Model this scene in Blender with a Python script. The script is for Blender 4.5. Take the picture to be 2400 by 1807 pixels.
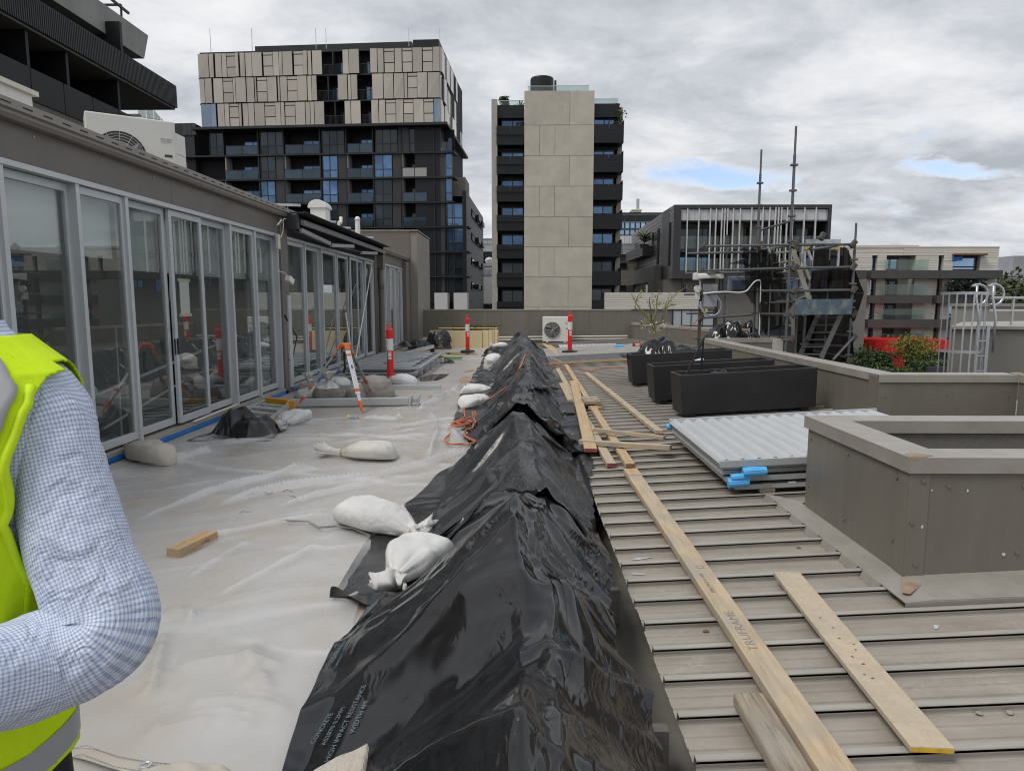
import bpy, bmesh, math, random
import numpy as np
from mathutils import Vector, Matrix, noise, Quaternion
R = math.radians
random.seed(7); rng = np.random.default_rng(7)
sc = bpy.context.scene
col = sc.collection
for o in list(bpy.data.objects): bpy.data.objects.remove(o)

# ------------------------------------------------------------------ camera
F, CZ = 1600.0, 1.62                       # focal length in photo pixels (photo 2400 wide), eye height
TH = math.atan((903.5-706)/F); YAW = math.atan(19/F*math.cos(TH))
cd = bpy.data.cameras.new('camera'); cam = bpy.data.objects.new('camera', cd); col.objects.link(cam)
cd.sensor_width = 36; cd.lens = 36*F/2400; cd.clip_start = .05; cd.clip_end = 4000
cam.location = (0, 0, CZ); cam.rotation_euler = (math.pi/2-TH, 0, YAW)
sc.camera = cam

# ------------------------------------------------------------------ sky, sun, exposure
SUN_EL, SUN_AZ = R(57), R(236)             # azimuth clockwise from +Y (behind and left of the camera)
w = bpy.data.worlds.new('World'); sc.world = w; w.use_nodes = True
nt = w.node_tree; nt.nodes.clear()
def N_(t, **k):
    n = nt.nodes.new(t)
    for a, b in k.items(): setattr(n, a, b)
    return n
def mathn(op, a, b=None, clamp=False):
    n = N_('ShaderNodeMath', operation=op, use_clamp=clamp)
    for i, v in enumerate((a, b)):
        if v is None: continue
        if isinstance(v, (int, float)): n.inputs[i].default_value = v
        else: nt.links.new(v, n.inputs[i])
    return n.outputs[0]
def ramp(fac, pts):
    n = N_('ShaderNodeValToRGB'); nt.links.new(fac, n.inputs[0]); e = n.color_ramp.elements
    while len(e) < len(pts): e.new(.5)
    for i, (p, c) in enumerate(pts): e[i].position = p; e[i].color = (*c, 1) if not isinstance(c, float) else (c, c, c, 1)
    return n.outputs[0]
out = N_('ShaderNodeOutputWorld'); bg = N_('ShaderNodeBackground'); bg.inputs[1].default_value = .1
sky = N_('ShaderNodeTexSky', sky_type='NISHITA', sun_disc=False, sun_elevation=SUN_EL, sun_rotation=SUN_AZ, air_density=1.0, dust_density=.6, ozone_density=1.5)
tc = N_('ShaderNodeTexCoord'); sep = N_('ShaderNodeSeparateXYZ'); nt.links.new(tc.outputs['Generated'], sep.inputs[0])
zz = mathn('ADD', mathn('MAXIMUM', sep.outputs[2], 0.0), .20)
px_, py_ = mathn('DIVIDE', sep.outputs[0], zz), mathn('DIVIDE', sep.outputs[1], zz)
cmb = N_('ShaderNodeCombineXYZ'); nt.links.new(px_, cmb.inputs[0]); nt.links.new(py_, cmb.inputs[1])
def nz(scale, det, rough, off, dist=.0, sx=1., lac=2.0):
    m = N_('ShaderNodeMapping'); nt.links.new(cmb.outputs[0], m.inputs[0]); m.inputs['Location'].default_value = off; m.inputs['Scale'].default_value = (sx, 1, 1)
    n = N_('ShaderNodeTexNoise', noise_dimensions='3D'); nt.links.new(m.outputs[0], n.inputs[0])
    n.inputs['Scale'].default_value = scale; n.inputs['Detail'].default_value = det; n.inputs['Roughness'].default_value = rough; n.inputs['Distortion'].default_value = dist; n.inputs['Lacunarity'].default_value = lac
    return n.outputs[0]
cov = nz(.9, 9, .57, (3.1, 1.7, .4), .35)
shade = nz(1.0, 7, .55, (8.3, 2.2, 5.1), .5, .8)
lumps = nz(2.6, 10, .63, (6.1, 3.3, 2.9), .25, .8)
fine = nz(3.6, 8, .6, (1.3, 7.2, 2.1), .3)
big = nz(.3, 3, .5, (4.7, 9.1, 6.3))
# the break in the cloud low over the fin-fronted building
def lump(cx, cy, rx, ry):
    dx = mathn('DIVIDE', mathn('SUBTRACT', px_, cx), rx); dy = mathn('DIVIDE', mathn('SUBTRACT', py_, cy), ry)
    return mathn('SUBTRACT', 1.0, mathn('ADD', mathn('MULTIPLY', dx, dx), mathn('MULTIPLY', dy, dy)), True)
warp = nz(3.0, 6, .6, (2.2, 5.5, 1.1)); wv = mathn('MULTIPLY', mathn('SUBTRACT', warp, .5), .75)
px_, py_ = mathn('ADD', px_, wv), mathn('ADD', py_, mathn('MULTIPLY', wv, .5))
hole = mathn('ADD', lump(.74, 2.60, .36, .18), mathn('MULTIPLY', lump(1.45, 2.38, .22, .12), .8))
c1 = mathn('ADD', cov, mathn('MULTIPLY', mathn('SUBTRACT', fine, .5), .22))
c1 = mathn('SUBTRACT', mathn('ADD', c1, .165), mathn('MULTIPLY', hole, .24))
cmask = ramp(c1, [(.41, 0.), (.56, 1.)])
sh = mathn('ADD', mathn('ADD', mathn('MULTIPLY', shade, .42), mathn('MULTIPLY', lumps, .55)), mathn('MULTIPLY', big, .12))
ccol = ramp(sh, [(.42, (6.8, 6.85, 6.95)), (.49, (6.0, 6.1, 6.3)), (.565, (4.7, 4.9, 5.25)), (.66, (3.4, 3.65, 4.05))])
# edges of the break are lit through
edge = ramp(c1, [(.46, 1.), (.60, 0.)])
mx0 = N_('ShaderNodeMixRGB'); nt.links.new(mathn('MULTIPLY', edge, .75), mx0.inputs[0]); nt.links.new(ccol, mx0.inputs[1]); mx0.inputs[2].default_value = (6.9, 6.9, 7.0, 1)
skyb = N_('ShaderNodeMixRGB', blend_type='MULTIPLY'); skyb.inputs[0].default_value = 1; nt.links.new(sky.outputs[0], skyb.inputs[1]); skyb.inputs[2].default_value = (1.35, 1.25, 1.3, 1)
mx = N_('ShaderNodeMixRGB'); nt.links.new(cmask, mx.inputs[0]); nt.links.new(skyb.outputs[0], mx.inputs[1]); nt.links.new(mx0.outputs[0], mx.inputs[2])
nt.links.new(mx.outputs[0], bg.inputs[0]); nt.links.new(bg.outputs[0], out.inputs[0])

sl = bpy.data.lights.new('sun', 'SUN'); sun = bpy.data.objects.new('sun', sl); col.objects.link(sun)
sl.energy = 1.5; sl.angle = R(24); sl.color = (1, .96, .9)
sd = Vector((math.sin(SUN_AZ)*math.cos(SUN_EL), math.cos(SUN_AZ)*math.cos(SUN_EL), math.sin(SUN_EL)))
sun.rotation_euler = sd.to_track_quat('Z', 'Y').to_euler(); sun.location = (0, -5, 30)
vs = sc.view_settings; vs.view_transform = 'Standard'; vs.look = 'None'; vs.exposure = 0.43; vs.gamma = 1
sc.render.engine = 'CYCLES'; cy = sc.cycles
cy.use_denoising = True; cy.denoiser = 'OPENIMAGEDENOISE'; cy.max_bounces = 8; cy.transparent_max_bounces = 12; cy.glossy_bounces = 4; cy.diffuse_bounces = 3
cy.pixel_filter_type = 'BLACKMAN_HARRIS'; cy.filter_width = 1.1; cy.caustics_reflective = False; cy.caustics_refractive = False; cy.sample_clamp_indirect = 6

# ------------------------------------------------------------------ where a photo pixel meets the world
def ray(u, v):
    a, b = (u-1200)/F, -(v-903.5)/F
    y = math.cos(TH)+b*math.sin(TH); z = -math.sin(TH)+b*math.cos(TH); c, s = math.cos(YAW), math.sin(YAW)
    return Vector((a*c-y*s, a*s+y*c, z))
ZD0 = (0, 0, 2400/2211)
ZA = (0, 0, .2715); ZB = (430, 80, .31646); ZC = (430, 400, .33906); ZD = (1100, 150, .36036); ZF = (1400, 400, .3003); ZG = (1900, 500, .27027)
Z7 = (0, 350, .45045); Z8 = (500, 700, .36166); Y1 = (1200, 700, .36166); Y2 = (1700, 800, .42042); Y3 = (0, 780, .6165); Y4 = (300, 1050, .45475)
Y5 = (1300, 1050, .49729); Y6 = (700, 750, .31646); S1 = (1620, 280, .21622); S2 = (1620, 560, .19892); S3 = (2160, 600, .18018); S4 = (1080, 450, .18083)
S5 = (640, 450, .16275); S6 = (1460, 450, .18018)
def q(Z, x, y): return Z[0]+x*Z[2], Z[1]+y*Z[2]
def gz(Z, x, y, z=0.):
    r = ray(*q(Z, x, y)); t = (z-CZ)/r.z; return Vector((r.x*t, r.y*t, z))
def gx(Z, x, y, X):
    r = ray(*q(Z, x, y)); t = X/r.x; return Vector((X, r.y*t, CZ+r.z*t))
def gy(Z, x, y, Y):
    r = ray(*q(Z, x, y)); t = Y/r.y; return Vector((r.x*t, Y, CZ+r.z*t))

# ------------------------------------------------------------------ materials
MATS = {}
def mat(name, c, rough=.6, metal=0., var=.12, vs=2.5, dirt=0., dcol=(.08, .07, .055), ds=1.2, bump=0., bs=60., stretch=(1, 1, 1), spec=.5, island=0., coat=0., alpha=1., rvar=0., emit=None, bump2=0., b2s=4., tint2=None):
    """Principled surface: grain (var), blotches of dirt, fine and broad relief; object coordinates in metres."""
    m = bpy.data.materials.new(name); m.use_nodes = True; t = m.node_tree; b = t.nodes['Principled BSDF']; L = t.links.new
    MATS[name] = m; m.diffuse_color = (*c, 1)
    b.inputs['Roughness'].default_value = rough; b.inputs['Metallic'].default_value = metal; b.inputs['Specular IOR Level'].default_value = spec
    b.inputs['Coat Weight'].default_value = coat; b.inputs['Alpha'].default_value = alpha
    if emit: b.inputs['Emission Color'].default_value = (*emit[:3], 1); b.inputs['Emission Strength'].default_value = emit[3]
    tc = t.nodes.new('ShaderNodeTexCoord'); mp = t.nodes.new('ShaderNodeMapping'); mp.inputs['Scale'].default_value = stretch
    L(tc.outputs['Object'], mp.inputs[0])
    oi = t.nodes.new('ShaderNodeObjectInfo'); ad = t.nodes.new('ShaderNodeVectorMath'); ad.operation = 'ADD'
    sc_ = t.nodes.new('ShaderNodeVectorMath'); sc_.operation = 'SCALE'; cx = t.nodes.new('ShaderNodeCombineXYZ')
    L(oi.outputs['Random'], cx.inputs[0]); L(oi.outputs['Random'], cx.inputs[2]); L(cx.outputs[0], sc_.inputs[0]); sc_.inputs['Scale'].default_value = 37.
    L(mp.outputs[0], ad.inputs[0]); L(sc_.outputs[0], ad.inputs[1]); vec = ad.outputs[0]
    def noise_(s, d=6, r=.6):
        n = t.nodes.new('ShaderNodeTexNoise'); L(vec, n.inputs[0]); n.inputs['Scale'].default_value = s; n.inputs['Detail'].default_value = d; n.inputs['Roughness'].default_value = r; return n.outputs[0]
    n1 = noise_(vs)
    lo = tuple(max(0, x*(1-var)) for x in c); hi = tuple(min(1, x*(1+var)) for x in c)
    if tint2: hi = tint2
    rp = t.nodes.new('ShaderNodeValToRGB'); L(n1, rp.inputs[0]); rp.color_ramp.elements[0].position = .3; rp.color_ramp.elements[1].position = .7
    rp.color_ramp.elements[0].color = (*lo, 1); rp.color_ramp.elements[1].color = (*hi, 1); cur = rp.outputs[0]
    if dirt:
        n2 = noise_(ds, 8, .65); r2 = t.nodes.new('ShaderNodeValToRGB'); L(n2, r2.inputs[0]); r2.color_ramp.elements[0].position = .48; r2.color_ramp.elements[1].position = .72
        r2.color_ramp.elements[1].color = (dirt, dirt, dirt, 1); mxx = t.nodes.new('ShaderNodeMixRGB'); L(r2.outputs[0], mxx.inputs[0]); L(cur, mxx.inputs[1]); mxx.inputs[2].default_value = (*dcol, 1); cur = mxx.outputs[0]
    if island:
        hs = t.nodes.new('ShaderNodeHueSaturation'); mr = t.nodes.new('ShaderNodeMapRange'); L(oi.outputs['Random'], mr.inputs[0]); mr.inputs[3].default_value = 1-island; mr.inputs[4].default_value = 1+island
        L(mr.outputs[0], hs.inputs['Value']); L(cur, hs.inputs['Color']); cur = hs.outputs[0]
    L(cur, b.inputs['Base Color'])
    if rvar:
        mr = t.nodes.new('ShaderNodeMapRange'); L(noise_(vs*1.7), mr.inputs[0]); mr.inputs[1].default_value = .3; mr.inputs[2].default_value = .7; mr.inputs[3].default_value = max(.02, rough-rvar); mr.inputs[4].default_value = min(1, rough+rvar); L(mr.outputs[0], b.inputs['Roughness'])
    last = None
    for (amt, s) in ((bump2, b2s), (bump, bs)):
        if amt:
            bp = t.nodes.new('ShaderNodeBump'); bp.inputs['Strength'].default_value = 1.; bp.inputs['Distance'].default_value = amt; L(noise_(s, 4, .55), bp.inputs['Height'])
            if last: L(last, bp.inputs['Normal'])
            last = bp.outputs[0]
    if last: L(last, b.inputs['Normal'])
    return m
def glass(name, tint=(.9, .95, .93), refl=1.0, rough=0., ior=1.5, body=0., bcol=(.5, .55, .53)):
    """Thin sheet: clear pass-through plus Fresnel mirror; body adds a little milky film."""
    m = bpy.data.materials.new(name); m.use_nodes = True; t = m.node_tree; t.nodes.clear(); L = t.links.new
    o = t.nodes.new('ShaderNodeOutputMaterial'); tr = t.nodes.new('ShaderNodeBsdfTransparent'); tr.inputs[0].default_value = (*tint, 1)
    g = t.nodes.new('ShaderNodeBsdfGlossy'); g.inputs['Roughness'].default_value = rough
    fr = t.nodes.new('ShaderNodeFresnel'); gb = t.nodes.new('ShaderNodeNewGeometry'); mr = t.nodes.new('ShaderNodeMapRange'); L(gb.outputs['Backfacing'], mr.inputs[0]); mr.inputs[3].default_value = ior; mr.inputs[4].default_value = 1/ior; L(mr.outputs[0], fr.inputs[0])   # same Fresnel on both faces of the thin pane
    ml = t.nodes.new('ShaderNodeMath'); ml.operation = 'MULTIPLY'; ml.use_clamp = True; L(fr.outputs[0], ml.inputs[0]); ml.inputs[1].default_value = refl
    mx = t.nodes.new('ShaderNodeMixShader'); L(ml.outputs[0], mx.inputs[0])
    if body:
        d = t.nodes.new('ShaderNodeBsdfDiffuse'); d.inputs[0].default_value = (*bcol, 1); m2 = t.nodes.new('ShaderNodeMixShader'); m2.inputs[0].default_value = body
        L(tr.outputs[0], m2.inputs[1]); L(d.outputs[0], m2.inputs[2]); L(m2.outputs[0], mx.inputs[1])
    else: L(tr.outputs[0], mx.inputs[1])
    L(g.outputs[0], mx.inputs[2]); L(mx.outputs[0], o.inputs[0]); MATS[name] = m; return m

# ------------------------------------------------------------------ mesh building
ORG = {}
class MB:
    def __init__(s): s.v = []; s.f = []; s.uv = None
    def hexa(s, p):                                   # 8 points: bottom ring 0-3, top ring 4-7
        b = len(s.v); s.v += [tuple(x) for x in p]
        s.f += [tuple(b+i for i in f) for f in ((3, 2, 1, 0), (4, 5, 6, 7), (0, 1, 5, 4), (1, 2, 6, 5), (2, 3, 7, 6), (3, 0, 4, 7))]; return s
    def box(s, x0, x1, y0, y1, z0, z1):
        return s.hexa([(x0, y0, z0), (x1, y0, z0), (x1, y1, z0), (x0, y1, z0), (x0, y0, z1), (x1, y0, z1), (x1, y1, z1), (x0, y1, z1)])
    def beam(s, a, b, wd, ht, up=(0, 0, 1), roll=0.):  # rectangular bar along a-b; wd across, ht along up
        a, b = Vector(a), Vector(b); d = (b-a).normalized(); u = Vector(up); x = d.cross(u)
        if x.length < 1e-4: x = d.cross(Vector((1, 0, 0)))
        x.normalize(); u = x.cross(d).normalized()
        if roll: qn = Quaternion(d, roll); x = qn @ x; u = qn @ u
        x = x*wd/2; u = u*ht/2
        return s.hexa([a-x-u, a+x-u, b+x-u, b-x-u, a-x+u, a+x+u, b+x+u, b-x+u])
    def tube(s, pts, r, n=8, cap=True):
        pts = [Vector(p) for p in pts]; m = len(pts); rr = r if hasattr(r, '__len__') else [r]*m
        t0 = (pts[1]-pts[0]).normalized(); nrm = t0.orthogonal().normalized(); b0 = len(s.v); prev = t0
        for i, p in enumerate(pts):
            t = ((pts[min(i+1, m-1)]-pts[max(i-1, 0)])).normalized()
            if i: nrm = prev.rotation_difference(t) @ nrm
            prev = t; bi = t.cross(nrm).normalized(); nrm = bi.cross(t).normalized()
            for k in range(n):
                a = 2*math.pi*k/n; s.v.append(tuple(p+(nrm*math.cos(a)+bi*math.sin(a))*rr[i]))
        for i in range(m-1):
            for k in range(n): a, c = b0+i*n+k, b0+i*n+(k+1) % n; s.f.append((a, c, c+n, a+n))
        if cap: s.f.append(tuple(b0+k for k in reversed(range(n)))); s.f.append(tuple(b0+(m-1)*n+k for k in range(n)))
        return s
    def lathe(s, prof, c=(0, 0, 0), n=20):             # prof: (r, z) from bottom to top
        b0 = len(s.v)
        for (r, z) in prof:
            for k in range(n): a = 2*math.pi*k/n; s.v.append((c[0]+r*math.cos(a), c[1]+r*math.sin(a), c[2]+z))
        for i in range(len(prof)-1):
            for k in range(n): a, e = b0+i*n+k, b0+i*n+(k+1) % n; s.f.append((a, e, e+n, a+n))
        s.f.append(tuple(b0+k for k in reversed(range(n)))); m = len(prof)-1; s.f.append(tuple(b0+m*n+k for k in range(n))); return s
    def prism(s, poly, h, ax=2):                      # poly: list of 3D points (planar), extruded by vector h
        b = len(s.v); n = len(poly); h = Vector(h); s.v += [tuple(p) for p in poly]+[tuple(Vector(p)+h) for p in poly]
        s.f.append(tuple(b+i for i in reversed(range(n)))); s.f.append(tuple(b+n+i for i in range(n)))
        for i in range(n): j = (i+1) % n; s.f.append((b+i, b+j, b+n+j, b+n+i))
        return s
    def grid(s, P, close=False):                      # P: array nv x nu x 3
        nv, nu = P.shape[:2]; b = len(s.v); s.v += [tuple(x) for x in P.reshape(-1, 3)]
        for j in range(nv-1):
            for i in range(nu-(0 if close else 1)):
                k = (i+1) % nu; s.f.append((b+j*nu+i, b+j*nu+k, b+(j+1)*nu+k, b+(j+1)*nu+i))
        return s
    def mesh(s, name, org=(0, 0, 0), smooth=False):
        me = bpy.data.meshes.new(name); ox, oy, oz = org
        me.from_pydata([(x-ox, y-oy, z-oz) for x, y, z in s.v], [], s.f)
        if smooth: me.polygons.foreach_set('use_smooth', [True]*len(me.polygons))
        me.validate(); me.update(); return me
    def obj(s, name, m=None, parent=None, smooth=False, bevel=0., org=None, fix=True, seg=2):
        o_ = ORG[parent.name] if parent else (Vector(org) if org is not None else Vector((0, 0, 0)))
        if parent is None and org is None and s.v:
            a = np.array(s.v); o_ = Vector((float((a[:, 0].min()+a[:, 0].max())/2), float((a[:, 1].min()+a[:, 1].max())/2), float(a[:, 2].min())))
        me = s.mesh(name, o_, smooth)
        if fix:
            bm = bmesh.new(); bm.from_mesh(me); bmesh.ops.recalc_face_normals(bm, faces=bm.faces); bm.to_mesh(me); bm.free()
        o = bpy.data.objects.new(name, me); col.objects.link(o)
        if m: me.materials.append(MATS[m] if isinstance(m, str) else m)
        if parent: o.parent = parent
        else: o.location = o_
        ORG[o.name] = o_
        if bevel:
            b = o.modifiers.new('bevel', 'BEVEL'); b.width = bevel; b.segments = seg; b.limit_method = 'ANGLE'; b.angle_limit = R(40)
            me.polygons.foreach_set('use_smooth', [True]*len(me.polygons))
            o.modifiers.new('wn', 'WEIGHTED_NORMAL')
        elif smooth:
            pass
        return o
def tag(o, label=None, cat=None, group=None, kind=None):
    for k, v in (('label', label), ('category', cat), ('group', group), ('kind', kind)):
        if v: o[k] = v
    return o
def thing(name, label, cat, loc=(0, 0, 0), group=None):
    o = bpy.data.objects.new(name, None); col.objects.link(o); o.location = loc; o.empty_display_size = .2; ORG[o.name] = Vector(loc)
    return tag(o, label, cat, group)
def kids(o): return [c for c in bpy.data.objects if c.parent == o]
def copy_tree(o, loc=None, rot=None, label=None, scale=None):
    ch = {}
    for c in bpy.data.objects: ch.setdefault(c.parent, []).append(c)
    def cp(x, p):
        c = x.copy(); col.objects.link(c); c.parent = p
        for k in ch.get(x, []): cp(k, c)
        return c
    c = cp(o, o.parent)
    if loc is not None: c.location = loc; ORG[c.name] = Vector(loc)
    if rot is not None: c.rotation_euler = rot
    if scale is not None: c.scale = scale
    if label: c['label'] = label
    return c
def share(name, me, parent, loc, rot=(0, 0, 0), scale=(1, 1, 1)):
    o = bpy.data.objects.new(name, me); col.objects.link(o); o.parent = parent
    o.location = Vector(loc)-(ORG[parent.name] if parent else Vector((0, 0, 0))); o.rotation_euler = rot; o.scale = scale; ORG[o.name] = Vector(loc); return o
TMP = bpy.data.scenes.new('workbench')
def evaluated_mesh(o):
    TMP.collection.objects.link(o)
    with bpy.context.temp_override(scene=TMP, view_layer=TMP.view_layers[0]): dg = bpy.context.evaluated_depsgraph_get()
    me = bpy.data.meshes.new_from_object(o.evaluated_get(dg)); TMP.collection.objects.unlink(o); return me
def text(s, size, m, parent, M, name='lettering', sx=1.0, thick=.0006):
    """Printed lettering as thin mesh. M places it: local x along the line, y up the letter, z out of the surface."""
    cu = bpy.data.curves.new('t', 'FONT'); cu.body = s; cu.size = size; cu.extrude = thick; cu.align_x = 'CENTER'; cu.align_y = 'CENTER'; cu.resolution_u = 2
    to = bpy.data.objects.new('t', cu); me = evaluated_mesh(to)
    bpy.data.objects.remove(to); bpy.data.curves.remove(cu)
    me.transform(Matrix.Diagonal((sx, 1, 1, 1))); me.transform(M); me.transform(Matrix.Translation(-(ORG[parent.name] if parent else Vector((0, 0, 0)))))
    me.materials.clear(); me.materials.append(MATS[m]); me.name = name
    o = bpy.data.objects.new(name, me); col.objects.link(o); o.parent = parent; ORG[o.name] = ORG[parent.name] if parent else Vector((0, 0, 0)); return o
def frame_m(o, x, z):
    x = Vector(x).normalized(); z = Vector(z).normalized(); y = z.cross(x).normalized(); x = y.cross(z)
    M = Matrix.Identity(4)
    for i in range(3): M[i][0], M[i][1], M[i][2], M[i][3] = x[i], y[i], z[i], o[i]
    return M
class Fac:
    """A vertical facade plane from plan point A (left) to B (right) as the viewer sees it; a along it, t up, n out of it."""
    def __init__(s, A, B):
        s.O = Vector((A[0], A[1], 0)); d = Vector((B[0]-A[0], B[1]-A[1], 0)); s.L = d.length; s.U = d.normalized(); s.N = Vector((s.U.y, -s.U.x, 0))
    def st(s, Z, x, y, n=0.):
        r = ray(*q(Z, x, y)); c = Vector((0, 0, CZ)); o = s.O+s.N*n; t = (o-c).dot(s.N)/r.dot(s.N); p = c+r*t
        return (p-s.O).dot(s.U), p.z
    def p(s, a, t, n=0.): r = s.O+s.U*a+s.N*n; return (r.x, r.y, t)
    def rect(s, Z, x0, y0, x1, y1, n=0.):
        xm, ym = (x0+x1)/2, (y0+y1)/2
        return s.st(Z, x0, ym, n)[0], s.st(Z, x1, ym, n)[0], s.st(Z, xm, y1, n)[1], s.st(Z, xm, y0, n)[1]
    def bx(s, mb, a0, a1, t0, t1, n0, n1):
        return mb.hexa([s.p(a0, t0, n1), s.p(a1, t0, n1), s.p(a1, t0, n0), s.p(a0, t0, n0), s.p(a0, t1, n1), s.p(a1, t1, n1), s.p(a1, t1, n0), s.p(a0, t1, n0)])
    def part(s, name, m, par, a0, a1, t0, t1, n0, n1, **k): return s.bx(MB(), a0, a1, t0, t1, n0, n1).obj(name, m, par, **k)
    def ring(s, mb, a0, a1, t0, t1, n0, n1, wd):
        s.bx(mb, a0, a0+wd, t0, t1, n0, n1); s.bx(mb, a1-wd, a1, t0, t1, n0, n1); s.bx(mb, a0+wd, a1-wd, t1-wd, t1, n0, n1); s.bx(mb, a0+wd, a1-wd, t0, t0+wd, n0, n1); return mb
    def window(s, par, a0, a1, t0, t1, n, cuts=(), rows=(), fm='dark_frame', gm='sky_tint_glass', fw=.07, dp=.08):
        """Framed window, its glass split at the given fractions; n is the plane of the glass."""
        mb = s.ring(MB(), a0, a1, t0, t1, n-.03, n+dp, fw)
        xs = [a0+fw]+[a0+(a1-a0)*c for c in cuts]+[a1-fw]; ys = [t0+fw]+[t0+(t1-t0)*c for c in rows]+[t1-fw]
        for x in xs[1:-1]: s.bx(mb, x-fw/2, x+fw/2, t0+fw, t1-fw, n-.02, n+dp*.8)
        for i in range(len(xs)-1):
            for y in ys[1:-1]: s.bx(mb, xs[i]+(fw/2 if i else 0), xs[i+1]-(fw/2 if i < len(xs)-2 else 0), y-fw/2, y+fw/2, n-.02, n+dp*.8)
        f = mb.obj('window', fm, par)
        for i in range(len(xs)-1):
            for j in range(len(ys)-1): s.part('pane', gm, f, xs[i]+.01, xs[i+1]-.01, ys[j]+.01, ys[j+1]-.01, n-.01, n+.01)
        return f
# ------------------------------------------------------------------ palette
mat('concrete_floor', (.36, .335, .305), .55, var=.14, vs=1.3, dirt=.35, dcol=(.30, .22, .13), ds=.9, bump=.0015, bs=90, rvar=.2)
mat('parapet_paint', (.165, .153, .130), .33, var=.10, vs=.9, dirt=.38, dcol=(.21, .195, .17), ds=1.6, bump=.0006, bs=120, rvar=.12, stretch=(2.2, 2.2, .35), spec=.4, bump2=.012, b2s=1.1)
mat('cap_metal', (.30, .282, .25), .45, var=.12, vs=4, dirt=.6, dcol=(.24, .21, .17), ds=5, bump=.0006, bs=120, rvar=.1)
mat('roof_sheet', (.34, .31, .27), .47, var=.11, vs=3, dirt=.55, dcol=(.25, .22, .18), ds=3.2, bump=.0006, bs=150, rvar=.12, stretch=(.35, 2.2, 1))
mat('fascia', (.155, .138, .122), .45, var=.06, vs=1.0, dirt=.2, dcol=(.19, .17, .15), ds=.8, rvar=.08, spec=.4)
mat('gutter', (.24, .22, .195), .42, var=.07, vs=1.0, dirt=.25, dcol=(.17, .15, .125), ds=1.5, rvar=.08)
mat('alu_frame', (.52, .55, .57), .35, metal=.15, var=.05, vs=3, dirt=.25, dcol=(.32, .31, .28), ds=3, rvar=.08)
mat('sill', (.36, .345, .30), .5, var=.1, dirt=.5, dcol=(.25, .22, .17), ds=6)
mat('blue_tape', (.02, .17, .52), .5, var=.15, vs=8)
mat('room_dark', (.06, .058, .055), .8); mat('room_floor', (.05, .045, .04), .5); mat('room_wall', (.22, .22, .21), .9); mat('blind', (.80, .80, .79), .8, var=.03); mat('curtain', (.6, .62, .62), .8, var=.05)
glass('door_glass', (.84, .875, .87), 1.8, body=.06, bcol=(.5, .55, .52))
mat('screw', (.28, .26, .23), .35, metal=.6); mat('black_rubber', (.012, .012, .013), .6, var=.2)
mat('white_plastic', (.72, .72, .70), .4, var=.03, dirt=.15, dcol=(.5, .47, .4)); mat('off_white', (.62, .60, .52), .5, var=.05)
mat('paper', (.78, .78, .72), .8, var=.02); mat('dark_slot', (.01, .01, .01), .7); mat('tape_cream', (.62, .62, .42), .7)
mat('galv', (.50, .53, .55), .38, metal=.55, var=.14, vs=9, dirt=.2, dcol=(.4, .38, .35), ds=8, rvar=.1)
mat('sign_grey', (.3, .31, .32), .6)

def roofmat():
    """Painted ribbed sheet: cleaner crowns, brown dust and run marks settled in the pans (object y runs across one pan)."""
    m = MATS['roof_pan'] = bpy.data.materials.new('roof_pan'); m.use_nodes = True; t = m.node_tree; b = t.nodes['Principled BSDF']; L = t.links.new; b.inputs['Roughness'].default_value = .45
    tc = t.nodes.new('ShaderNodeTexCoord'); sp_ = t.nodes.new('ShaderNodeSeparateXYZ'); L(tc.outputs['Object'], sp_.inputs[0]); oi = t.nodes.new('ShaderNodeObjectInfo'); cx = t.nodes.new('ShaderNodeCombineXYZ'); L(oi.outputs['Random'], cx.inputs[0]); sc2 = t.nodes.new('ShaderNodeVectorMath'); sc2.operation = 'SCALE'; sc2.inputs['Scale'].default_value = 60; L(cx.outputs[0], sc2.inputs[0]); ad = t.nodes.new('ShaderNodeVectorMath'); L(tc.outputs['Object'], ad.inputs[0]); L(sc2.outputs[0], ad.inputs[1])
    def nz_(s, sx, d=7):
        mp = t.nodes.new('ShaderNodeMapping'); mp.inputs['Scale'].default_value = sx; L(ad.outputs[0], mp.inputs[0]); n = t.nodes.new('ShaderNodeTexNoise'); n.inputs['Scale'].default_value = s; n.inputs['Detail'].default_value = d; n.inputs['Roughness'].default_value = .62; L(mp.outputs[0], n.inputs[0]); return n.outputs[0]
    def rmp(f, a, b_, c0, c1):
        r = t.nodes.new('ShaderNodeValToRGB'); L(f, r.inputs[0]); r.color_ramp.elements[0].position = a; r.color_ramp.elements[1].position = b_; r.color_ramp.elements[0].color = (*c0, 1); r.color_ramp.elements[1].color = (*c1, 1); return r.outputs[0]
    def mix(f, a, b_):
        n = t.nodes.new('ShaderNodeMixRGB'); L(f, n.inputs[0]); L(a, n.inputs[1]); L(b_, n.inputs[2]); return n.outputs[0]
    pan = rmp(nz_(2.6, (1, 2.5, 1)), .34, .68, (.265, .235, .195), (.355, .32, .275)); rib = rmp(nz_(5, (.6, 3, 1)), .3, .7, (.28, .262, .235), (.38, .357, .32)); blot = rmp(nz_(4.5, (1, 1.5, 1)), .5, .72, (0, 0, 0), (.7, .7, .7)); dust = rmp(nz_(40, (1, 1, 1), 3), .3, .7, (.24, .21, .17), (.42, .39, .34))
    mr = t.nodes.new('ShaderNodeMapRange'); L(sp_.outputs[1], mr.inputs[0]); mr.inputs[1].default_value = .050; mr.inputs[2].default_value = .060; col_ = mix(mr.outputs[0], rib, mix(blot, pan, dust)); L(col_, b.inputs['Base Color'])
    bp = t.nodes.new('ShaderNodeBump'); bp.inputs['Distance'].default_value = .0012; L(nz_(60, (.4, 1.5, 1), 3), bp.inputs['Height']); L(bp.outputs[0], b.inputs['Normal'])
roofmat()
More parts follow.
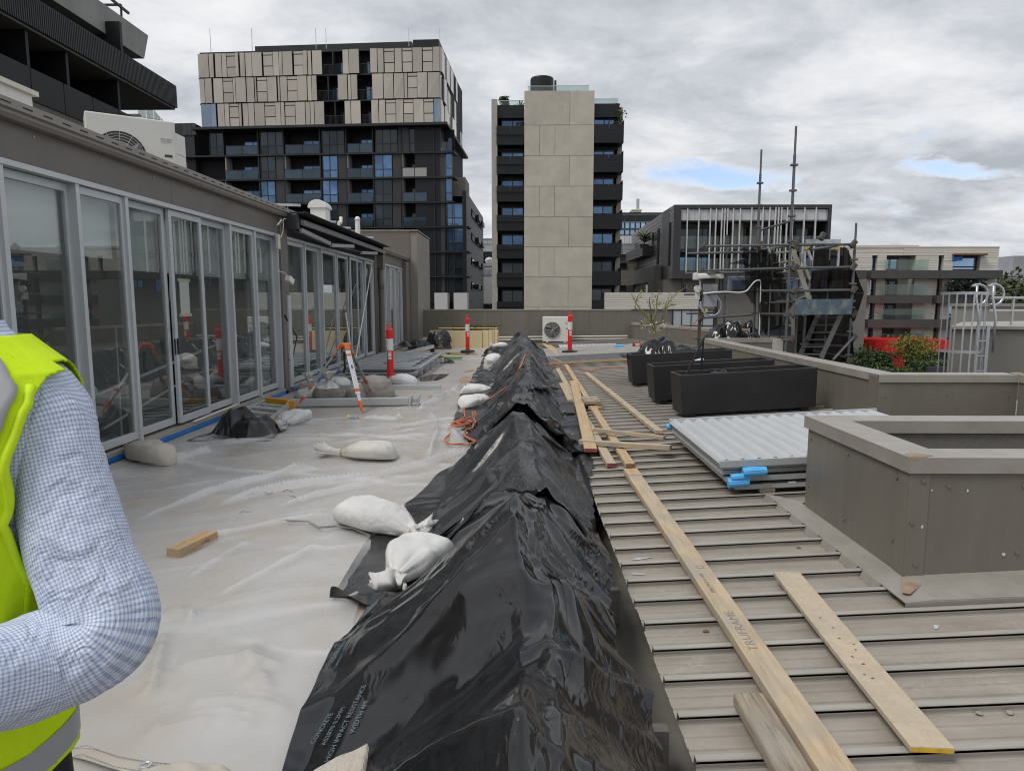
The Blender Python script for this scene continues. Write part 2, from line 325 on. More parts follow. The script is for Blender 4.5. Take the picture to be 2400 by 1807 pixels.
# ------------------------------------------------------------------ terrace and roof
PITCH, RX0 = .055, .62                       # the ribbed roof rises gently to the right from its gutter edge
def zr(x): return PITCH*(x-RX0)
def gr(Z, x, y, h=0.):
    r = ray(*q(Z, x, y)); t = (h-PITCH*RX0-CZ)/(r.z-PITCH*r.x); return Vector((r.x*t, r.y*t, CZ+r.z*t))
tag(MB().box(-4.6, .24, -5, 26.6, -.5, 0).obj('terrace_floor', 'concrete_floor'), kind='structure')
mb = MB(); mb.box(.24, 1.0, -5, 26.6, -.6, -.32); mb.box(.2, .26, -5, 26.6, -.32, .02)
gut = tag(mb.obj('box_gutter', 'cap_metal'), kind='structure')
for i in range(10):                            # timber noggings seen in the open gutter
    mb = MB().box(.262, .60, 1.2+i*1.35, 1.255+i*1.35, -.3, -.09); mb.obj('gutter_strap', 'cap_metal', gut)
RP = .254
def pan_mesh(x0, x1, name):
    prof = [(0, 0), (.016, .0), (.017, .010), (.013, .026), (.013, .038), (.015, .041), (.043, .041), (.046, .038), (.047, .026), (.054, 0), (.115, 0), (.119, .006), (.129, .006), (.133, 0), (.19, 0), (.194, .006), (.204, .006), (.208, 0), (RP+.004, 0)]
    mb = MB(); n = len(prof)
    for x in (x0, x1):
        for (y, z) in prof: mb.v.append((x, y, z+zr(x)+.004))
        for (y, z) in prof: mb.v.append((x, y, z+zr(x)+.001))
    for k in range(n-1):
        mb.f += [(k, k+1, 2*n+k+1, 2*n+k), (n+k, 3*n+k, 3*n+k+1, n+k+1), (k, n+k, n+k+1, k+1), (2*n+k, 2*n+k+1, 3*n+k+1, 3*n+k)]
    me = mb.mesh(name); me.materials.append(MATS['roof_pan']); return me
tag(MB().hexa([(.66, -4.6, zr(.66)-.1), (6.6, -4.6, zr(6.6)-.1), (6.6, 26.5, zr(6.6)-.1), (.66, 26.5, zr(.66)-.1), (.66, -4.6, zr(.66)-.01), (6.6, -4.6, zr(6.6)-.01), (6.6, 26.5, zr(6.6)-.01), (.66, 26.5, zr(.66)-.01)]).obj('roof_deck', 'parapet_paint'), kind='structure')
rib = bpy.data.objects.new('ribbed_roof', None); col.objects.link(rib); rib['kind'] = 'structure'; ORG[rib.name] = Vector((0, 0, 0))
pm_near, pm_far = pan_mesh(RX0-.005, 5.55, 'roof_sheet'), pan_mesh(RX0-.005, 4.06, 'roof_sheet')
k0 = 2.214-.035
for i in range(-25, 95):
    y = k0+i*RP
    if y < -3.9 or y > 26: continue
    share('roof_sheet', pm_near if y < 7.6 else pm_far, rib, (random.uniform(-.006, .006), y, 0))
# ------------------------------------------------------------------ parapets
def parapet(name, label, path, th, zb, zt, cap_w=.2, cap_h=.085, joints=(), screws=True, side=1, cap=True, trim=.05):
    """Upstand along a plan polyline (inner face), thickness to the left of travel * side."""
    root = thing(name, label, 'parapet', (*path[0], zb))
    P = [Vector((*p, 0)) for p in path]; n = len(P)
    for i in range(n-1):
        a, b = P[i], P[i+1]; d = (b-a).normalized(); nn = Vector((-d.y, d.x, 0))*side; L = (b-a).length
        f = MB(); e0 = nn*th
        f.hexa([a+Vector((0, 0, zb)), b+Vector((0, 0, zb)), b+e0+Vector((0, 0, zb)), a+e0+Vector((0, 0, zb)), a+Vector((0, 0, zt-.02)), b+Vector((0, 0, zt-.02)), b+e0+Vector((0, 0, zt-.02)), a+e0+Vector((0, 0, zt-.02))])
        w_ = f.obj('wall_panel', 'parapet_paint', root)
        js = [0]+[j*L for j in (joints[i] if i < len(joints) else ())]+[L]
        for k in range(len(js)-1):                # cladding sheets, proud, with lapped joints
            p0, p1 = a+d*(js[k]+.004), a+d*(js[k+1]-.004); o1 = -nn*(.006+.002*(k % 2))
            m2 = MB().hexa([p0+o1+Vector((0, 0, zb+.02)), p1+o1+Vector((0, 0, zb+.02)), p1-nn*.001+Vector((0, 0, zb+.02)), p0-nn*.001+Vector((0, 0, zb+.02)), p0+o1+Vector((0, 0, zt-.03)), p1+o1+Vector((0, 0, zt-.03)), p1-nn*.001+Vector((0, 0, zt-.03)), p0-nn*.001+Vector((0, 0, zt-.03))])
            sh_ = m2.obj('cladding_sheet', 'parapet_paint', root)
            if screws:
                for (fa, fz) in ((.06, .3), (.06, .72), (.5, .3), (.5, .74), (.94, .3), (.94, .72)):
                    if js[k+1]-js[k] < .5 and fa == .5: continue
                    c = p0.lerp(p1, fa)+o1+Vector((0, 0, zb+(zt-zb)*fz)); c2 = c-nn*.006
                    MB().tube([c, c2], .009, 6).obj('screw', 'screw', sh_)
        if cap:
            ov = nn*-.022; cw = nn*(cap_w-.022); ex = d*0
            z0, z1 = zt-cap_h, zt
            c = MB(); A_, B_ = a-(d*.02 if i else ex), b+(d*.0)
            # folded capping: top, inner drip face, outer drip face
            for (u0, u1, w0, w1) in ((ov, cw, z1-.006, z1), (ov, ov+nn*.004, z0, z1-.0065), (cw-nn*.004, cw, z0, z1-.0065)):
                c.hexa([A_+u0+Vector((0, 0, w0)), B_+u0+Vector((0, 0, w0)), B_+u1+Vector((0, 0, w0)), A_+u1+Vector((0, 0, w0)), A_+u0+Vector((0, 0, w1)), B_+u0+Vector((0, 0, w1)), B_+u1+Vector((0, 0, w1)), A_+u1+Vector((0, 0, w1))])
            c.obj('capping', 'cap_metal', root)
    return root
BY = 26.3
bw = parapet('back_parapet', 'long grey-brown parapet wall closing the far end of the terrace', [(4.25, BY), (-3.75, BY)], .25, -.3, 1.31, cap_w=.3, cap_h=.05, joints=[(.2, .265, .36, .62, .86)], side=-1, screws=False)
rp = parapet('roof_parapet', 'grey-brown clad parapet with broad metal capping behind the black planters', [(4.07, 15.2), (4.07, 7.72)], .2, -.1, .80, cap_w=.27, joints=[(.33, .66)], side=1)
rp2 = parapet('roof_parapet', 'short clad parapet stretch facing the corrugated panels with rust-stained cap corner', [(4.045, 7.715), (5.62, 7.715)], .2, -.1, .797, cap_w=.27, joints=[()], side=1)
rp3 = parapet('roof_parapet', 'clad parapet return running beside the deep roof upstand', [(5.625, 7.70), (5.625, -3.5)], .2, -.1, .80, cap_w=.27, joints=[(.2, .5, .8)], side=1)
rp4 = parapet('low_parapet', 'low clad parapet between the flowering tree and the scaffold', [(4.25, 26.28), (5.7, 20.6)], .2, -.1, .80, cap_w=.25, joints=[(.5,)], side=1, screws=False)
rp5 = parapet('low_parapet', 'short parapet end wall beneath the scaffold with plastic-wrapped stack behind', [(4.08, 15.22), (5.6, 15.22)], .2, -1.5, .795, cap_w=.25, joints=[(.4,)], side=1, screws=False)
# the deep upstand (light-well kerb) on the roof at right
UX, UY0, UY1, UX2, UT = 2.085, 3.58, 4.88, 5.3, .80
up = thing('roof_upstand', 'deep square metal-clad upstand with open top standing on the ribbed roof', 'upstand', (UX, UY0, .1))
th = .17
MB().box(UX, UX+th, UY0+th, UY1-th, .05, UT-.02).obj('side_wall', 'parapet_paint', up)
MB().box(UX, UX2, UY0, UY0+th-.001, .05, UT-.02).obj('side_wall', 'parapet_paint', up)
MB().box(UX, UX2, UY1-th+.001, UY1, .05, UT-.02).obj('side_wall', 'parapet_paint', up)
MB().box(UX2-th, UX2, UY0+th, UY1-th, .05, UT-.02).obj('side_wall', 'parapet_paint', up)
mat('render_rough', (.16, .15, .135), .85, var=.12, vs=30, bump=.004, bs=160)
MB().box(UX+th+.001, UX2-th-.001, UY1-th-.012, UY1-th, .05, UT-.05).obj('rendered_lining', 'render_rough', up)
MB().box(UX+th+.001, UX2-th-.001, UY0+th, UY0+th+.012, .05, UT-.05).obj('rendered_lining', 'render_rough', up)
MB().box(UX+th, UX2-th, UY0+th+.013, UY1-th-.013, .06, .12).obj('well_floor', 'render_rough', up)
for (x0, x1) in ((UX+.10, UX+1.75), (UX+1.76, UX2)):
    s_ = MB().box(x0, x1, UY0-.006, UY0-.001, .11, UT-.05).obj('cladding_sheet', 'parapet_paint', up)
    for fx in (.06, .30, .5, .9):
        for fz in (.26, .80):
            if fx == .06 and fz == .26: continue
            c = Vector((x0+(x1-x0)*fx, UY0-.006, .1+.68*fz)); MB().tube([c, c-Vector((0, .007, 0))], .010, 8).obj('screw', 'screw', s_)
s_ = MB().box(UX-.006, UX-.001, UY0+.09, UY1-.03, .11, UT-.05).obj('cladding_sheet', 'parapet_paint', up)
for (fy, fz) in ((.02, .3), (.02, .82), (.5, .2), (.5, .82), (.97, .3), (.97, .8)):
    c = Vector((UX-.006, UY0+.09+(UY1-UY0-.12)*fy, .1+.68*fz)); MB().tube([c, c-Vector((.007, 0, 0))], .010, 8).obj('screw', 'screw', s_)
cf = MB(); cf.box(UX-.010, UX+.098, UY0-.011, UY0-.0065, .10, UT-.06); cf.box(UX-.011, UX-.0065, UY0-.0065, UY0+.088, .10, UT-.06); cf.obj('corner_flashing', 'parapet_paint', up)
for (dx, fz) in ((.06, .84), (.05, .16), (.015, .5)):
    c = Vector((UX+dx, UY0-.011, .1+.68*fz)); MB().tube([c, c-Vector((0, .007, 0))], .010, 8).obj('screw', 'screw', up)
mat('scuff', (.6, .59, .56), .7)
for (dx, z, s) in ((.11, .62, .006), (.30, .62, .007), (.075, .42, .008), (.52, .27, .009)):
    p = [Vector((UX+dx+s*random.uniform(.6, 1.3)*math.cos(a), UY0-.0118, z+s*random.uniform(.7, 1.6)*math.sin(a))) for a in np.linspace(0, 5.6, 7)]
    MB().prism(p, (0, .0006, 0)).obj('paint_scuff', 'scuff', up)
cw = .205; o_ = .024
def cap(mb, x0, x1, y0, y1): mb.box(x0, x1, y0, y1, UT-.008, UT)
c = MB(); cap(c, UX-o_, UX2+o_, UY0-o_, UY0+cw); c.box(UX-o_, UX2+o_, UY0-o_, UY0-o_+.005, UT-.085, UT-.0085); c.box(UX+cw, UX2, UY0+cw-.005, UY0+cw, UT-.075, UT-.0085); c.obj('capping', 'cap_metal', up)
c = MB(); cap(c, UX-o_, UX2+o_, UY1-cw, UY1+o_); c.box(UX+cw, UX2, UY1-cw, UY1-cw+.005, UT-.085, UT-.0085); c.obj('capping', 'cap_metal', up)
c = MB(); cap(c, UX-o_, UX+cw, UY0+cw+.001, UY1-cw-.001); c.box(UX-o_, UX-o_+.005, UY0-o_+.006, UY1+o_, UT-.085, UT-.0085); c.box(UX+cw-.005, UX+cw, UY0+cw, UY1-cw, UT-.085, UT-.0085); c.obj('capping', 'cap_metal', up)
mat('rust_seal', (.30, .21, .15), .8, var=.25, vs=18, bump=.002, bs=50)
def blob(pts, z, name, m, par, h=.002): MB().prism([Vector((x, y, z)) for x, y in pts], (0, 0, h)).obj(name, m, par)
# tray flashing round the upstand, notched down between the ribs
fl = MB(); fx0 = UX-.155
fl.hexa([(fx0, UY0-.30, zr(fx0)+.047), (UX, UY0-.30, zr(UX)+.047), (UX, UY1+.1, zr(UX)+.047), (fx0, UY1+.36, zr(fx0)+.047), (fx0, UY0-.30, zr(fx0)+.052), (UX, UY0-.30, zr(UX)+.060), (UX, UY1+.1, zr(UX)+.060), (fx0, UY1+.36, zr(fx0)+.052)])
fl.obj('tray_flashing', 'cap_metal', up)
fl = MB(); fl.hexa([(UX+.001, UY0-.30, zr(UX)+.046), (5.5, UY0-.30, zr(5.5)+.046), (5.5, UY0, zr(5.5)+.046), (UX+.001, UY0, zr(UX)+.046), (UX+.001, UY0-.30, zr(UX)+.057), (5.5, UY0-.30, zr(5.5)+.057), (5.5, UY0, zr(5.5)+.062), (UX+.001, UY0, zr(UX)+.062)])
fl.hexa([(fx0, UY0-.305, zr(fx0)+.002), (5.5, UY0-.305, zr(5.5)+.002), (5.5, UY0-.301, zr(5.5)+.002), (fx0, UY0-.301, zr(fx0)+.002), (fx0, UY0-.305, zr(fx0)+.052), (5.5, UY0-.305, zr(5.5)+.056), (5.5, UY0-.301, zr(5.5)+.056), (fx0, UY0-.301, zr(fx0)+.052)])
fl.obj('tray_flashing', 'cap_metal', up)
for i in range(3, 12):
    y = k0+i*RP
    if UY0-.3 < y < UY1+.1:
        MB().hexa([(fx0-.022, y+.062, zr(fx0)+.006), (fx0-.004, y+.062, zr(fx0)+.006), (fx0-.004, y+RP-.002, zr(fx0)+.006), (fx0-.022, y+RP-.002, zr(fx0)+.006), (fx0-.004, y+.062, zr(fx0)+.052), (fx0+.002, y+.062, zr(fx0)+.052), (fx0+.002, y+RP-.002, zr(fx0)+.052), (fx0-.004, y+RP-.002, zr(fx0)+.052)]).obj('flashing_tab', 'cap_metal', up)
blob([(UX-.02, UY0-.02), (UX+.03, UY0-.12), (UX-.10, UY0-.24), (UX-.13, UY0-.22), (UX-.05, UY0-.08)], zr(UX)+.0605, 'sealant', 'rust_seal', up)
blob([(UX-.02, UY0-.02), (UX+.06, UY0-.015), (UX+.12, UY0+.02), (UX+.05, UY0+.1), (UX, UY0+.07)], UT+.0005, 'sealant', 'rust_seal', up)
blob([(5.60, 7.72), (5.74, 7.75), (5.78, 7.93), (5.66, 7.9), (5.58, 7.8)], .8005, 'sealant', 'rust_seal', rp2)

# ------------------------------------------------------------------ the glazed penthouse on the left
GX = -4.2
pent = thing('glazed_penthouse', 'low penthouse with grey metal fascia and a long row of aluminium sliding glass doors', 'building', (GX, 3, 0))
MB().box(-9, GX-.02, -4, 26.3, -.3, .0).obj('floor_slab', 'room_floor', pent)
MB().box(-9.2, -9, -4, 26.3, 0, 3.0).obj('rear_wall', 'room_wall', pent)
MB().box(-9, GX-.25, -4, 26.3, 2.82, 2.95).obj('ceiling', 'room_wall', pent)
MB().box(-9, GX-.02, -4.2, -4, 0, 3).obj('end_wall', 'room_wall', pent)
mb = MB().hexa([(-10.5, -4, 3.1), (-4.12, -4, 3.12), (-4.12, 26, 3.12), (-10.5, 26, 3.1), (-10.5, -4, 3.3), (-4.12, -4, 3.14), (-4.12, 26, 3.14), (-10.5, 26, 3.3)]); mb.obj('roof_sheeting', 'roof_sheet', pent)
for y0, y1 in ((-4, 2.6), (2.605, 8.25), (8.255, 11.98)):
    fs = MB().box(-4.2, -4.13, y0, y1, 2.755, 3.10).obj('fascia_panel', 'fascia', pent)
    for k in range(12):
        y = y0+.5+k*.95
        if y < y1-.1: c = Vector((-4.13, y, 3.0)); MB().tube([c, c+Vector((.006, 0, 0))], .012, 6).obj('screw', 'screw', fs)
MB().box(-4.2, -4.14, 19.5, 25.0, 2.755, 3.10).obj('fascia_panel', 'fascia', pent)
def gutter(y0, y1):
    pr = [(-4.14, 3.06), (-4.05, 3.06), (-4.02, 3.09), (-4.02, 3.115), (-3.99, 3.125), (-3.99, 3.195), (-4.0, 3.20), (-4.02, 3.195), (-4.02, 3.15), (-4.05, 3.125), (-4.06, 3.08), (-4.14, 3.08)]
    g = MB().prism([Vector((x, y0, z)) for x, z in pr], (0, y1-y0, 0)).obj('gutter', 'gutter', pent)
    y = y0+.3; me = None
    while y < y1-.3:
        MB().box(-3.991, -3.9885, y, y+.11, 3.152, 3.164).obj('overflow_slot', 'dark_slot', g); y += .24
gutter(-4, 12.1); gutter(12.102, 19.6); gutter(19.602, 25.4)
# end wall rising at the far end
fe = thing('end_tower_wall', 'tall grey-brown rendered wall block rising behind the far penthouse doors', 'wall', (-6, 25.4, 0))
MB().box(-9, -3.98, 25.0, 28, -.3, 4.12).obj('wall', 'fascia', fe); MB().box(-3.979, -3.72, 25.03, 28.4, -.3, 4.09).obj('pilaster', 'gutter', fe); MB().box(-9.03, -3.69, 24.97, 28.43, 4.121, 4.16).obj('coping', 'cap_metal', fe)
MB().box(-4.6, -4.0, 24.2, 24.999, 0, 3.0).obj('return_wall', 'fascia', fe)
# sliding doors: each door a frame with glass, on heads and tracks
def door(y0, y1, xo, z0=.13, z1=2.70, fw=.065, head=True):
    mb = MB()
    mb.box(xo, xo+.04, y0, y0+fw, z0, z1); mb.box(xo, xo+.04, y1-fw, y1, z0, z1); mb.box(xo, xo+.04, y0+fw, y1-fw, z1-.075, z1); mb.box(xo, xo+.04, y0+fw, y1-fw, z0, z0+.085)
    d = mb.obj('sliding_door', 'alu_frame', pent, bevel=.004)
    MB().box(xo+.016, xo+.022, y0+fw-.01, y1-fw+.01, z0+.08, z1-.07).obj('glass', 'door_glass', d)
    return d
def mull(y, w_=.05, x0=-4.26, x1=-4.13, z0=.10, z1=2.752): return MB().box(x0, x1, y-w_/2, y+w_/2, z0, z1).obj('mullion', 'alu_frame', pent, bevel=.004)
def track(y0, y1, blue=True):
    MB().box(-4.28, -4.11, y0, y1, .06, .10).obj('sill_track', 'sill', pent)
    MB().box(-4.28, -4.115, y0, y1, 2.705, 2.752).obj('head_track', 'alu_frame', pent)
    MB().box(-4.30, -4.14, y0, y1, -.02, .06).obj('kerb', 'parapet_paint', pent)
    if blue: MB().box(-4.139, -4.10, y0, y1, .006, .058).obj('blue_flashing_tape', 'blue_tape', pent)
track(1.2, 11.95); track(12.2, 19.45); track(20.3, 24.15, False)
ys = [2.6, 3.55, 4.55, 5.55, 6.5, 7.30, 8.2, 9.05, 9.89, 10.8, 11.78]
for i in range(len(ys)-1): door(ys[i]+.01, ys[i+1]-.005, -4.25 if i % 2 else -4.20)
for y in (5.55, 6.5, 7.30, 9.89, 10.8, 11.80): mull(y, .055)
dh = thing('door_note', 'blank white paper note taped on the glass door beside the lock', 'note', (-4.15, 8.5, 1.6))
MB().box(-4.1845, -4.1835, 8.42, 8.66, 1.46, 1.86).obj('sheet', 'paper', dh)
for z in (1.43, 1.86): MB().box(-4.1832, -4.1826, 8.38, 8.70, z, z+.035).obj('tape', 'tape_cream', dh)
for y in (8.165, 8.235):
    MB().box(-4.155, -4.145, y-.012, y+.012, .98, 1.17).obj('door_pull', 'dark_slot', pent)
MB().box(-4.158, -4.14, 8.17, 8.21, 1.28, 1.33).obj('lock', 'alu_frame', pent)
ys2 = [12.25, 13.3, 14.42, 15.62, 16.9, 17.7, 18.5, 19.4]
for i in range(len(ys2)-1): door(ys2[i]+.01, ys2[i+1]-.005, -4.25 if i % 2 else -4.20)
for y in (12.25, 13.3, 14.42, 15.62, 19.42): mull(y, .05)
ys3 = [20.35, 21.2, 21.9, 22.8, 23.4, 24.1]
for i in range(len(ys3)-1): door(ys3[i]+.01, ys3[i+1]-.005, -4.25 if i % 2 else -4.20)
for y in ys3: mull(y, .07)
MB().box(-4.3, -4.1, 11.83, 12.19, -.02, 3.05).obj('pier', 'fascia', pent); MB().box(-4.099, -4.07, 12.02, 12.18, .1, 1.72).obj('cover_panel', 'alu_frame', pent)
MB().box(-4.3, -4.1, 19.46, 20.32, -.02, 3.05).obj('pier', 'fascia', pent); MB().box(-4.3, -4.12, 24.16, 24.199, 0, 2.75).obj('pier', 'fascia', pent)
MB().box(-4.28, -4.15, 12.19, 19.46, 2.755, 3.05).obj('fascia_panel', 'room_dark', pent)
# roller blinds and cords behind the glass
for i in range(len(ys)-1):
    b = MB().box(-4.30, -4.292, ys[i]+.06, ys[i+1]-.06, 1.98 if i > 4 else 2.08, 2.72).obj('roller_blind', 'blind', pent)
    MB().box(-4.308, -4.284, ys[i]+.06, ys[i+1]-.06, (1.98 if i > 4 else 2.08)-.025, (1.98 if i > 4 else 2.08)-.001).obj('blind_rail', 'white_plastic', b)
    for k in range(3 if i > 5 else 0):
        y = ys[i]+.15+k*.13; MB().tube([(-4.28, y, 2.70), (-4.275, y+.02, 1.9), (-4.28, y-.01, 1.62+.1*k)], .003, 5).obj('blind_cord', 'white_plastic', b)
nn_ = 36
def curtain(y0, y1, z0, z1, x=-4.36):
    P = np.zeros((2, nn_*3, 3)); s = np.linspace(0, 1, nn_*3)
    for j, z in enumerate((z0, z1)): P[j, :, 0] = x+.035*np.sin(s*nn_*2.2+j*.4); P[j, :, 1] = y0+(y1-y0)*s; P[j, :, 2] = z
    MB().grid(P).obj('curtain', 'curtain', pent, smooth=True, fix=False)
curtain(10.9, 11.72, .14, 2.7); curtain(12.3, 12.8, .14, 2.7); curtain(17.9, 19.3, .14, 2.7); curtain(20.5, 24.1, .14, 2.7)
mat('interior_pale', (.34, .37, .34), .9)
MB().box(-4.6, -4.58, 12.3, 17.6, .1, 2.7).obj('inner_screen', 'interior_pale', pent)
# things stored inside
it = thing('stacked_pipe', 'white poles leaning inside behind the glass doors', 'poles', (-4.9, 8, 0))
MB().tube([(-4.55, 6.6, .55), (-4.7, 10.5, .95)], .02, 8).obj('pole', 'white_plastic', it); MB().tube([(-4.5, 7.2, .25), (-4.75, 9.5, .5)], .016, 8).obj('pole', 'white_plastic', it); MB().tube([(-4.6, 7.7, .03), (-5.0, 8.4, 1.3)], .014, 8).obj('pole', 'galv', it)
# threshold pipe lying on the sill near the bag
pp = MB().tube([(-4.07, 8.35, .13), (-4.09, 9.7, .14)], .014, 8).obj('conduit_length', 'off_white'); tag(pp, 'length of cream conduit lying along the door sill', 'conduit')
# small white sensor lamp on its cable and conduit box at the pier
sl_ = thing('loose_wall_light', 'loose white square wall light dangling from its twin cables at the pier', 'wall light', (-4.0, 12.1, 1.6))
a = gx(S5, 70, 1145, -4.06); b = gx(S5, 220, 1225, -3.92); MB().tube([a, a.lerp(b, .5)+Vector((.02, 0, .03)), b], .006, 6).obj('cable', 'white_plastic', sl_); MB().tube([a+Vector((0, .02, .01)), a.lerp(b, .5)+Vector((.03, .03, .01)), b], .006, 6).obj('cable', 'white_plastic', sl_)
MB().beam(b+Vector((0, -.05, -.02)), b+Vector((.03, .07, -.09)), .10, .10).obj('lamp_body', 'white_plastic', sl_, bevel=.008)
cb = thing('junction_conduit', 'cream conduit box on the brown pier with loose white cable', 'conduit', (-4.05, 12, 2.3))
a = gx(S5, 60, 610, -4.08); b = gx(S5, 65, 825, -4.08); MB().box(-4.099, -4.05, a.y-.05, a.y+.06, b.z, a.z).obj('conduit_box', 'off_white', cb, bevel=.006)
pts = [gx(S5, x, y, -3.97) for x, y in ((60, 480), (95, 440), (120, 400))]; MB().tube(pts, .012, 6).obj('loose_end', 'white_plastic', cb)
pts = [gx(S5, x, y, -3.98) for x, y in ((80, 665), (115, 650), (140, 580), (150, 480), (140, 420), (160, 385), (180, 390))]; MB().tube(pts, .007, 6).obj('cable', 'white_plastic', cb)
# ------------------------------------------------------------------ folding-arm awning, closed, under the gutter
aw = thing('retracted_awning', 'retracted folding-arm awning with dark cassette and grey arms above the middle doors', 'awning', (-4, 12, 2.8))
mat('awning_dark', (.035, .037, .042), .5, var=.15); mat('awning_bar', (.42, .43, .45), .4, metal=.3, var=.08); mat('awning_fabric', (.025, .026, .03), .8)
MB().box(-4.13, -3.72, 12.05, 19.6, 3.128, 3.15).obj('cover_hood', 'awning_dark', aw)
MB().hexa([(-3.74, 12.0, 3.15), (-3.6, 12.0, 3.10), (-3.6, 19.6, 3.10), (-3.74, 19.6, 3.15), (-3.74, 12.0, 3.165), (-3.6, 12, 3.112), (-3.6, 19.6, 3.112), (-3.74, 19.6, 3.165)]).obj('hood_lip', 'awning_dark', aw)
MB().tube([(-3.98, 12.05, 3.05), (-3.98, 19.4, 3.05)], .07, 12).obj('fabric_roll', 'awning_fabric', aw, smooth=True)
fb = MB(); a0, b0 = Vector((-3.80, 12.22, 2.99)), Vector((-3.80, 19.5, 3.0))
for k in range(4): fb.box(-3.84-.0*k, -3.80, a0.y, b0.y, 2.955+k*.021, 2.955+k*.021+.015)
fb.box(-3.86, -3.841, a0.y, b0.y, 2.95, 3.04); fb.obj('front_rail', 'awning_bar', aw)
def arm(p, q_): MB().beam(p, q_, .06, .075).obj('folding_arm', 'awning_bar', aw, bevel=.008)
arm(gx(S5, 395, 550, -3.9), gx(S5, 815, 745, -3.97)); arm(gx(S5, 835, 770, -3.97), gx(S5, 1155, 785, -3.86)); arm(gx(S5, 1265, 875, -3.97), gx(S5, 1495, 885, -3.87))
MB().box(-4.1, -3.85, 12.0, 12.14, 2.86, 3.12).obj('end_bracket', 'awning_dark', aw, bevel=.02); MB().box(-4.1, -3.85, 19.42, 19.5, 2.9, 3.12).obj('end_bracket', 'awning_dark', aw)
MB().tube([(-4.0, 12.2, 2.86), (-4.0, 16, 2.82), (-4.0, 19.3, 2.88)], .02, 6).obj('torsion_bar', 'awning_dark', aw)
# downpipe at the end of the awning
dp = thing('downpipe', 'brown painted round downpipe with offset elbow beside the awning end', 'downpipe', (-4.0, 19.75, 0))
for (z0, z1, dx) in ((.02, .28, .012), (.28, 1.75, 0), (1.75, 1.95, .006)): MB().tube([(-3.98, 19.72, z0), (-3.98, 19.72, z1)], .085+dx, 14).obj('pipe', 'fascia', dp, smooth=False)
MB().tube([(-3.98, 19.72, 1.95), (-3.98, 19.74, 2.15), (-4.02, 19.9, 2.35), (-4.03, 19.95, 2.55), (-4.03, 19.95, 3.06)], .09, 14).obj('elbow', 'fascia', dp, smooth=True)
MB().box(-4.13, -3.93, 19.82, 20.1, 2.55, 3.05).obj('rainhead', 'fascia', dp, bevel=.01)
# white poles leaning on the doors near the downpipe
for (p0, p1, lab) in (((760, 1300), (1000, 690), 'long white pole leaning on the glass doors behind the tripod'), ((735, 1290), (820, 1000), 'short white pole leaning on the glass doors behind the tripod')):
    a = gx(ZC, p0[0]+430, p0[1], -3.85); b = gx(ZC, p1[0]+300, p1[1]-20, -4.06)
    o = MB().tube([a, b], .016, 8).obj('leaning_pole', 'white_plastic'); tag(o, lab, 'pole')
# cable loop hanging by the doors
pts = [gx(ZC, x, y, -4.09) for x, y in ((700, 1000), (745, 1080), (785, 1150), (770, 1220), (760, 1285), (730, 1310))]
tag(MB().tube(pts, .012, 6).obj('hanging_cable', 'black_rubber'), 'dark cable hanging loosely from the middle doors', 'cable')
# roof services on the penthouse
mat('ac_white', (.66, .655, .62), .4, var=.03, dirt=.12, dcol=(.45, .42, .36), ds=2); mat('grille_dark', (.05, .05, .05), .6); mat('logo_grey', (.12, .12, .13), .6)
def ac_unit(name, label, W, H, D, M, logo_side=1, n_ring=9):
    """Split-system outdoor unit. Local: front is -Y, x across, origin base centre."""
    loc = M.translation; r = thing(name, label, 'air conditioner', (0, 0, 0))
    MB().box(-W/2, W/2, -D/2, D/2, .03, H).obj('casing', 'ac_white', r, bevel=.02)
    for s in (-1, 1): MB().box(s*W*.33-.04, s*W*.33+.04, -D/2-.02, D/2+.02, 0, .029).obj('foot', 'ac_white', r)
    fc = Vector((-W*.14*logo_side, -D/2-.004, H*.48)); fr = min(H*.41, W*.3)
    MB().tube([fc+Vector((0, .003, 0)), fc-Vector((0, .004, 0))], fr, 32).obj('fan_opening', 'grille_dark', r)
    ho = MB()
    for k in range(3):
        a0 = k*2*math.pi/3
        pts = [fc+Vector((rr*math.cos(a0+rr*2.2), -.006, rr*math.sin(a0+rr*2.2))) for rr in np.linspace(.03, fr*.92, 6)]
        ho.tube(pts, [.02, .05, .06, .06, .05, .03], 6)
    ho.obj('fan_blade', 'logo_grey', r)
    gm = MB()
    for k in range(1, n_ring+1):
        rr = fr*k/n_ring; gm.tube([fc+Vector((rr*math.cos(a), -.016, rr*math.sin(a))) for a in np.linspace(0, 2*math.pi, 29)], .003 if k < n_ring else .008, 4, False)
    for k in range(12):
        a = k*math.pi/6; gm.tube([fc+Vector((.0, -.02, 0)), fc+Vector((fr*math.cos(a), -.02, fr*math.sin(a)))], .003, 4)
    gm.obj('fan_grille', 'ac_white', r)
    bx_ = W/2*logo_side
    MB().box(*sorted((bx_-logo_side*W*.18, bx_-logo_side*W*.04)), -D/2-.004, -D/2-.0008, H*.70, H*.90).obj('badge_plate', 'ac_white', r)
    text('MITSUBISHI\nELECTRIC', W*.028, 'logo_grey', r, frame_m((bx_-logo_side*W*.11, -D/2-.005, H*.735), (1, 0, 0), (0, -1, 0)), sx=1.0)
    MB().box(*sorted((bx_-logo_side*W*.14, bx_-logo_side*W*.05)), -D/2-.004, -D/2-.0005, H*.52, H*.555).obj('handle_slot', 'grille_dark', r)
    for k in range(3): MB().box(bx_-.0005 if logo_side > 0 else bx_-.004, bx_+.004 if logo_side > 0 else bx_+.0005, -D*.2, D*.2, H*(.34+.16*k), H*(.37+.16*k)).obj('side_slot', 'grille_dark', r)
    MB().box(*sorted((bx_, bx_+logo_side*.05)), -D*.3, D*.1, H*.08, H*.24).obj('valve_cover', 'ac_white', r, bevel=.01)
    r.matrix_world = M; ORG[r.name] = loc; return r
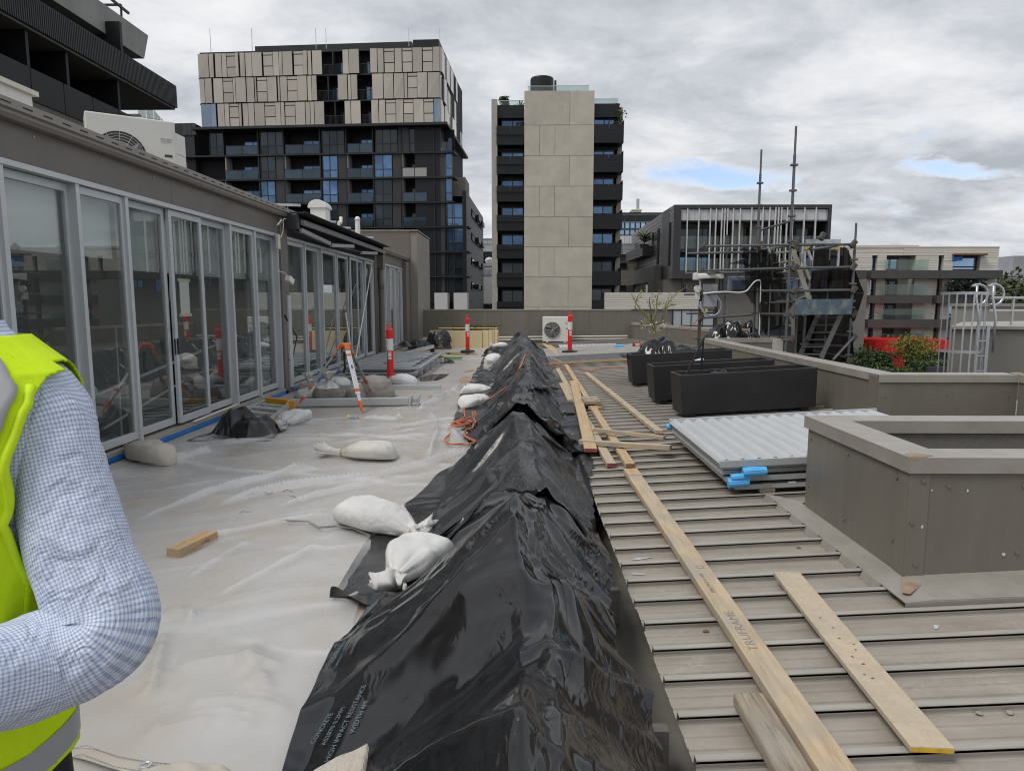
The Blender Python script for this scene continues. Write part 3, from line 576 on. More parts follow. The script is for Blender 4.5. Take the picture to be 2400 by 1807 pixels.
# unit on the penthouse roof (photo: above the gutter at left)
p = gx(ZA, 1395, 1090, -5.0)
ac_unit('roof_air_conditioner', 'large white air conditioner on the penthouse roof above the gutter, front towards the terrace', 1.05, 1.0, .38, Matrix.Translation((-5.25, p.y-.35, p.z-1.0)) @ Matrix.Rotation(R(34), 4, 'Z'))
pq = gy(Y1, 283, 270, 25.7)
ac_unit('wall_air_conditioner', 'white air conditioner standing on the floor against the far parapet', 1.02, .96, .36, Matrix.Translation((pq.x+.02, 25.75, .09)) @ Matrix.Rotation(R(-4), 4, 'Z'))
# white box housing further left on the roof
wb = thing('roof_box_housing', 'pale rendered box kerb on the penthouse roof beside the black balconies', 'roof box', (-6, 7, 3.2))
a = gx(ZA, 275, 830, -6.2); MB().box(-9, -6.2, a.y-3, a.y, 3.2, a.z).obj('housing', 'ac_white', wb); MB().box(-9, -6.15, a.y-3, a.y+.06, a.z+.001, a.z+.06).obj('coping', 'off_white', wb)
wa = thing('white_plant_wall', 'white panelled wall behind the roof air conditioner', 'wall', (-9, 13, 3))
a = gx(ZA, 1595, 1185, -8.0); b = gx(ZA, 1480, 1150, -8.0)
hp = (a.z-3.15)/5
for k in range(5): MB().box(-9, -8.0, b.y-1.2, a.y, 3.15+k*hp, 3.15+(k+1)*hp-.012).obj('panel', 'ac_white', wa)
# exhaust cowl
cx = gx(S5, 740, 440, -5.2); cw_ = thing('exhaust_cowl', 'white rectangular kitchen exhaust duct with curved gooseneck cowl on the roof', 'exhaust cowl', (-5.2, cx.y, 3.1))
y_ = cx.y; t_ = gx(S5, 740, 240, -5.2).z; tt = gx(S5, 740, 135, -5.2).z; hw = .42
MB().box(-5.5, -5.1, y_-.22, y_+.22, 3.1, t_).obj('duct', 'white_plastic', cw_)
pr = [Vector((-5.56, y_-.26, t_-.02))]+[Vector((-5.31+.25*math.cos(a), y_-.26, t_+ (tt-t_)*math.sin(a))) for a in np.linspace(math.pi, 0, 14)]+[Vector((-5.06, y_-.26, t_-.02))]
MB().prism(pr, (0, .52, 0)).obj('cowl', 'white_plastic', cw_, bevel=.01)
# vent pipes and strut brackets over the gutter
for (x0, y0, y1, lab, r_) in ((1222, 640, 360, 'tall white round-topped vent pipe on the penthouse roof', .075),):
    a, b = gx(S5, x0, y0, -4.9), gx(S5, x0, y1, -4.9); v = thing('vent_pipe', lab, 'vent pipe', (a.x, a.y, 3.1))
    MB().lathe([(r_, 0), (r_, b.z-3.1-.12)], (a.x, a.y, 3.1), 14).obj('pipe', 'white_plastic', v, smooth=False); MB().lathe([(r_*1.1, 0), (r_*1.1, .04), (r_*.9, .09), (r_*.4, .12)], (a.x, a.y, b.z-.12), 14).obj('cap', 'white_plastic', v, smooth=True)
a = gx(S5, 945, 500, -4.9); b = gx(S5, 985, 450, -4.9); v = thing('bent_vent_pipe', 'small white bent vent pipe beside the exhaust cowl', 'vent pipe', (a.x, a.y, 3.1))
MB().tube([(a.x, a.y, 3.1), (a.x, a.y, b.z-.05), (a.x, a.y+.08, b.z), (a.x, a.y+.22, b.z), (a.x, a.y+.26, b.z+.06), (a.x, a.y+.26, b.z+.16)], .045, 10).obj('pipe', 'white_plastic', v, smooth=True)
for i, (xr, yr, lab) in enumerate(((395, 195, 'galvanised strut bracket beside the near end of the awning'), (910, 432, 'galvanised strut bracket beside the exhaust cowl'), (1120, 520, 'galvanised strut bracket beside the bent vent pipe'), (1450, 657, 'galvanised strut bracket beyond the tall vent pipe'))):
    e = gx(S5, xr, yr, -3.75); s_ = thing('strut_bracket', lab, 'bracket', (e.x, e.y, 3.2), 'galvanised struts over the gutter')
    MB().beam((e.x, e.y, e.z), (e.x-1.0, e.y, e.z+.03), .041, .041).obj('channel', 'galv', s_); MB().tube([(e.x-.22, e.y, e.z-.02), (e.x-.22, e.y, 3.12)], .006, 6).obj('threaded_rod', 'galv', s_)
# ------------------------------------------------------------------ surroundings
GZ = -7.5
mat('asphalt', (.06, .06, .06), .9, var=.2, vs=.5); mat('black_clad', (.010, .0105, .012), .5, var=.12, vs=.6, spec=.35); mat('charcoal', (.022, .023, .025), .55, var=.1, vs=.5, spec=.35)
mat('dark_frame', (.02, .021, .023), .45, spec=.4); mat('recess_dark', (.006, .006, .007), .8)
mat('bronze_glass', (.41, .37, .315), .10, metal=.72, var=.06, vs=.25, rvar=.04, island=.10, bump2=.02, b2s=.35)
mat('bronze_blue', (.20, .25, .32), .08, metal=.75, var=.25, vs=.25, island=.1, bump2=.02, b2s=.35)
mat('sky_tint_glass', (.10, .18, .31), .05, metal=.6, var=.35, vs=.4, island=.22, bump2=.012, b2s=.5)  # the blue is reflected sky, put into the base colour of the panes
mat('dark_glass', (.035, .045, .055), .05, metal=.35, var=.3, vs=.5, island=.3, bump2=.01, b2s=.6)
mat('balustrade_glass', (.045, .07, .095), .08, metal=.35, var=.2, vs=.5, island=.2)
mat('pale_reveal', (.34, .34, .33), .7, var=.08); mat('panel_grey', (.033, .034, .038), .5, var=.06, island=.12)
mat('precast', (.51, .47, .39), .75, var=.10, vs=.8, dirt=.55, dcol=(.38, .35, .30), ds=.5, bump=.003, bs=14, island=.06)
mat('precast_edge', (.38, .355, .31), .8, var=.1); mat('off_form', (.29, .29, .27), .75, var=.16, vs=.5, dirt=.4, dcol=(.13, .13, .12), ds=.8, bump=.004, bs=20)
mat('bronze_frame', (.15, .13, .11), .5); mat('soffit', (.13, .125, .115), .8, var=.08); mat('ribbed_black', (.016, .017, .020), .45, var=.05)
mat('boards_white', (.66, .625, .55), .75, var=.12, vs=1.5, dirt=.4, dcol=(.46, .42, .35), ds=1.2, stretch=(.15, 1, 3), island=.05, bump=.004, bs=10)
mat('boards_grey', (.27, .25, .215), .8, var=.2, vs=1.2, dirt=.45, dcol=(.13, .12, .10), ds=.9, stretch=(.2, 1, 3), bump=.004, bs=10)
mat('zinc', (.115, .108, .10), .45, metal=.2, var=.15, vs=.7, island=.12); mat('zinc_dark', (.04, .04, .042), .5, var=.1)
mat('white_panel', (.60, .60, .60), .5, var=.03, island=.03); mat('fin_white', (.66, .66, .66), .4)
mat('beige_render', (.30, .285, .25), .8, var=.06, vs=.5); mat('taupe_render', (.185, .175, .155), .75, var=.06, vs=.5, dirt=.15, dcol=(.12, .11, .1))
mat('band_dark', (.065, .063, .061), .6, var=.08, vs=.7); mat('red_paint', (.55, .015, .015), .4, var=.08, vs=.5); mat('light_grey_clad', (.42, .44, .46), .5, var=.05, island=.05)
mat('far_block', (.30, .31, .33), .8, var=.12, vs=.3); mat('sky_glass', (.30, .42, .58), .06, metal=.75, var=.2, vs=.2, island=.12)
mat('blue_awning', (.02, .12, .42), .6); mat('timber_brown', (.16, .09, .045), .7, var=.2)
glass('rail_glass', (.78, .86, .84), 1.1, body=.04, bcol=(.5, .58, .56))
tag(MB().box(-900, 900, -300, 1800, GZ-2, GZ).obj('ground', 'asphalt'), kind='structure')
# the building we stand on: mass below the terrace
hb = thing('host_building', 'body of the building under the terrace and ribbed roof', 'building', (0, 10, GZ))
MB().box(-12, .2, -5, 27, GZ, -.52).obj('wall', 'taupe_render', hb); MB().box(.2, 4.3, -5, 26.5, GZ, -.62).obj('wall', 'taupe_render', hb); MB().box(4.301, 5.85, -4, 8.1, GZ, -.5).obj('wall', 'taupe_render', hb); MB().box(4.302, 5.8, 15.2, 26.5, GZ, -.12).obj('wall', 'taupe_render', hb)

# ------------------------------------------------------------------ bronze-and-black apartment block
fB = Fac((gy(ZB, 108, 420, 82.0).x, 82.0), (gy(ZB, 1898, 300, 80.0).x, 80.0))
bB = thing('bronze_apartment_block', 'tall apartment block of bronze mirror panels over black glazed storeys with balconies', 'building', (fB.O.x, 80, GZ))
def rB(x0, y0, x1, y1, n=0.): return fB.rect(ZB, x0, y0, x1, y1, n)
W = fB.L
t_top = fB.st(ZB, 1000, 122)[1]; t1 = fB.st(ZB, 130, 332)[1]; t2 = fB.st(ZB, 140, 521)[1]; t3 = fB.st(ZB, 150, 704)[1]
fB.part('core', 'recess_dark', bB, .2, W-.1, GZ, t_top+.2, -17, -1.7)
fB.part('parapet_band', 'charcoal', bB, .1, W-.3, t_top+.02, fB.st(ZB, 1000, 98)[1], -16.5, -.6)
a0, a1 = fB.st(ZB, 443, 90)[0], fB.st(ZB, 1645, 80)[0]; fB.part('plant_screen', 'charcoal', bB, a0, a1, t_top+.8, fB.st(ZB, 1000, 78, -3)[1], -12, -3)
for x in (135, 450, 935, 1012, 1640, 1875):
    a, t = fB.st(ZB, x, 60); mbp = Vector(fB.p(a, t_top, -2)); MB().tube([mbp, mbp+Vector((0, 0, t+2.2-t_top))], .035, 5).obj('lightning_rod', 'galv', bB)
rows = [
 '110-188 190-225 g225-238 238-285 285-321 w322-388 389-412 g412-420 420-458 459-507 508-583 g583-592 w592-662 663-708 709-733 735-808 g808-818 w818-888 889-920 921-948 955-1027 b1030-1178 1180-1225 1228-1303 b1306-1382 1385-1437 1438-1484 w1488-1562 1565-1618 w1622-1694 1697-1768 w1772-1846 1848-1897',
 '122-160 163-215 g215-225 225-295 w297-369 370-388 392-467 469-525 g525-533 533-545 w547-620 622-692 g692-700 700-716 718-770 w772-845 847-918 920-951 953-990 b993-1147 1147-1217 1219-1241 1243-1290 b1293-1398 1400-1482 1484-1557 1560-1634 1636-1660 w1662-1732 1734-1808 1810-1900',
 '134-210 212-248 g248-257 257-308 309-343 w344-412 413-432 g432-441 441-481 483-527 528-603 w605-683 684-722 724-752 w754-830 832-904 906-940 941-970 973-1045 b1047-1195 1195-1240 1242-1314 b1317-1393 1395-1448 1450-1498 w1500-1573 1575-1630 w1632-1702 1704-1780 w1782-1853 1855-1905']
tl = [t_top, t1, t2, t3]
for r_, row in enumerate(rows):
    hi, lo = tl[r_]-.05, tl[r_+1]+.08; ym = (225, 420, 610)[r_]
    fB.part('floor_edge', 'charcoal', bB, .1, W-.05, lo-.13, lo-.01, -1.6, -.05)
    for k, tok in enumerate(row.split()):
        kind = tok[0] if tok[0] in 'gwb' else 'p'; x0, x1 = (float(v) for v in tok.lstrip('gwb').split('-'))
        a0, a1 = fB.st(ZB, x0, ym-(x0+x1)*.01)[0], fB.st(ZB, x1, ym-(x0+x1)*.01)[0]; a0 = max(a0, 0); a1 = min(a1, W)
        d_ = random.choice((.0, .03, .06, .12)); m_ = 'bronze_blue' if (r_ == 2 and k in (0, 1)) or (r_ == 2 and x0 > 1850) else 'bronze_glass'
        if kind == 'p':
            tw = random.uniform(-.05, .05)          # panels lean a little off the plane
            mb = MB().hexa([fB.p(a0+.02, lo, d_+.06+tw), fB.p(a1-.02, lo, d_+.06-tw*.4), fB.p(a1-.02, lo, -.1), fB.p(a0+.02, lo, -.1), fB.p(a0+.02, hi, d_+.06), fB.p(a1-.02, hi, d_+.06+tw*.5), fB.p(a1-.02, hi, -.1), fB.p(a0+.02, hi, -.1)])
            mb.obj('mirror_panel', m_, bB)
        elif kind == 'w':
            h = hi-lo; f_ = fB.bx(MB(), a0, a1, lo, hi, -.12, -.04).obj('window', 'bronze_frame', bB)
            for (u, v) in ((0, .40), (.42, .86), (.885, 1)): fB.part('pane', 'bronze_glass', f_, a0+.025, a1-.025, lo+h*u+.02, lo+h*v-.02, -.03, .02+.05*random.random())
        elif kind == 'b':
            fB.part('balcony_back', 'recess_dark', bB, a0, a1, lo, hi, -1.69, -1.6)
            wn = fB.window(bB, a0+(a1-a0)*.3, a1-.1, lo+.1, lo+(hi-lo)*.68, -1.5, (.5,), gm='sky_tint_glass' if r_ < 2 else 'dark_glass')
            fB.part('divider', 'charcoal', bB, (a0+a1)/2-.06, (a0+a1)/2+.06, lo, hi, -1.45, -.1) if x1-x0 > 120 else None
            br = MB(); fB.bx(br, a0, a1, lo+1.05, lo+1.1, -.1, -.04); nb = int((a1-a0)/.13)
            for i in range(nb): fB.bx(br, a0+(a1-a0)*(i+.5)/nb-.012, a0+(a1-a0)*(i+.5)/nb+.012, lo, lo+1.049, -.09, -.06)
            br.obj('balustrade', 'dark_frame', bB)
# right flank of the bronze storeys
cB = Vector(fB.p(W, 0)); pe = gy(ZB, 2056, 620, 97.5)
fS = Fac((cB.x, cB.y), (pe.x, pe.y))
for r_ in range(3):
    hi, lo = tl[r_]-.05, tl[r_+1]+.08; a = .1
    while a < fS.L-.5:
        wd = random.choice((.9, 1.4, 1.8, 2.4)); a1 = min(a+wd, fS.L)
        fS.part('mirror_panel', 'bronze_glass', bB, a, a1-.05, lo, hi, -.05, .06+random.choice((0, .08, .2))); a = a1+random.choice((0, .0, .35, .6))
fS.part('flank_wall', 'black_clad', bB, .05, fS.L, GZ, t_top+.8, -3, -.08)
# canopy ledge and dark storeys
fB.part('canopy_ledge', 'charcoal', bB, -.6, W+.9, t3-.28, t3, -3, .9)
fS.part('canopy_ledge', 'charcoal', bB, -.85, fS.L+.3, t3-.29, t3-.01, -2, .9)
sl_y = [885, 1068, 1250, 1432, 1615, 1795, 1975, 2150, 2325]
sl_t = [fB.st(ZB, 1200, y)[1] for y in sl_y]; tops = [t3-.28]+[t-.16 for t in sl_t]
def aB(x, y=1000): return fB.st(ZB, x, y)[0]
aL, aR = aB(0), aB(1995); aR2 = aB(2095)
rowsD = [
 [('g', 190, 295, 2), ('b', 310, 555, 1), ('w', 565, 735, 3), ('b', 750, 1010, 1), ('w', 1022, 1190, 3), ('b', 1212, 1397, 1), ('w', 1418, 1585, 3), ('p', 1590, 1668, 0), ('w', 1672, 1840, 3), ('p', 1845, 1905, 0), ('b', 1910, 1990, 1)],
 [('r', 70, 305, 0), ('b', 310, 552, 0), ('w', 568, 680, 2), ('p', 685, 745, 0), ('b', 750, 1012, 1), ('w', 1028, 1142, 2), ('p', 1146, 1207, 0), ('b', 1213, 1402, 1), ('w', 1412, 1546, 2), ('p', 1550, 1612, 0), ('b', 1620, 1802, 2), ('p', 1805, 1858, 0), ('p', 1862, 1936, 0), ('w', 1940, 1992, 1)]]
for i in range(len(sl_t)):
    lo, hi = sl_t[i], tops[i]; ext = i >= 3
    fB.part('slab_edge', 'charcoal', bB, aL-.3, (aR2 if ext else aR)+.25, lo-.16, lo, -2, .18)
    for (kd, x0, x1, n) in rowsD[0 if i == 0 else 1]:
        yy = 800+180*i; a0, a1 = aB(x0, yy), aB(x1, yy)
        if kd == 'p': fB.part('wall_panel', 'panel_grey', bB, a0, a1, lo+.01, hi, -.5, -.05)
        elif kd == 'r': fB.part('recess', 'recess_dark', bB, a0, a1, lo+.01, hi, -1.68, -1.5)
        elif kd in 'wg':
            gm_ = random.choice(('sky_tint_glass', 'sky_tint_glass', 'dark_glass')) if i < 3 else 'dark_glass'
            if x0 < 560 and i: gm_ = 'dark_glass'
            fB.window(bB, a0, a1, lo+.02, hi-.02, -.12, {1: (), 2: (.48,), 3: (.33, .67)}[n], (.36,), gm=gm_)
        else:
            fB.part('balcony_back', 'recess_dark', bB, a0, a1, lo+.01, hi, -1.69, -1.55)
            if i: fB.part('side_reveal', 'pale_reveal', bB, a0, a0+.12, lo+.01, hi, -1.5, -.02)
            f0 = .40 if n < 2 else .28
            fB.window(bB, a0+(a1-a0)*f0, a1-.25, lo+.05, lo+(hi-lo)*.66, -1.45, (.5,), gm='sky_tint_glass' if n < 2 else 'pale_reveal')
            if n or i:
                mg = 'balustrade_glass' if i != 1 or n < 2 else 'pale_reveal'
                bl = MB(); fB.bx(bl, a0+.02, a1, lo+1.05, lo+1.09, -.02, .04); fB.bx(bl, (a0+a1)/2-.02, (a0+a1)/2+.02, lo+.05, lo+1.049, -.02, .03); bo = bl.obj('balustrade', 'dark_frame', bB)
                fB.part('glass_panel', mg, bo, a0+.05, (a0+a1)/2-.04, lo+.06, lo+1.03, -.01, .02); fB.part('glass_panel', mg, bo, (a0+a1)/2+.04, a1-.03, lo+.06, lo+1.03, -.01, .02)
    if ext: fB.window(bB, aB(1950, 1350), aB(2092, 1350), lo+.03, hi-.03, -.1, (.38,), (.36,), gm='sky_tint_glass' if i < 5 else 'dark_glass')
    for xc in (560, 746, 1016, 1208, 1406, 1616, 1856):
        fB.part('column', 'charcoal', bB, aB(xc, 1000)-.07, aB(xc, 1000)+.07, lo+.01, hi-.001, -1.5, .06)
fS.part('flank_panel', 'beige_render', bB, .1, 6.5, sl_t[2], tops[1]+.6, -.3, .4)
for k in range(3): fS.part('flank_slab', 'charcoal', bB, -.2, 1.2, sl_t[k]-.2, sl_t[k]-.02, -.3, .8)
# left return and linked wing
fB.part('wing', 'charcoal', bB, aL-8, aL+1.2, GZ, fB.st(ZB, 60, 650)[1], -6, -.6)
for k in range(3): fB.part('wing_panel', 'panel_grey', bB, aL-.1+k*.55, aL+.4+k*.55, fB.st(ZB, 60, 740)[1], fB.st(ZB, 60, 655)[1], -.59, -.5)
# white low boxes in front of its foot
for (x0, y0, x1, y1) in ((1735, 845, 1825, 962), (1868, 845, 1962, 962)):
    a0, a1, b0, b1 = fB.rect(ZC, x0, y0, x1, y1, 2); 
    for k in range(2): fB.part('pale_panel', 'white_panel', bB, a0, a1, b0-6+(b1-b0+6)*k/2+.02, b0-6+(b1-b0+6)*(k+1)/2, .5, 2)
# black brick-clad neighbour with slit windows
pA = gy(ZC, 1955, 300, 79); pBk = gy(ZC, 2072, 400, 104)
fK = Fac((pA.x, 79.), (pBk.x, 104.))
bK = thing('black_slit_block', 'black brick-clad block with raking strip windows beside the bronze apartments', 'building', (pA.x, 90, GZ))
ktop = fK.st(ZC, 1960, 150)[1]
fK.part('wall', 'black_clad', bK, 0, fK.L, GZ, ktop, -.45, 0); fK.part('rear_mass', 'black_clad', bK, 6, fK.L-.02, GZ, ktop-.02, -9, -.451)
for (y0, y1) in ((265, 350), (430, 500), (600, 660), (770, 815)):
    a0, tA = fK.st(ZC, 1990, y0); a1, _ = fK.st(ZC, 2066, y0); tB_ = fK.st(ZC, 1990, y0+52)[1]
    f_ = fK.window(bK, a0, a1, tB_, tA, .05, (.25, .5, .75), (), gm='pale_reveal' if y0 < 580 else 'sky_tint_glass', fw=.12)
    for kk in (.25, .62): fK.part('open_sash', 'dark_frame', bK, a0+(a1-a0)*kk, a0+(a1-a0)*(kk+.2), tB_+.1, tA-.2, .14, .55)
fK.part('rooftop_shed', 'beige_render', bK, 4, 9, ktop+.001, ktop+2.2, -4, -.5)
# ------------------------------------------------------------------ pale far offices in the gap
def simple_block(name, label, Z, x0, y0, x1, y1, Y, m, depth=20, base=GZ, bands=(), cat='building', top_m=None):
    f = Fac((gy(Z, x0, (y0+y1)/2, Y).x, Y), (gy(Z, x1, (y0+y1)/2, Y).x, Y)); b = thing(name, label, cat, (f.O.x, Y, base))
    t = f.st(Z, (x0+x1)/2, y0)[1]; f.part('wall', m, b, 0, f.L, base, t, -depth, 0); f.part('roof_edge', top_m or m, b, -.1, f.L+.1, t+.001, t+.25, -depth-.1, .1)
    for (by0, by1, bm, n) in bands:
        t0, t1_ = f.st(Z, x0, by1)[1], f.st(Z, x0, by0)[1]; wd = f.L/n
        for k in range(n):
            if bm.endswith('glass'): f.window(b, wd*k+.02, wd*(k+1)-.02, t0, t1_, .02, (.5,) if wd > 2.5 else (), gm=bm, fw=.1)
            else: f.part('cladding_panel', bm, b, wd*k+.03, wd*(k+1)-.03, t0, t1_, .01, .08)
    return b, f
simple_block('pale_office', 'pale grey clad office seen in the gap beside the concrete tower', S4, 270, 620, 500, 1500, 125, 'light_grey_clad', bands=[(775, 925, 'dark_glass', 4), (1145, 1275, 'dark_glass', 3), (630, 676, 'light_grey_clad', 3), (1290, 1440, 'light_grey_clad', 2)])
b_, f_ = simple_block('white_terrace_house', 'white rendered house with rooftop rail and round vent in the gap', S4, 250, 960, 500, 1500, 110, 'white_panel', bands=[(1000, 1080, 'light_grey_clad', 4), (1450, 1520, 'dark_glass', 2)])
rr = MB(); a0 = 1.; 
for k in range(6): f_.bx(rr, a0+k*.9, a0+k*.9+.06, f_.st(S4, 350, 960)[1], f_.st(S4, 350, 905)[1], -1, -.94)
f_.bx(rr, a0, a0+4.6, f_.st(S4, 350, 908)[1], f_.st(S4, 350, 903)[1], -1, -.94); rr.obj('roof_rail', 'white_panel', b_)
bc = Vector(f_.p(f_.st(S4, 365, 890)[0], f_.st(S4, 365, 887)[1], -1)); MB().lathe([(.12, -2), (.12, -.5), (.5, -.35), (.72, 0), (.5, .4), (.1, .55)], bc, 12).obj('roof_vent', 'white_panel', b_, smooth=True)
# ------------------------------------------------------------------ concrete tower
YD = 66.
fD = Fac((gy(ZD, 357, 800, YD).x, YD), (gy(ZD, 806, 800, YD).x, YD))
bD = thing('concrete_tower', 'slim tower with blank precast concrete front between stacks of black balconies', 'building', (fD.O.x, YD, GZ))
W = fD.L; aj = fD.st(ZD, 652, 500)[0]; ak, al = fD.st(ZD, 457, 500)[0], fD.st(ZD, 557, 500)[0]
ty = [fD.st(ZD, 580, y)[1] for y in (175, 399, 598, 797, 995, 1190, 1385, 1578)]
pit = (ty[1]-ty[7])/6
while ty[-1] > GZ: ty.append(ty[-1]-pit)
fD.part('core', 'precast_edge', bD, .03, W-.03, GZ, ty[0]-.05, -22, -.12)
for i in range(len(ty)-1):
    cuts = [0, aj, W] if i % 2 == 0 else [0, ak, al, W]
    for k in range(len(cuts)-1): fD.part('precast_panel', 'precast', bD, cuts[k]+(.014 if k else 0), cuts[k+1]-(.014 if k < len(cuts)-2 else 0), ty[i+1]+.014, ty[i]-.014, -.1, random.uniform(0, .012))
aLf, aLe = fD.st(ZD, 184, 800, -.4)[0], -.02; aRs, aRe = W+.02, fD.st(ZD, 968, 800, -.4)[0]
fD.part('side_mass', 'black_clad', bD, aLf, aLe, GZ, fD.st(ZD, 270, 262)[1], -18, -2.2); fD.part('side_mass', 'black_clad', bD, aRs, aRe, GZ, fD.st(ZD, 900, 252)[1], -18, -2.2)
fD.part('edge_fin', 'precast_edge', bD, aLf-.55, aLf-.02, GZ, fD.st(ZD, 178, 226)[1], -15, -.2); fD.part('edge_fin', 'precast_edge', bD, aRe+.02, aRe+.5, GZ, fD.st(ZD, 980, 248)[1], -15, -1.8)
fD.part('parapet_band', 'black_clad', bD, aLf, aLe, fD.st(ZD, 270, 345)[1], fD.st(ZD, 270, 262)[1]+.01, -2.1, -.4); fD.part('parapet_band', 'black_clad', bD, aRs, aRe, fD.st(ZD, 900, 340)[1], fD.st(ZD, 900, 252)[1]+.01, -2.1, -.4)
bal = [(403, 525), (600, 715), (793, 895), (983, 1085), (1175, 1265), (1358, 1450), (1545, 1640)]; win = [348, 563, 745, 925, 1105, 1290, 1470]
bp_ = (fD.st(ZD, 270, 600)[1]-fD.st(ZD, 270, 1358)[1])/4
for side, (s0, s1, dy) in enumerate(((aLf, aLe, 0), (aRs, aRe, -10))):
    fl_ = []
    for i in range(7): fl_.append((fD.st(ZD, 270, bal[i][0]+dy)[1], fD.st(ZD, 270, bal[i][1]+dy)[1], fD.st(ZD, 270, win[i]+dy)[1]))
    for k in range(1, 3): l = fl_[6]; fl_.append((l[0]-bp_*k, l[0]-bp_*k-1.9, l[2]-bp_*k))
    for i, (bt, bb, wt) in enumerate(fl_):
        ex = 1.0 if side else 0; x0, x1 = s0-(.0 if side else .1), s1+(.4 if side else 0)
        fD.part('balcony_slab', 'black_clad', bD, x0+.02, x1-.02, bb, bb+.9, -2.1, -.12 if side == 0 else -.02)
        bo = fD.bx(MB(), x0, x1, bb+.88, bb+.93, -.2, -.01).obj('balustrade', 'dark_frame', bD)
        nP = 2
        for k in range(nP): fD.part('screen_panel', 'black_clad', bo, x0+(x1-x0)*k/nP+.02, x0+(x1-x0)*(k+1)/nP-.02, bb+.94, bt, -.12, -.05)
        if side: fD.part('screen_return', 'black_clad', bo, x1-.05, x1, bb+.5, bt+.35, -1.9, -.13)
        fD.window(bD, s0+.35 if side == 0 else s0+.02, s1-.02 if side == 0 else s1-.35, bb+.95, wt, -.95, (.5,), gm='sky_tint_glass' if i < 5 else 'dark_glass', fw=.09)
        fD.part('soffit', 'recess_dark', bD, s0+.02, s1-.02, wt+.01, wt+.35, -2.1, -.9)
def railglass(par, f, a0, a1, t0, t1_, n): g = f.bx(MB(), a0, a1, t1_, t1_+.05, n-.03, n+.03).obj('roof_rail', 'galv', par); f.part('glass_panel', 'rail_glass', g, a0+.03, a1-.03, t0, t1_-.01, n-.01, n+.01)
railglass(bD, fD, aLf+.1, -.05, fD.st(ZD, 270, 262)[1]+.05, fD.st(ZD, 270, 222)[1], -1.0); railglass(bD, fD, W+.05, aRe-.05, fD.st(ZD, 900, 252)[1]+.05, fD.st(ZD, 900, 210)[1], -1.0)
railglass(bD, fD, fD.st(ZD, 380, 150)[0], fD.st(ZD, 555, 150)[0], ty[0]+.02, fD.st(ZD, 450, 133)[1], -.7); railglass(bD, fD, fD.st(ZD, 556, 150)[0]+.03, fD.st(ZD, 784, 150)[0], ty[0]+.02, fD.st(ZD, 650, 130)[1], -.7)
cA, cB_ = fD.st(ZD, 398, 120, -3)[0], fD.st(ZD, 552, 120, -3)[0]; rad = (cB_-cA)/2; cc = fD.p((cA+cB_)/2, ty[0]-.1, -3-rad)
MB().lathe([(rad, 0), (rad, fD.st(ZD, 475, 75, -3)[1]-ty[0]), (rad*.96, fD.st(ZD, 475, 66, -3)[1]-ty[0]), (rad*.6, fD.st(ZD, 475, 64, -3)[1]-ty[0])], cc, 32).obj('cooling_tower', 'black_clad', bD, smooth=False)
fD.part('ladder_post', 'dark_frame', bD, cB_+.02, cB_+.22, ty[0], fD.st(ZD, 555, 108, -3)[1], -3.2, -3)
# balcony plants on the tower
# ------------------------------------------------------------------ blue glass office behind
simple_block('blue_glass_office', 'blue glass office with dark roof band behind the fin-fronted apartments', S6, -120, 288, 560, 1300, 130, 'light_grey_clad', bands=[(395, 480, 'sky_glass', 10), (490, 565, 'sky_glass', 10), (575, 690, 'white_panel', 10), (300, 384, 'charcoal', 5)], top_m='charcoal')
o, f_ = simple_block('roof_plant_box', 'cream rooftop lift box with flue on the blue glass office', S6, 125, 245, 238, 290, 131, 'off_white', depth=3, base=gy(S6, 180, 288, 131).z+.3, cat='roof box'); fp_ = Vector(f_.p(f_.st(S6, 198, 240)[0], f_.st(S6, 198, 245)[1], -.5)); MB().tube([fp_, fp_+Vector((0, 0, 2.2))], .3, 8).obj('flue', 'galv', o)
# ------------------------------------------------------------------ fin-fronted zinc building
YF = 70.
xl, xr = gy(S6, 660, 600, YF).x, gy(S1, 1525, 1000, YF).x
fF = Fac((xl, YF), (xr, YF)); W = fF.L
bF = thing('fin_fronted_apartments', 'dark zinc-framed apartments with white panel band and thin white vertical fins', 'building', (xl, YF, GZ))
ft = fF.st(ZF, 1200, 266)[1]; fb_ = fF.st(S6, 660, 1130)[1]
fr_ = MB(); fw = .3
fF.bx(fr_, 0, fw, fb_, ft, -6, .0); fF.bx(fr_, W-fw, W, fb_, ft, -6, 0); fF.bx(fr_, fw, W-fw, ft-.4, ft, -6, 0); fF.bx(fr_, fw, W-fw, fb_, fb_+.8, -6, 0); fr_.obj('box_frame', 'zinc_dark', bF)
fF.part('inner_mass', 'taupe_render', bF, fw, W-fw, fb_+.81, ft-.41, -8, -2.6)
wt0, wt1 = fF.st(S6, 900, 365)[1], fF.st(S6, 900, 228)[1]
edges = [fw+.02, 2.1, 3.4, 4.4, 5.3, 6.6, 8.0, 9.0, 10.2, 11.2, 12.0, 13.0, 14.1, 15.2, W-fw-.02]
for k in range(len(edges)-1): fF.part('white_panel', 'white_panel', bF, edges[k]+.02, edges[k+1]-.02, wt0, wt1, -.35, -.18+.01*(k % 2))
fF.part('band_soffit', 'soffit', bF, fw, W-fw, wt0-.12, wt0-.01, -2.6, -.2)
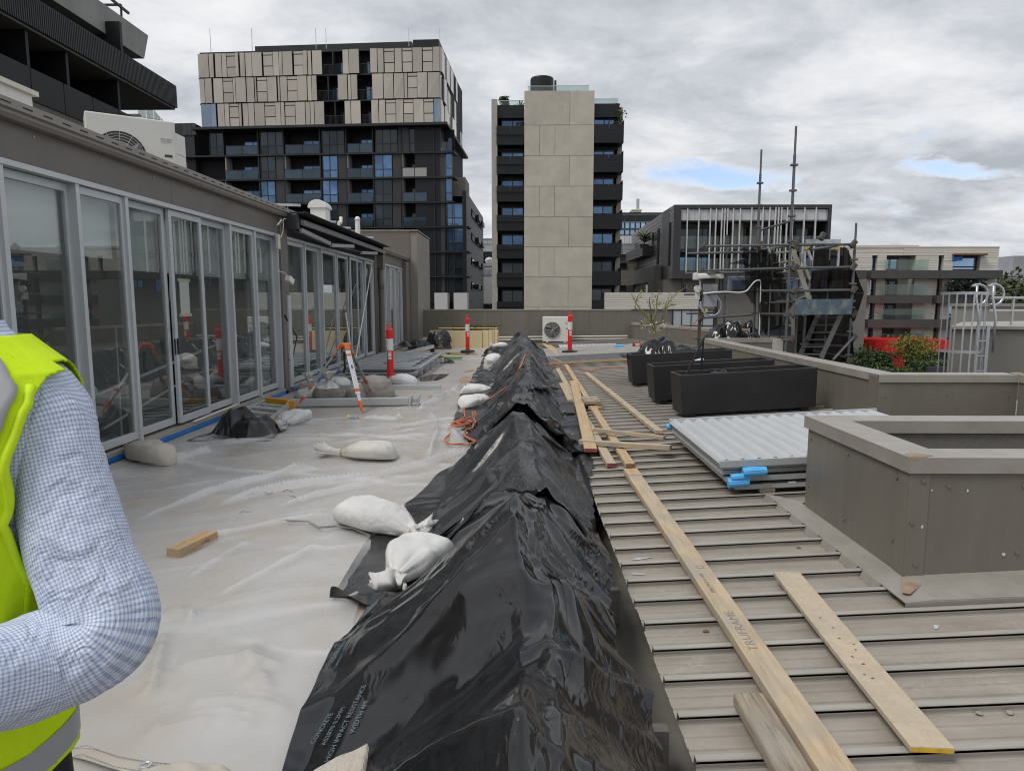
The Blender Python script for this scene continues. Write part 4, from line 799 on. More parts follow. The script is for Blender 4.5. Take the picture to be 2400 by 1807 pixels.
# storeys: sliding doors, balcony glass, pale piers
zf1, zf2 = fF.st(S6, 800, 735)[1], fF.st(S6, 800, 1075)[1]
fF.part('floor_slab', 'zinc_dark', bF, fw, W-fw, zf1-.35, zf1, -2.6, -.3)
for lv, (z0, z1) in enumerate(((zf1, wt0-.15), (fb_+.8, zf1-.36))):
    for (u0, u1, kd) in ((.02, .28, 'w'), (.30, .40, 'd'), (.40, .47, 'p'), (.47, .53, 'w'), (.53, .60, 'p'), (.62, .74, 'w'), (.76, .84, 'd'), (.85, .97, 'w')):
        a0, a1 = fw+(W-2*fw)*u0, fw+(W-2*fw)*u1
        if kd == 'w': fF.window(bF, a0, a1, z0+.05, z0+(z1-z0)*.86, -2.5, (.5,) if u1-u0 < .2 else (.33, .66), gm='sky_tint_glass' if lv else 'dark_glass', fw=.1)
        elif kd == 'p': fF.part('pier', 'beige_render', bF, a0, a1, z0+.01, z1-.01, -2.59, -1.5)
        else: fF.part('doorway', 'recess_dark', bF, a0, a1, z0+.01, z1-.01, -2.59, -2.5)
    nb = 8
    for k in range(nb):
        a0, a1 = fw+(W-2*fw)*k/nb, fw+(W-2*fw)*(k+1)/nb; fF.part('balustrade_glass', 'rail_glass', bF, a0+.02, a1-.02, z0-.1 if lv == 0 else z0-.3, z0+1.25, -.42, -.38)
for xp in (845, 995, 1145, 1218, 1295, 1331, 1368, 1443, 1531):
    a = fF.st(S6, xp, 220, .1)[0]; fF.part('fin', 'fin_white', bF, a-.035, a+.035, fF.st(S6, xp, 1060 if xp not in (1368,) else 560, .1)[1], fF.st(S6, xp, 215)[1], -.15, .12)
for xp in (660, 785, 857, 921, 953, 985, 1048, 1110, 1235, 1360):
    a = fF.st(S1, xp, 960, .1)[0]; fF.part('fin', 'fin_white', bF, a-.035, a+.035, fF.st(S2, 500, 400, .1)[1], fF.st(S1, xp, 955)[1], -.15, .12)
# zinc flank on the left, boards of standing seam
pf = gy(S6, 115, 590, 101.)
fFs = Fac((pf.x, 101.), (xl, YF)); tF = ft
fFs.part('flank_wall', 'zinc_dark', bF, 0, fFs.L-.01, fb_, tF-.02, -.7, -.15)
for (x0, x1, y0, y1) in ((610, 628, 410, 960), (522, 545, 460, 950), (458, 482, 492, 950), (390, 405, 538, 690)):
    a0, a1 = fFs.st(S6, x0, 600)[0], fFs.st(S6, x1, 600)[0]; fFs.part('slot_window', 'recess_dark', bF, a0, a1, fFs.st(S6, x0, y1)[1], fFs.st(S6, x0, y0)[1], -.2, .12)
nrow = 17
for r_ in range(nrow):
    z0, z1 = fb_+(tF-fb_)*r_/nrow, fb_+(tF-fb_)*(r_+1)/nrow; nseg = 5
    for k in range(nseg):
        o2 = (r_ % 2)*.1; a0, a1 = fFs.L*max(0, k-o2)/nseg, fFs.L*min(nseg, k+1-o2 if k < nseg-1 else nseg)/nseg
        fFs.bx(MB(), a0+.03, a1-.03, z0+.02, z1-.02, -.14, .05).obj('zinc_plank', 'zinc', bF)
# bay on the flank, terrace, board-formed base
q0, q1 = gy(S6, 255, 760, 82), gy(S6, 405, 760, 84)
pb = thing('zinc_balcony_box', 'dark zinc balcony box projecting from the fin-fronted apartments', 'balcony', (q0.x, 82, 5)); zt_, zb_ = gy(S6, 330, 697, 82).z, gy(S6, 330, 832, 82).z
for k in range(4): MB().box(q0.x, q1.x+3, 82, 95, zb_+(zt_-zb_)*k/4+.02, zb_+(zt_-zb_)*(k+1)/4-.01).obj('zinc_plank', 'zinc_dark', pb)
q0, q1 = gy(S6, 125, 1100, 92), gy(S6, 412, 1000, 76); zt_ = gy(S6, 412, 958, 76).z; zb_ = gy(S6, 412, 1165, 76).z
tw = thing('taupe_terrace_wing', 'taupe rendered terrace wing under the fin-fronted apartments', 'building', (q1.x, 76, GZ))
MB().hexa([(q0.x-.1, 92, zb_), (q1.x, 76, zb_), (q1.x+3, 76, zb_), (q0.x+3, 92, zb_), (q0.x-.1, 92, zt_), (q1.x, 76, zt_), (q1.x+3, 76, zt_), (q0.x+3, 92, zt_)]).obj('terrace_wall', 'taupe_render', tw)
x0, x1 = q1.x+.02, gy(S6, 1660, 1200, 71).x+12; MB().box(x0, x1, 71.2, 80, GZ, fb_-.05).obj('wall', 'taupe_render', tw); MB().box(x0, gy(S6, 596, 1000, 75.9).x, 75.8, 76, GZ, zt_-.01).obj('stair_wall', 'taupe_render', tw)
MB().box(q0.x, x0, 90, 95, GZ, zb_-.01).obj('recess', 'recess_dark', tw)
fT = Fac((x0, 71.2), (x1, 71.2))
for (xa, ya, xb, yb) in ((765, 1130, 820, 1300), (1255, 1130, 1335, 1290)): a0, a1, t0, t1_ = fT.rect(S6, xa, ya, xb, yb); fT.window(tw, a0, a1, t0, t1_, .02, (.5,), gm='dark_glass')
for (xa, ya, xb, yb) in ((1500, 480, 1720, 580), (1100, 470, 1360, 640)): a0, a1, t0, t1_ = fT.rect(S2, xa, ya, xb, yb); fT.window(tw, a0, a1, t0, t1_, .02, (.33, .66), gm='sky_tint_glass')
def boards(par, f, a0, a1, t0, t1_, n0, n1, rows_, m, segs=1):
    for r_ in range(rows_):
        z0, z1 = t0+(t1_-t0)*r_/rows_, t0+(t1_-t0)*(r_+1)/rows_
        for k in range(segs):
            e = a0+(a1-a0)*k/segs; g = a0+(a1-a0)*(k+1)/segs; f.part('board', m, par, e, g-(.015 if segs > 1 else 0), z0+.012, z1-.012, n0, n1+random.uniform(-.012, .012))
fL = Fac((gy(S6, -240, 1400, 66).x, 66), (gy(S6, 1000, 1400, 66).x, 66))
bw2 = thing('board_formed_wall', 'pale board-formed concrete wall below the fin-fronted apartments', 'wall', (fL.O.x, 66, GZ)); tt0, tt1 = fL.st(S6, 400, 1525)[1], fL.st(S6, 400, 1308)[1]
fL.part('backing', 'boards_grey', bw2, 0, fL.L, tt0-.02, tt1-.02, -6, -.05); boards(bw2, fL, 0, fL.L, tt0, tt1, -.04, .04, 9, 'boards_white', 2)
fL.part('base_wall', 'taupe_render', bw2, 0, fL.L, GZ, tt0-.03, -6, -.1)
a0, a1, t0, t1_ = fL.rect(ZF, 585, 1085, 910, 1212); fL.window(bw2, a0, a1, t0-1.5, t1_, .0, (.22, .45, .72), (.5,), gm='light_grey_clad')
fG2 = Fac((gy(S6, -90, 1050, 98).x, 98), (gy(S6, 300, 1050, 98).x, 98)); bg2 = thing('grey_board_house', 'weathered grey board-formed block with small square windows beside the tower', 'building', (fG2.O.x, 98, GZ))
g0, g1 = fG2.st(S6, 60, 1330)[1]-4, fG2.st(S6, 60, 815)[1]; fG2.part('backing', 'boards_grey', bg2, 0, fG2.L, GZ, g1-.02, -8, -.06); boards(bg2, fG2, 0, fG2.L, g0, g1, -.05, .05, 22, 'boards_grey', 1)
for (xa, ya, xb, yb) in ((-60, 925, 48, 992), (-60, 1215, 42, 1283)): a0, a1, t0, t1_ = fG2.rect(S6, xa, ya, xb, yb); fG2.window(bg2, a0, a1, t0, t1_, .08, (), gm='dark_glass', fw=.1)
simple_block('silver_clad_block', 'silver-grey panel-clad upper storey beside the zinc balcony box', S6, -90, 690, 330, 820, 97.5, 'light_grey_clad', depth=6, base=g1, bands=[(752, 815, 'light_grey_clad', 5), (695, 748, 'light_grey_clad', 5)])
# ------------------------------------------------------------------ white board-clad apartments on the right
YG = 82.
fG = Fac((gy(ZG, -220, 700, YG).x, YG), (gy(ZG, 1612, 600, YG).x, YG)); W = fG.L
bG = thing('white_board_apartments', 'four-storey apartments of pale board-marked concrete with dark balcony bands', 'building', (fG.O.x, YG, GZ))
gt = fG.st(ZG, 1000, 300)[1]; fG.part('backing', 'boards_grey', bG, 0, W-.02, GZ, gt-.05, -16, -1.5)
bands = [fG.st(ZG, 800, y)[1] for y in (498, 568, 712, 780, 920, 990, 1130, 1200)]
wins_n = ((520, 568), (1098, 1142)); wins_b = ((648, 900, .57), (1225, 1450, .9))
def aG(x, y=600): return fG.st(ZG, x, y)[0]
stor = [(bands[0], gt), (bands[2], bands[1]), (bands[4], bands[3]), (bands[6], bands[5])]
openings = [(aG(520), aG(568)), (aG(645), aG(897)), (aG(1095), aG(1142)), (aG(1220), aG(1455)), (aG(60), aG(280))]; openings.sort()
for s_, (z0, z1) in enumerate(stor):
    nr = 9; top_open = z0+(z1-z0)*(.62 if s_ == 0 else 1.0)
    for r_ in range(nr):
        b0, b1 = z0+(z1-z0)*r_/nr, z0+(z1-z0)*(r_+1)/nr
        if b0 < top_open-.15:
            e = 0
            for (o0, o1) in openings+[(W, W)]:
                if o0-e > .1: fG.part('board', 'boards_white', bG, e, o0, b0+.01, b1-.012, -1.4, random.uniform(-.02, .02))
                e = o1
        else: fG.part('board', 'boards_white', bG, 0, W*.55, b0+.01, b1-.012, -1.4, random.uniform(-.02, .02)); fG.part('board', 'boards_white', bG, W*.55+.02, W, b0+.01, b1-.012, -1.4, random.uniform(-.02, .02))
    for (o0, o1) in openings:
        if o1-o0 < 3.3: fG.window(bG, o0+.05, o1-.05, z0+.02, top_open-.03, -.6, (), (.28,), gm='sky_glass', fw=.14)
        else:
            rt = o1 > aG(1300); wE = o0+(o1-o0)*(.62 if not rt else .98)
            fG.window(bG, o0+.1, wE, z0+.05, top_open-.05, -1.3, (.47,), gm='dark_glass' if s_ else 'sky_glass', fw=.22)
            if not rt: fG.part('recess_wall', 'beige_render', bG, wE+.02, o1-.02, z0, top_open, -1.45, -1.35)
            fG.part('balcony_glass', 'rail_glass', bG, o0-.5, o1+1.2, z0+.05, z0+1.25, .55, .59)
    if s_ == 0:
        a0, a1, t0, t1_ = fG.rect(ZG, 1226, 374, 1308, 412); fG.part('sun_cloth', 'blue_awning', bG, a0, a1, t0, t1_, -.3, .2)
        a0, a1, t0, t1_ = fG.rect(ZG, 1226, 352, 1515, 366)
        for k in range(3): fG.part('pergola_beam', 'timber_brown', bG, a0+(a1-a0)*k/3, a0+(a1-a0)*(k+.93)/3, t0, t1_, -.2, .6)
# dark balcony bands, each in its lengths
fG.part('balcony_band', 'band_dark', bG, aG(478), aG(1058), bands[1], bands[0], -.1, 1.2); fG.part('balcony_band', 'band_dark', bG, aG(1060), aG(1560), bands[1], bands[0], -.1, 1.2); fG.part('balcony_band', 'band_dark', bG, aG(1562), aG(1600), bands[1], bands[0], -.1, 1.19); fG.part('balcony_band', 'band_dark', bG, aG(100), aG(436), bands[1], bands[0], -.1, 1.2)
fG.part('balcony_band', 'band_dark', bG, aG(460, 740), aG(1003, 740), bands[3], bands[2], -.1, 1.2); fG.part('balcony_band', 'band_dark', bG, aG(1043, 740), aG(1590, 740), bands[3], bands[2], -.1, 1.2); fG.part('balcony_band', 'band_dark', bG, aG(60, 740), aG(458, 740), bands[3], bands[2], -.1, 1.18)
fG.part('balcony_band', 'band_dark', bG, aG(455, 950), aG(1033, 950), bands[5], bands[4], -.1, 1.2); fG.part('balcony_band', 'band_dark', bG, aG(1035, 950), aG(1590, 950), bands[5], bands[4], -.1, 1.2); fG.part('balcony_band', 'band_dark', bG, aG(60, 950), aG(413, 950), bands[5], bands[4], -.1, 1.2)
fG.part('plinth', 'band_dark', bG, 0, W, GZ, bands[6]-.01, -1.4, .3)
for (x0, x1) in ((0, W*.62), (W*.62+.02, W)): fG.part('roof_edge', 'boards_white', bG, x0, x1, gt+.001, gt+(.16 if x0 else .3), -16, .05)
# red canopy building at its foot
fR = Fac((gy(ZG, 495, 1200, 74).x, 74), (gy(ZG, 1240, 1200, 74).x, 74)); bR = thing('red_canopy_shop', 'low red rendered pavilion with rounded canopy fascia and dark shopfront', 'building', (fR.O.x, 74, GZ))
a0, a1, t0, t1_ = fR.rect(ZG, 500, 1100, 1240, 1205); mb = MB(); rad = 3.0
poly = [Vector(fR.p(a0+rad-rad*math.cos(b), t0, -rad+rad*math.sin(b)) ) for b in np.linspace(0, math.pi/2, 8)]+[Vector(fR.p(a1, t0, 0)), Vector(fR.p(a1, t0, -6)), Vector(fR.p(a0, t0, -6))]
MB().prism(poly, (0, 0, t1_-t0)).obj('canopy_fascia', 'red_paint', bR)
a0, a1, _, tb = fR.rect(ZG, 690, 1205, 865, 1340); fR.part('red_pier', 'red_paint', bR, a0, a1, GZ, t0-.01, -4, -1)
a0, a1, _, tb = fR.rect(ZG, 1065, 1210, 1240, 1310); fR.window(bR, a0, a1, GZ+.05, t0-.02, -1.2, (.3, .6), gm='dark_glass'); fR.part('rear_wall', 'recess_dark', bR, -2, fR.L, GZ, t0-.02, -6, -4.1)
a0, a1, s0, s1 = fR.rect(ZG, 1133, 1288, 1160, 1306, -1); fR.part('door_notice', 'paper', bR, a0, a1, s0, s1, -1.0, -.95)
# low grey wing behind the caged ladder and the taupe roof blocks at right
hr = thing('neighbour_roof_wing', 'taupe rendered neighbouring roof block with metal capping behind the caged ladder', 'building', (8, 12, GZ))
YW = 13.6; xa = gy(S3, 395, 920, YW).x; zt_ = gy(S3, 900, 925, YW).z
k_ = 1.19; MB().hexa([(xa, YW, GZ), (16, YW-1.2, GZ), (16, YW+5, GZ), (xa*k_+.3, YW*k_, GZ), (xa, YW, zt_-.04), (16, YW-1.2, zt_-.04), (16, YW+5, zt_-.04), (xa*k_+.3, YW*k_, zt_-.04)]).obj('wall', 'taupe_render', hr); MB().hexa([(xa-.05, YW-.05, zt_-.039), (16, YW-1.25, zt_-.039), (16, YW+5, zt_-.039), (xa*k_+.25, YW*k_+.05, zt_-.039), (xa-.05, YW-.05, zt_+.02), (16, YW-1.25, zt_+.02), (16, YW+5, zt_+.02), (xa*k_+.25, YW*k_+.05, zt_+.02)]).obj('capping', 'cap_metal', hr)
YW2 = 21.5; xb = gy(S3, 520, 700, YW2).x; z2 = gy(S3, 900, 640, YW2).z
h2 = thing('neighbour_roof_wing', 'farther taupe roof block behind the silver guard rail', 'building', (xb, YW2, GZ)); MB().box(xb, 24, YW2, YW2+.5, GZ, z2-.05).obj('wall', 'beige_render', h2); MB().box(xb-.05, 24, YW2-.05, YW2+.55, z2-.049, z2+.05).obj('capping', 'cap_metal', h2)
# distant apartment tower at the right edge
fX = Fac((gy(S3, 1035, 340, 330).x, 330), (gy(S3, 1500, 340, 330).x, 330)); bX = thing('distant_tower_block', 'hazy grey apartment tower with rows of balconies on the horizon', 'building', (fX.O.x, 330, GZ)); xt = fX.st(S3, 1150, 245)[1]; xb0 = fX.st(S3, 1150, 450)[1]
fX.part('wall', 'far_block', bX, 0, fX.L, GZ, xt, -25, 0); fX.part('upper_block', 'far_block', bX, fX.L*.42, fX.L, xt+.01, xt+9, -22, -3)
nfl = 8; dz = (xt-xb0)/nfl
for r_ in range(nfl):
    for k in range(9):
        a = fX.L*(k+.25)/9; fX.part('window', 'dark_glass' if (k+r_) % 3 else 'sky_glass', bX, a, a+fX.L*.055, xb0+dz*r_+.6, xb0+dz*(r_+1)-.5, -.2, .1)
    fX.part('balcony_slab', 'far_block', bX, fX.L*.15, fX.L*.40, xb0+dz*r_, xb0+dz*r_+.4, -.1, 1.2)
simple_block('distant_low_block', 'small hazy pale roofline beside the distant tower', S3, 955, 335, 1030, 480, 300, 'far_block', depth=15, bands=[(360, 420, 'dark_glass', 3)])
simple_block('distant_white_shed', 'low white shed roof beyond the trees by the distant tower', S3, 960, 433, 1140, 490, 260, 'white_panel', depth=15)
# ------------------------------------------------------------------ black balcony building, upper left
XA = -19.
bA = thing('black_balcony_building', 'black and raw concrete apartment building with long raked balconies', 'building', (XA, 30, GZ))
def xA(x, y, X=XA): return gx(ZA, x, y, X)
def ribbed(name, y0, y1, z0, z1, X, thick, par, pit=.12):
    """corrugated balustrade: shallow alternating ribs along the face"""
    prof = []; n = int((y1-y0)/pit)
    for i in range(n): y = y0+i*pit; prof += [(X, y), (X, y+pit*.4), (X-.035, y+pit*.5), (X-.035, y+pit*.9)]
    prof += [(X, y1), (X-thick, y1), (X-thick, y0)]
    return MB().prism([Vector((x, y, z0)) for x, y in prof], (0, 0, z1-z0)).obj(name, 'ribbed_black', par)
e = xA(1522, 745); eb = xA(1525, 940); ZT, ZB_ = e.z, eb.z; YE = e.y
ribbed('ribbed_balustrade', 8, YE, ZB_+.05, ZT, XA, .12, bA)
MB().box(XA-8, XA-.13, 8, YE-.02, ZB_-.05, ZB_+.18).obj('balcony_slab', 'soffit', bA); MB().box(XA-8, XA-.121, YE-.12, YE, ZB_+.19, ZT-.01).obj('balustrade_end', 'ribbed_black', bA)
z2t, z2b = xA(600, 730).z, xA(600, 1000).z
y2 = xA(1215, 1010).y; z2t = gx(ZA, 500, 700, XA).z; z2b = gx(ZA, 500, 960, XA).z
n2 = 14
for k in range(n2):
    ya, yb = 8+(y2-8)*k/n2, 8+(y2-8)*(k+1)/n2; MB().box(XA-.05, XA, ya+.02, yb-.02, z2b, z2t).obj('balustrade_panel', 'black_clad', bA)
MB().box(XA-8, XA-.06, 8, y2, z2b-.28, z2b-.001).obj('balcony_slab', 'soffit', bA)
MB().box(XA-9, XA-3.2, 8, YE-3, GZ, ZT+3).obj('core', 'recess_dark', bA)
for (x, y) in ((235, 400), (1025, 800), (590, 690)):
    p = xA(x, y, XA-.3); MB().box(XA-3.2, XA-.3, p.y-.08, p.y+.08, z2b+.01, ZB_-.06).obj('party_fin', 'black_clad', bA)
# raw concrete upper storey, canted end
u0 = xA(1280, 310, XA-1.3); u1 = xA(1245, 510, XA-1.3); u2 = xA(1250, 585, XA-1.3)
MB().hexa([(XA-1.3, 8, u1.z), (XA-1.3, u1.y, u1.z), (XA-7, u1.y, u1.z), (XA-7, 8, u1.z), (XA-1.3, 8, u0.z), (XA-1.3, u0.y, u0.z), (XA-7, u0.y, u0.z), (XA-7, 8, u0.z)]).obj('concrete_parapet', 'off_form', bA)
MB().box(XA-3.4, XA-2.2, u1.y-1.2, u1.y-.1, ZT-1, u1.z-.01).obj('concrete_pier', 'off_form', bA)
p = xA(975, 300, XA-1.0); MB().box(XA-3.2, XA-.6, p.y-.1, p.y+.1, ZT-.3, xA(970, 195, XA-1.0).z).obj('party_fin', 'black_clad', bA)
MB().box(XA-7, XA-3.3, 8, u1.y-1, ZB_+.2, u1.z-.01).obj('recess', 'recess_dark', bA)
# rooftop pergola frame
a = xA(1045, 150, XA-2.2); t = xA(1045, 45, XA-2.2)
pg = thing('roof_pergola_frame', 'thin dark steel pergola frame on top of the concrete parapet', 'pergola', (a.x, a.y, a.z)); MB().tube([(a.x, a.y, u0.z), (t.x, t.y, t.z)], .06, 6).obj('post', 'dark_frame', pg); MB().beam((t.x, t.y, t.z), (t.x-3, t.y, t.z), .1, .1).obj('beam', 'dark_frame', pg)
e2 = xA(985, 0, XA-2.2); MB().beam((t.x, t.y+.7, t.z-.15), (t.x, t.y-5, t.z+.1), .1, .12).obj('beam', 'dark_frame', pg); MB().tube([(t.x, t.y-3, u0.z), (t.x, t.y-3, t.z)], .06, 6).obj('post', 'dark_frame', pg)
# second building beyond it: glass rail, black screen box, slab
s0 = gy(ZA, 1205, 985, 46.); s1 = gy(ZA, 1600, 1165, 62.)
bS = thing('glass_railed_terrace', 'dark stepped terrace with glass rail beyond the black balconies', 'building', (s0.x, 50, GZ)); 
MB().hexa([(s0.x, 46, s0.z-.5), (s1.x, 62, s0.z-.5), (s1.x-5, 62, s0.z-.5), (s0.x-5, 46, s0.z-.5), (s0.x, 46, s0.z), (s1.x, 62, s0.z), (s1.x-5, 62, s0.z), (s0.x-5, 46, s0.z)]).obj('slab', 'soffit', bS)
for k in range(7):
    ya, yb = 46+16*k/7, 46+16*(k+1)/7; xa_, xb_ = s0.x+(s1.x-s0.x)*k/7, s0.x+(s1.x-s0.x)*(k+1)/7
    MB().hexa([(xa_-.1, ya+.05, s0.z), (xb_-.1, yb-.05, s0.z), (xb_-.13, yb-.05, s0.z), (xa_-.13, ya+.05, s0.z), (xa_-.1, ya+.05, s0.z+1.5), (xb_-.1, yb-.05, s0.z+1.5), (xb_-.13, yb-.05, s0.z+1.5), (xa_-.13, ya+.05, s0.z+1.5)]).obj('glass_panel', 'rail_glass', bS)
MB().hexa([(s0.x-.2, 46.5, GZ), (s1.x-.2, 61, GZ), (s1.x-9, 61, GZ), (s0.x-9, 46.5, GZ), (s0.x-.2, 46.5, s0.z-.51), (s1.x-.2, 61, s0.z-.51), (s1.x-9, 61, s0.z-.51), (s0.x-9, 46.5, s0.z-.51)]).obj('wall', 'black_clad', bS); MB().box(s0.x-14, s1.x-1.5, 50, 61, s0.z+.01, s0.z+1.2).obj('upper_wall', 'charcoal', bS)
# ------------------------------------------------------------------ loose things on the roof
def wood(name, base, dark, grey=0., sc=(1, 1, 1), bump=.0012):
    m = bpy.data.materials.new(name); m.use_nodes = True; t = m.node_tree; b = t.nodes['Principled BSDF']; L = t.links.new; MATS[name] = m
    b.inputs['Roughness'].default_value = .75
    tc = t.nodes.new('ShaderNodeTexCoord'); mp = t.nodes.new('ShaderNodeMapping'); mp.inputs['Scale'].default_value = sc; L(tc.outputs['Object'], mp.inputs[0])
    oi = t.nodes.new('ShaderNodeObjectInfo'); cx = t.nodes.new('ShaderNodeCombineXYZ'); L(oi.outputs['Random'], cx.inputs[1]); s2 = t.nodes.new('ShaderNodeVectorMath'); s2.operation = 'SCALE'; s2.inputs['Scale'].default_value = 50; L(cx.outputs[0], s2.inputs[0])
    ad = t.nodes.new('ShaderNodeVectorMath'); L(mp.outputs[0], ad.inputs[0]); L(s2.outputs[0], ad.inputs[1])
    n1 = t.nodes.new('ShaderNodeTexNoise'); L(ad.outputs[0], n1.inputs[0]); n1.inputs['Scale'].default_value = 2.2; n1.inputs['Detail'].default_value = 9; n1.inputs['Roughness'].default_value = .62; n1.inputs['Distortion'].default_value = .6
    r1 = t.nodes.new('ShaderNodeValToRGB'); L(n1.outputs[0], r1.inputs[0]); e = r1.color_ramp.elements; e[0].position = .32; e[0].color = (*dark, 1); e[1].position = .58; e[1].color = (*base, 1)
    n2 = t.nodes.new('ShaderNodeTexNoise'); L(tc.outputs['Object'], n2.inputs[0]); n2.inputs['Scale'].default_value = 3.; n2.inputs['Detail'].default_value = 5
    r2 = t.nodes.new('ShaderNodeValToRGB'); L(n2.outputs[0], r2.inputs[0]); r2.color_ramp.elements[0].position = .42; r2.color_ramp.elements[1].position = .66; r2.color_ramp.elements[1].color = (grey, grey, grey, 1)
    mx = t.nodes.new('ShaderNodeMixRGB'); L(r2.outputs[0], mx.inputs[0]); L(r1.outputs[0], mx.inputs[1]); mx.inputs[2].default_value = (.33, .30, .255, 1); L(mx.outputs[0], b.inputs['Base Color'])
    bp = t.nodes.new('ShaderNodeBump'); bp.inputs['Distance'].default_value = bump; bp.inputs['Strength'].default_value = 1; L(n1.outputs[0], bp.inputs['Height']); L(bp.outputs[0], b.inputs['Normal'])
    return m
G_ = (18, 1.2, 18)
wood('pine', (.50, .36, .20), (.36, .23, .11), .5, G_); wood('pine_pale', (.50, .40, .27), (.37, .27, .16), .85, G_); wood('pine_gold', (.52, .36, .19), (.38, .23, .10), .3, G_)
wood('old_wood', (.36, .29, .21), (.11, .085, .06), .7, (22, 1.5, 22), .006); wood('particle', (.50, .42, .31), (.42, .34, .24), .35, (9, 9, 9)); wood('ply_edge', (.48, .30, .10), (.34, .2, .07), .1, (6, 6, 40))
mat('red_end', (.28, .05, .06), .8, var=.3, vs=30); mat('yellow_end', (.62, .38, .03), .7, var=.2, vs=25); mat('pink_mark', (.75, .12, .45), .7); mat('ink', (.20, .19, .17), .8); mat('nail_mark', (.14, .09, .05), .9); mat('brown_end', (.25, .10, .04), .8, var=.3, vs=30)
def plank(name, label, A, B, w_, t_, m, end=None, end2=None, group=None, roll=0., bevel=.004, cat='plank', zoff=0.):
    """A, B: centre of the top face at both ends."""
    A, B = Vector(A), Vector(B); d = (B-A).normalized(); dn = Vector((0, 0, t_/2)); o = thing(name, label, cat, A.lerp(B, .5)-dn, group)
    L = (B-A).length; x = d.cross(Vector((0, 0, 1))).normalized(); up_ = x.cross(d)
    mb = MB(); n = 8; seed = random.random()*50
    for i in range(n+1):                          # a hint of warp along the length
        f = i/n; c = A.lerp(B, f)-dn+up_*.0015*math.sin(f*5+seed)+x*.004*math.sin(f*3.3+seed*2)
        for (sx, sz) in ((-1, -1), (1, -1), (1, 1), (-1, 1)): mb.v.append(tuple(c+x*sx*w_/2+up_*sz*t_/2))
    for i in range(n):
        for k in range(4): a, b = i*4+k, i*4+(k+1) % 4; mb.f.append((a, b, b+4, a+4))
    mb.f.append((3, 2, 1, 0)); mb.f.append(tuple(n*4+k for k in range(4)))
    # local frame: y along the plank so the grain follows it
    R_ = Matrix((x, d, up_)).transposed().to_4x4(); inv = R_.inverted(); org = ORG[o.name]
    mb.v = [tuple(inv @ (Vector(v)-org)+org) for v in mb.v]
    bd = mb.obj('timber', m, o, bevel=bevel); o.rotation_euler = R_.to_euler()
    for (e, s) in ((end, 1), (end2, -1)):
        if e: MB().box(org.x-w_/2+.003, org.x+w_/2-.003, org.y+s*(L/2+.0005)-.0004, org.y+s*(L/2+.0005)+.0004, org.z-t_/2+.003, org.z+t_/2-.003).obj('painted_end', e, bd)
    return o
def mid(Z, p, q_, h): return (gr(Z, *p, h)+gr(Z, *q_, h))/2
GP = None
# thicknesses: battens lie across the ribs (rib top = roof + .044)
A, B = mid(Y5, (330, 100), (385, 95), .09), mid(Y5, (1230, 1522), (1440, 1522), .09); B = A+(B-A)*1.25
lvl = plank('timber_beam', 'long weathered pine beam with printed lettering lying down the ribbed roof', A, B, .125, .045, 'pine_pale', end2=None)
ins = ORG[lvl.name]; L_ = (B-A).length
text('TRUFRAME', .062, 'ink', lvl, frame_m((ins.x+.0, ins.y+.55, ins.z+.0246), (0, -1, 0), (0, 0, 1)), sx=1.25, thick=.0002)
text('PINE MGP10  H2F', .028, 'ink', lvl, frame_m((ins.x+.01, ins.y+.02, ins.z+.0246), (0, -1, 0), (0, 0, 1)), sx=1.2, thick=.0002)
MB().tube([Vector((ins.x-.01+.022*math.cos(a), ins.y-.2+.022*math.sin(a), ins.z+.0246)) for a in np.linspace(0, 2*math.pi, 21)], .0012, 4, False).obj('grade_stamp', 'ink', lvl)
MB().box(ins.x-.0605, ins.x+.0605, ins.y-L_/2+.002, ins.y-L_/2+.22, ins.z+.0222, ins.z+.0242).obj('bright_end', 'pine', lvl)
A, B = mid(Y5, (1035, 585), (1150, 580), .075), mid(Y5, (1680, 1415), (1885, 1405), .075)
pb_ = plank('particleboard_strip', 'pale particleboard strip with yellow sprayed end and pink mark on the ribbed roof', A, B, .145, .022, 'particle', end='yellow_end', bevel=.002); ob = ORG[pb_.name]; L_ = (B-A).length
for (fx, fy, s) in ((-.02, .1, .006), (.01, .0, .006), (.02, .16, .008), (.0, .22, .007), (-.03, .05, .005), (.03, .3, .006), (.01, .33, .008), (-.04, .42, .006), (.02, -.2, .006), (.0, -.1, .007), (-.05, .7, .008)):
    p = [Vector((ob.x+fx+s*random.uniform(.5, 1.4)*math.cos(a), ob.y+fy*1.0+s*random.uniform(.5, 1.4)*math.sin(a), ob.z+.0111)) for a in np.linspace(0, 5.4, 6)]
    MB().prism(p, (0, 0, .0004)).obj('nail_tear', 'nail_mark', pb_)
MB().prism([Vector((ob.x-.06, ob.y+L_*.40, ob.z+.0111)), Vector((ob.x-.035, ob.y+L_*.405, ob.z+.0111)), Vector((ob.x+.02, ob.y+L_*.43, ob.z+.0111)), Vector((ob.x-.02, ob.y+L_*.425, ob.z+.0111)), Vector((ob.x-.06, ob.y+L_*.415, ob.z+.0111))], (0, 0, .0004)).obj('pink_mark', 'pink_mark', pb_)
A, B = mid(Y5, (850, 1165), (965, 1125), .11), mid(Y5, (1030, 1522), (1240, 1522), .11); B = A+(B-A)*2.0
ow = plank('old_sleeper', 'grey weathered sleeper with cracked grain beside the long beam', A, B, .12, .06, 'old_wood', bevel=.015)
n_ = 'battens and planks on the ribbed roof'
def pk(lab, p0, p1, q0, q1, h, w_, t_, m, end=None, end2=None, Z=Y1): return plank('timber_plank', lab, mid(Z, p0, p1, h), mid(Z, q0, q1, h), w_, t_, m, end, end2, n_)
pk('broad plank with maroon end resting across the other battens', (380, 530), (415, 530), (475, 975), (542, 965), .135, .13, .04, 'pine', 'red_end')
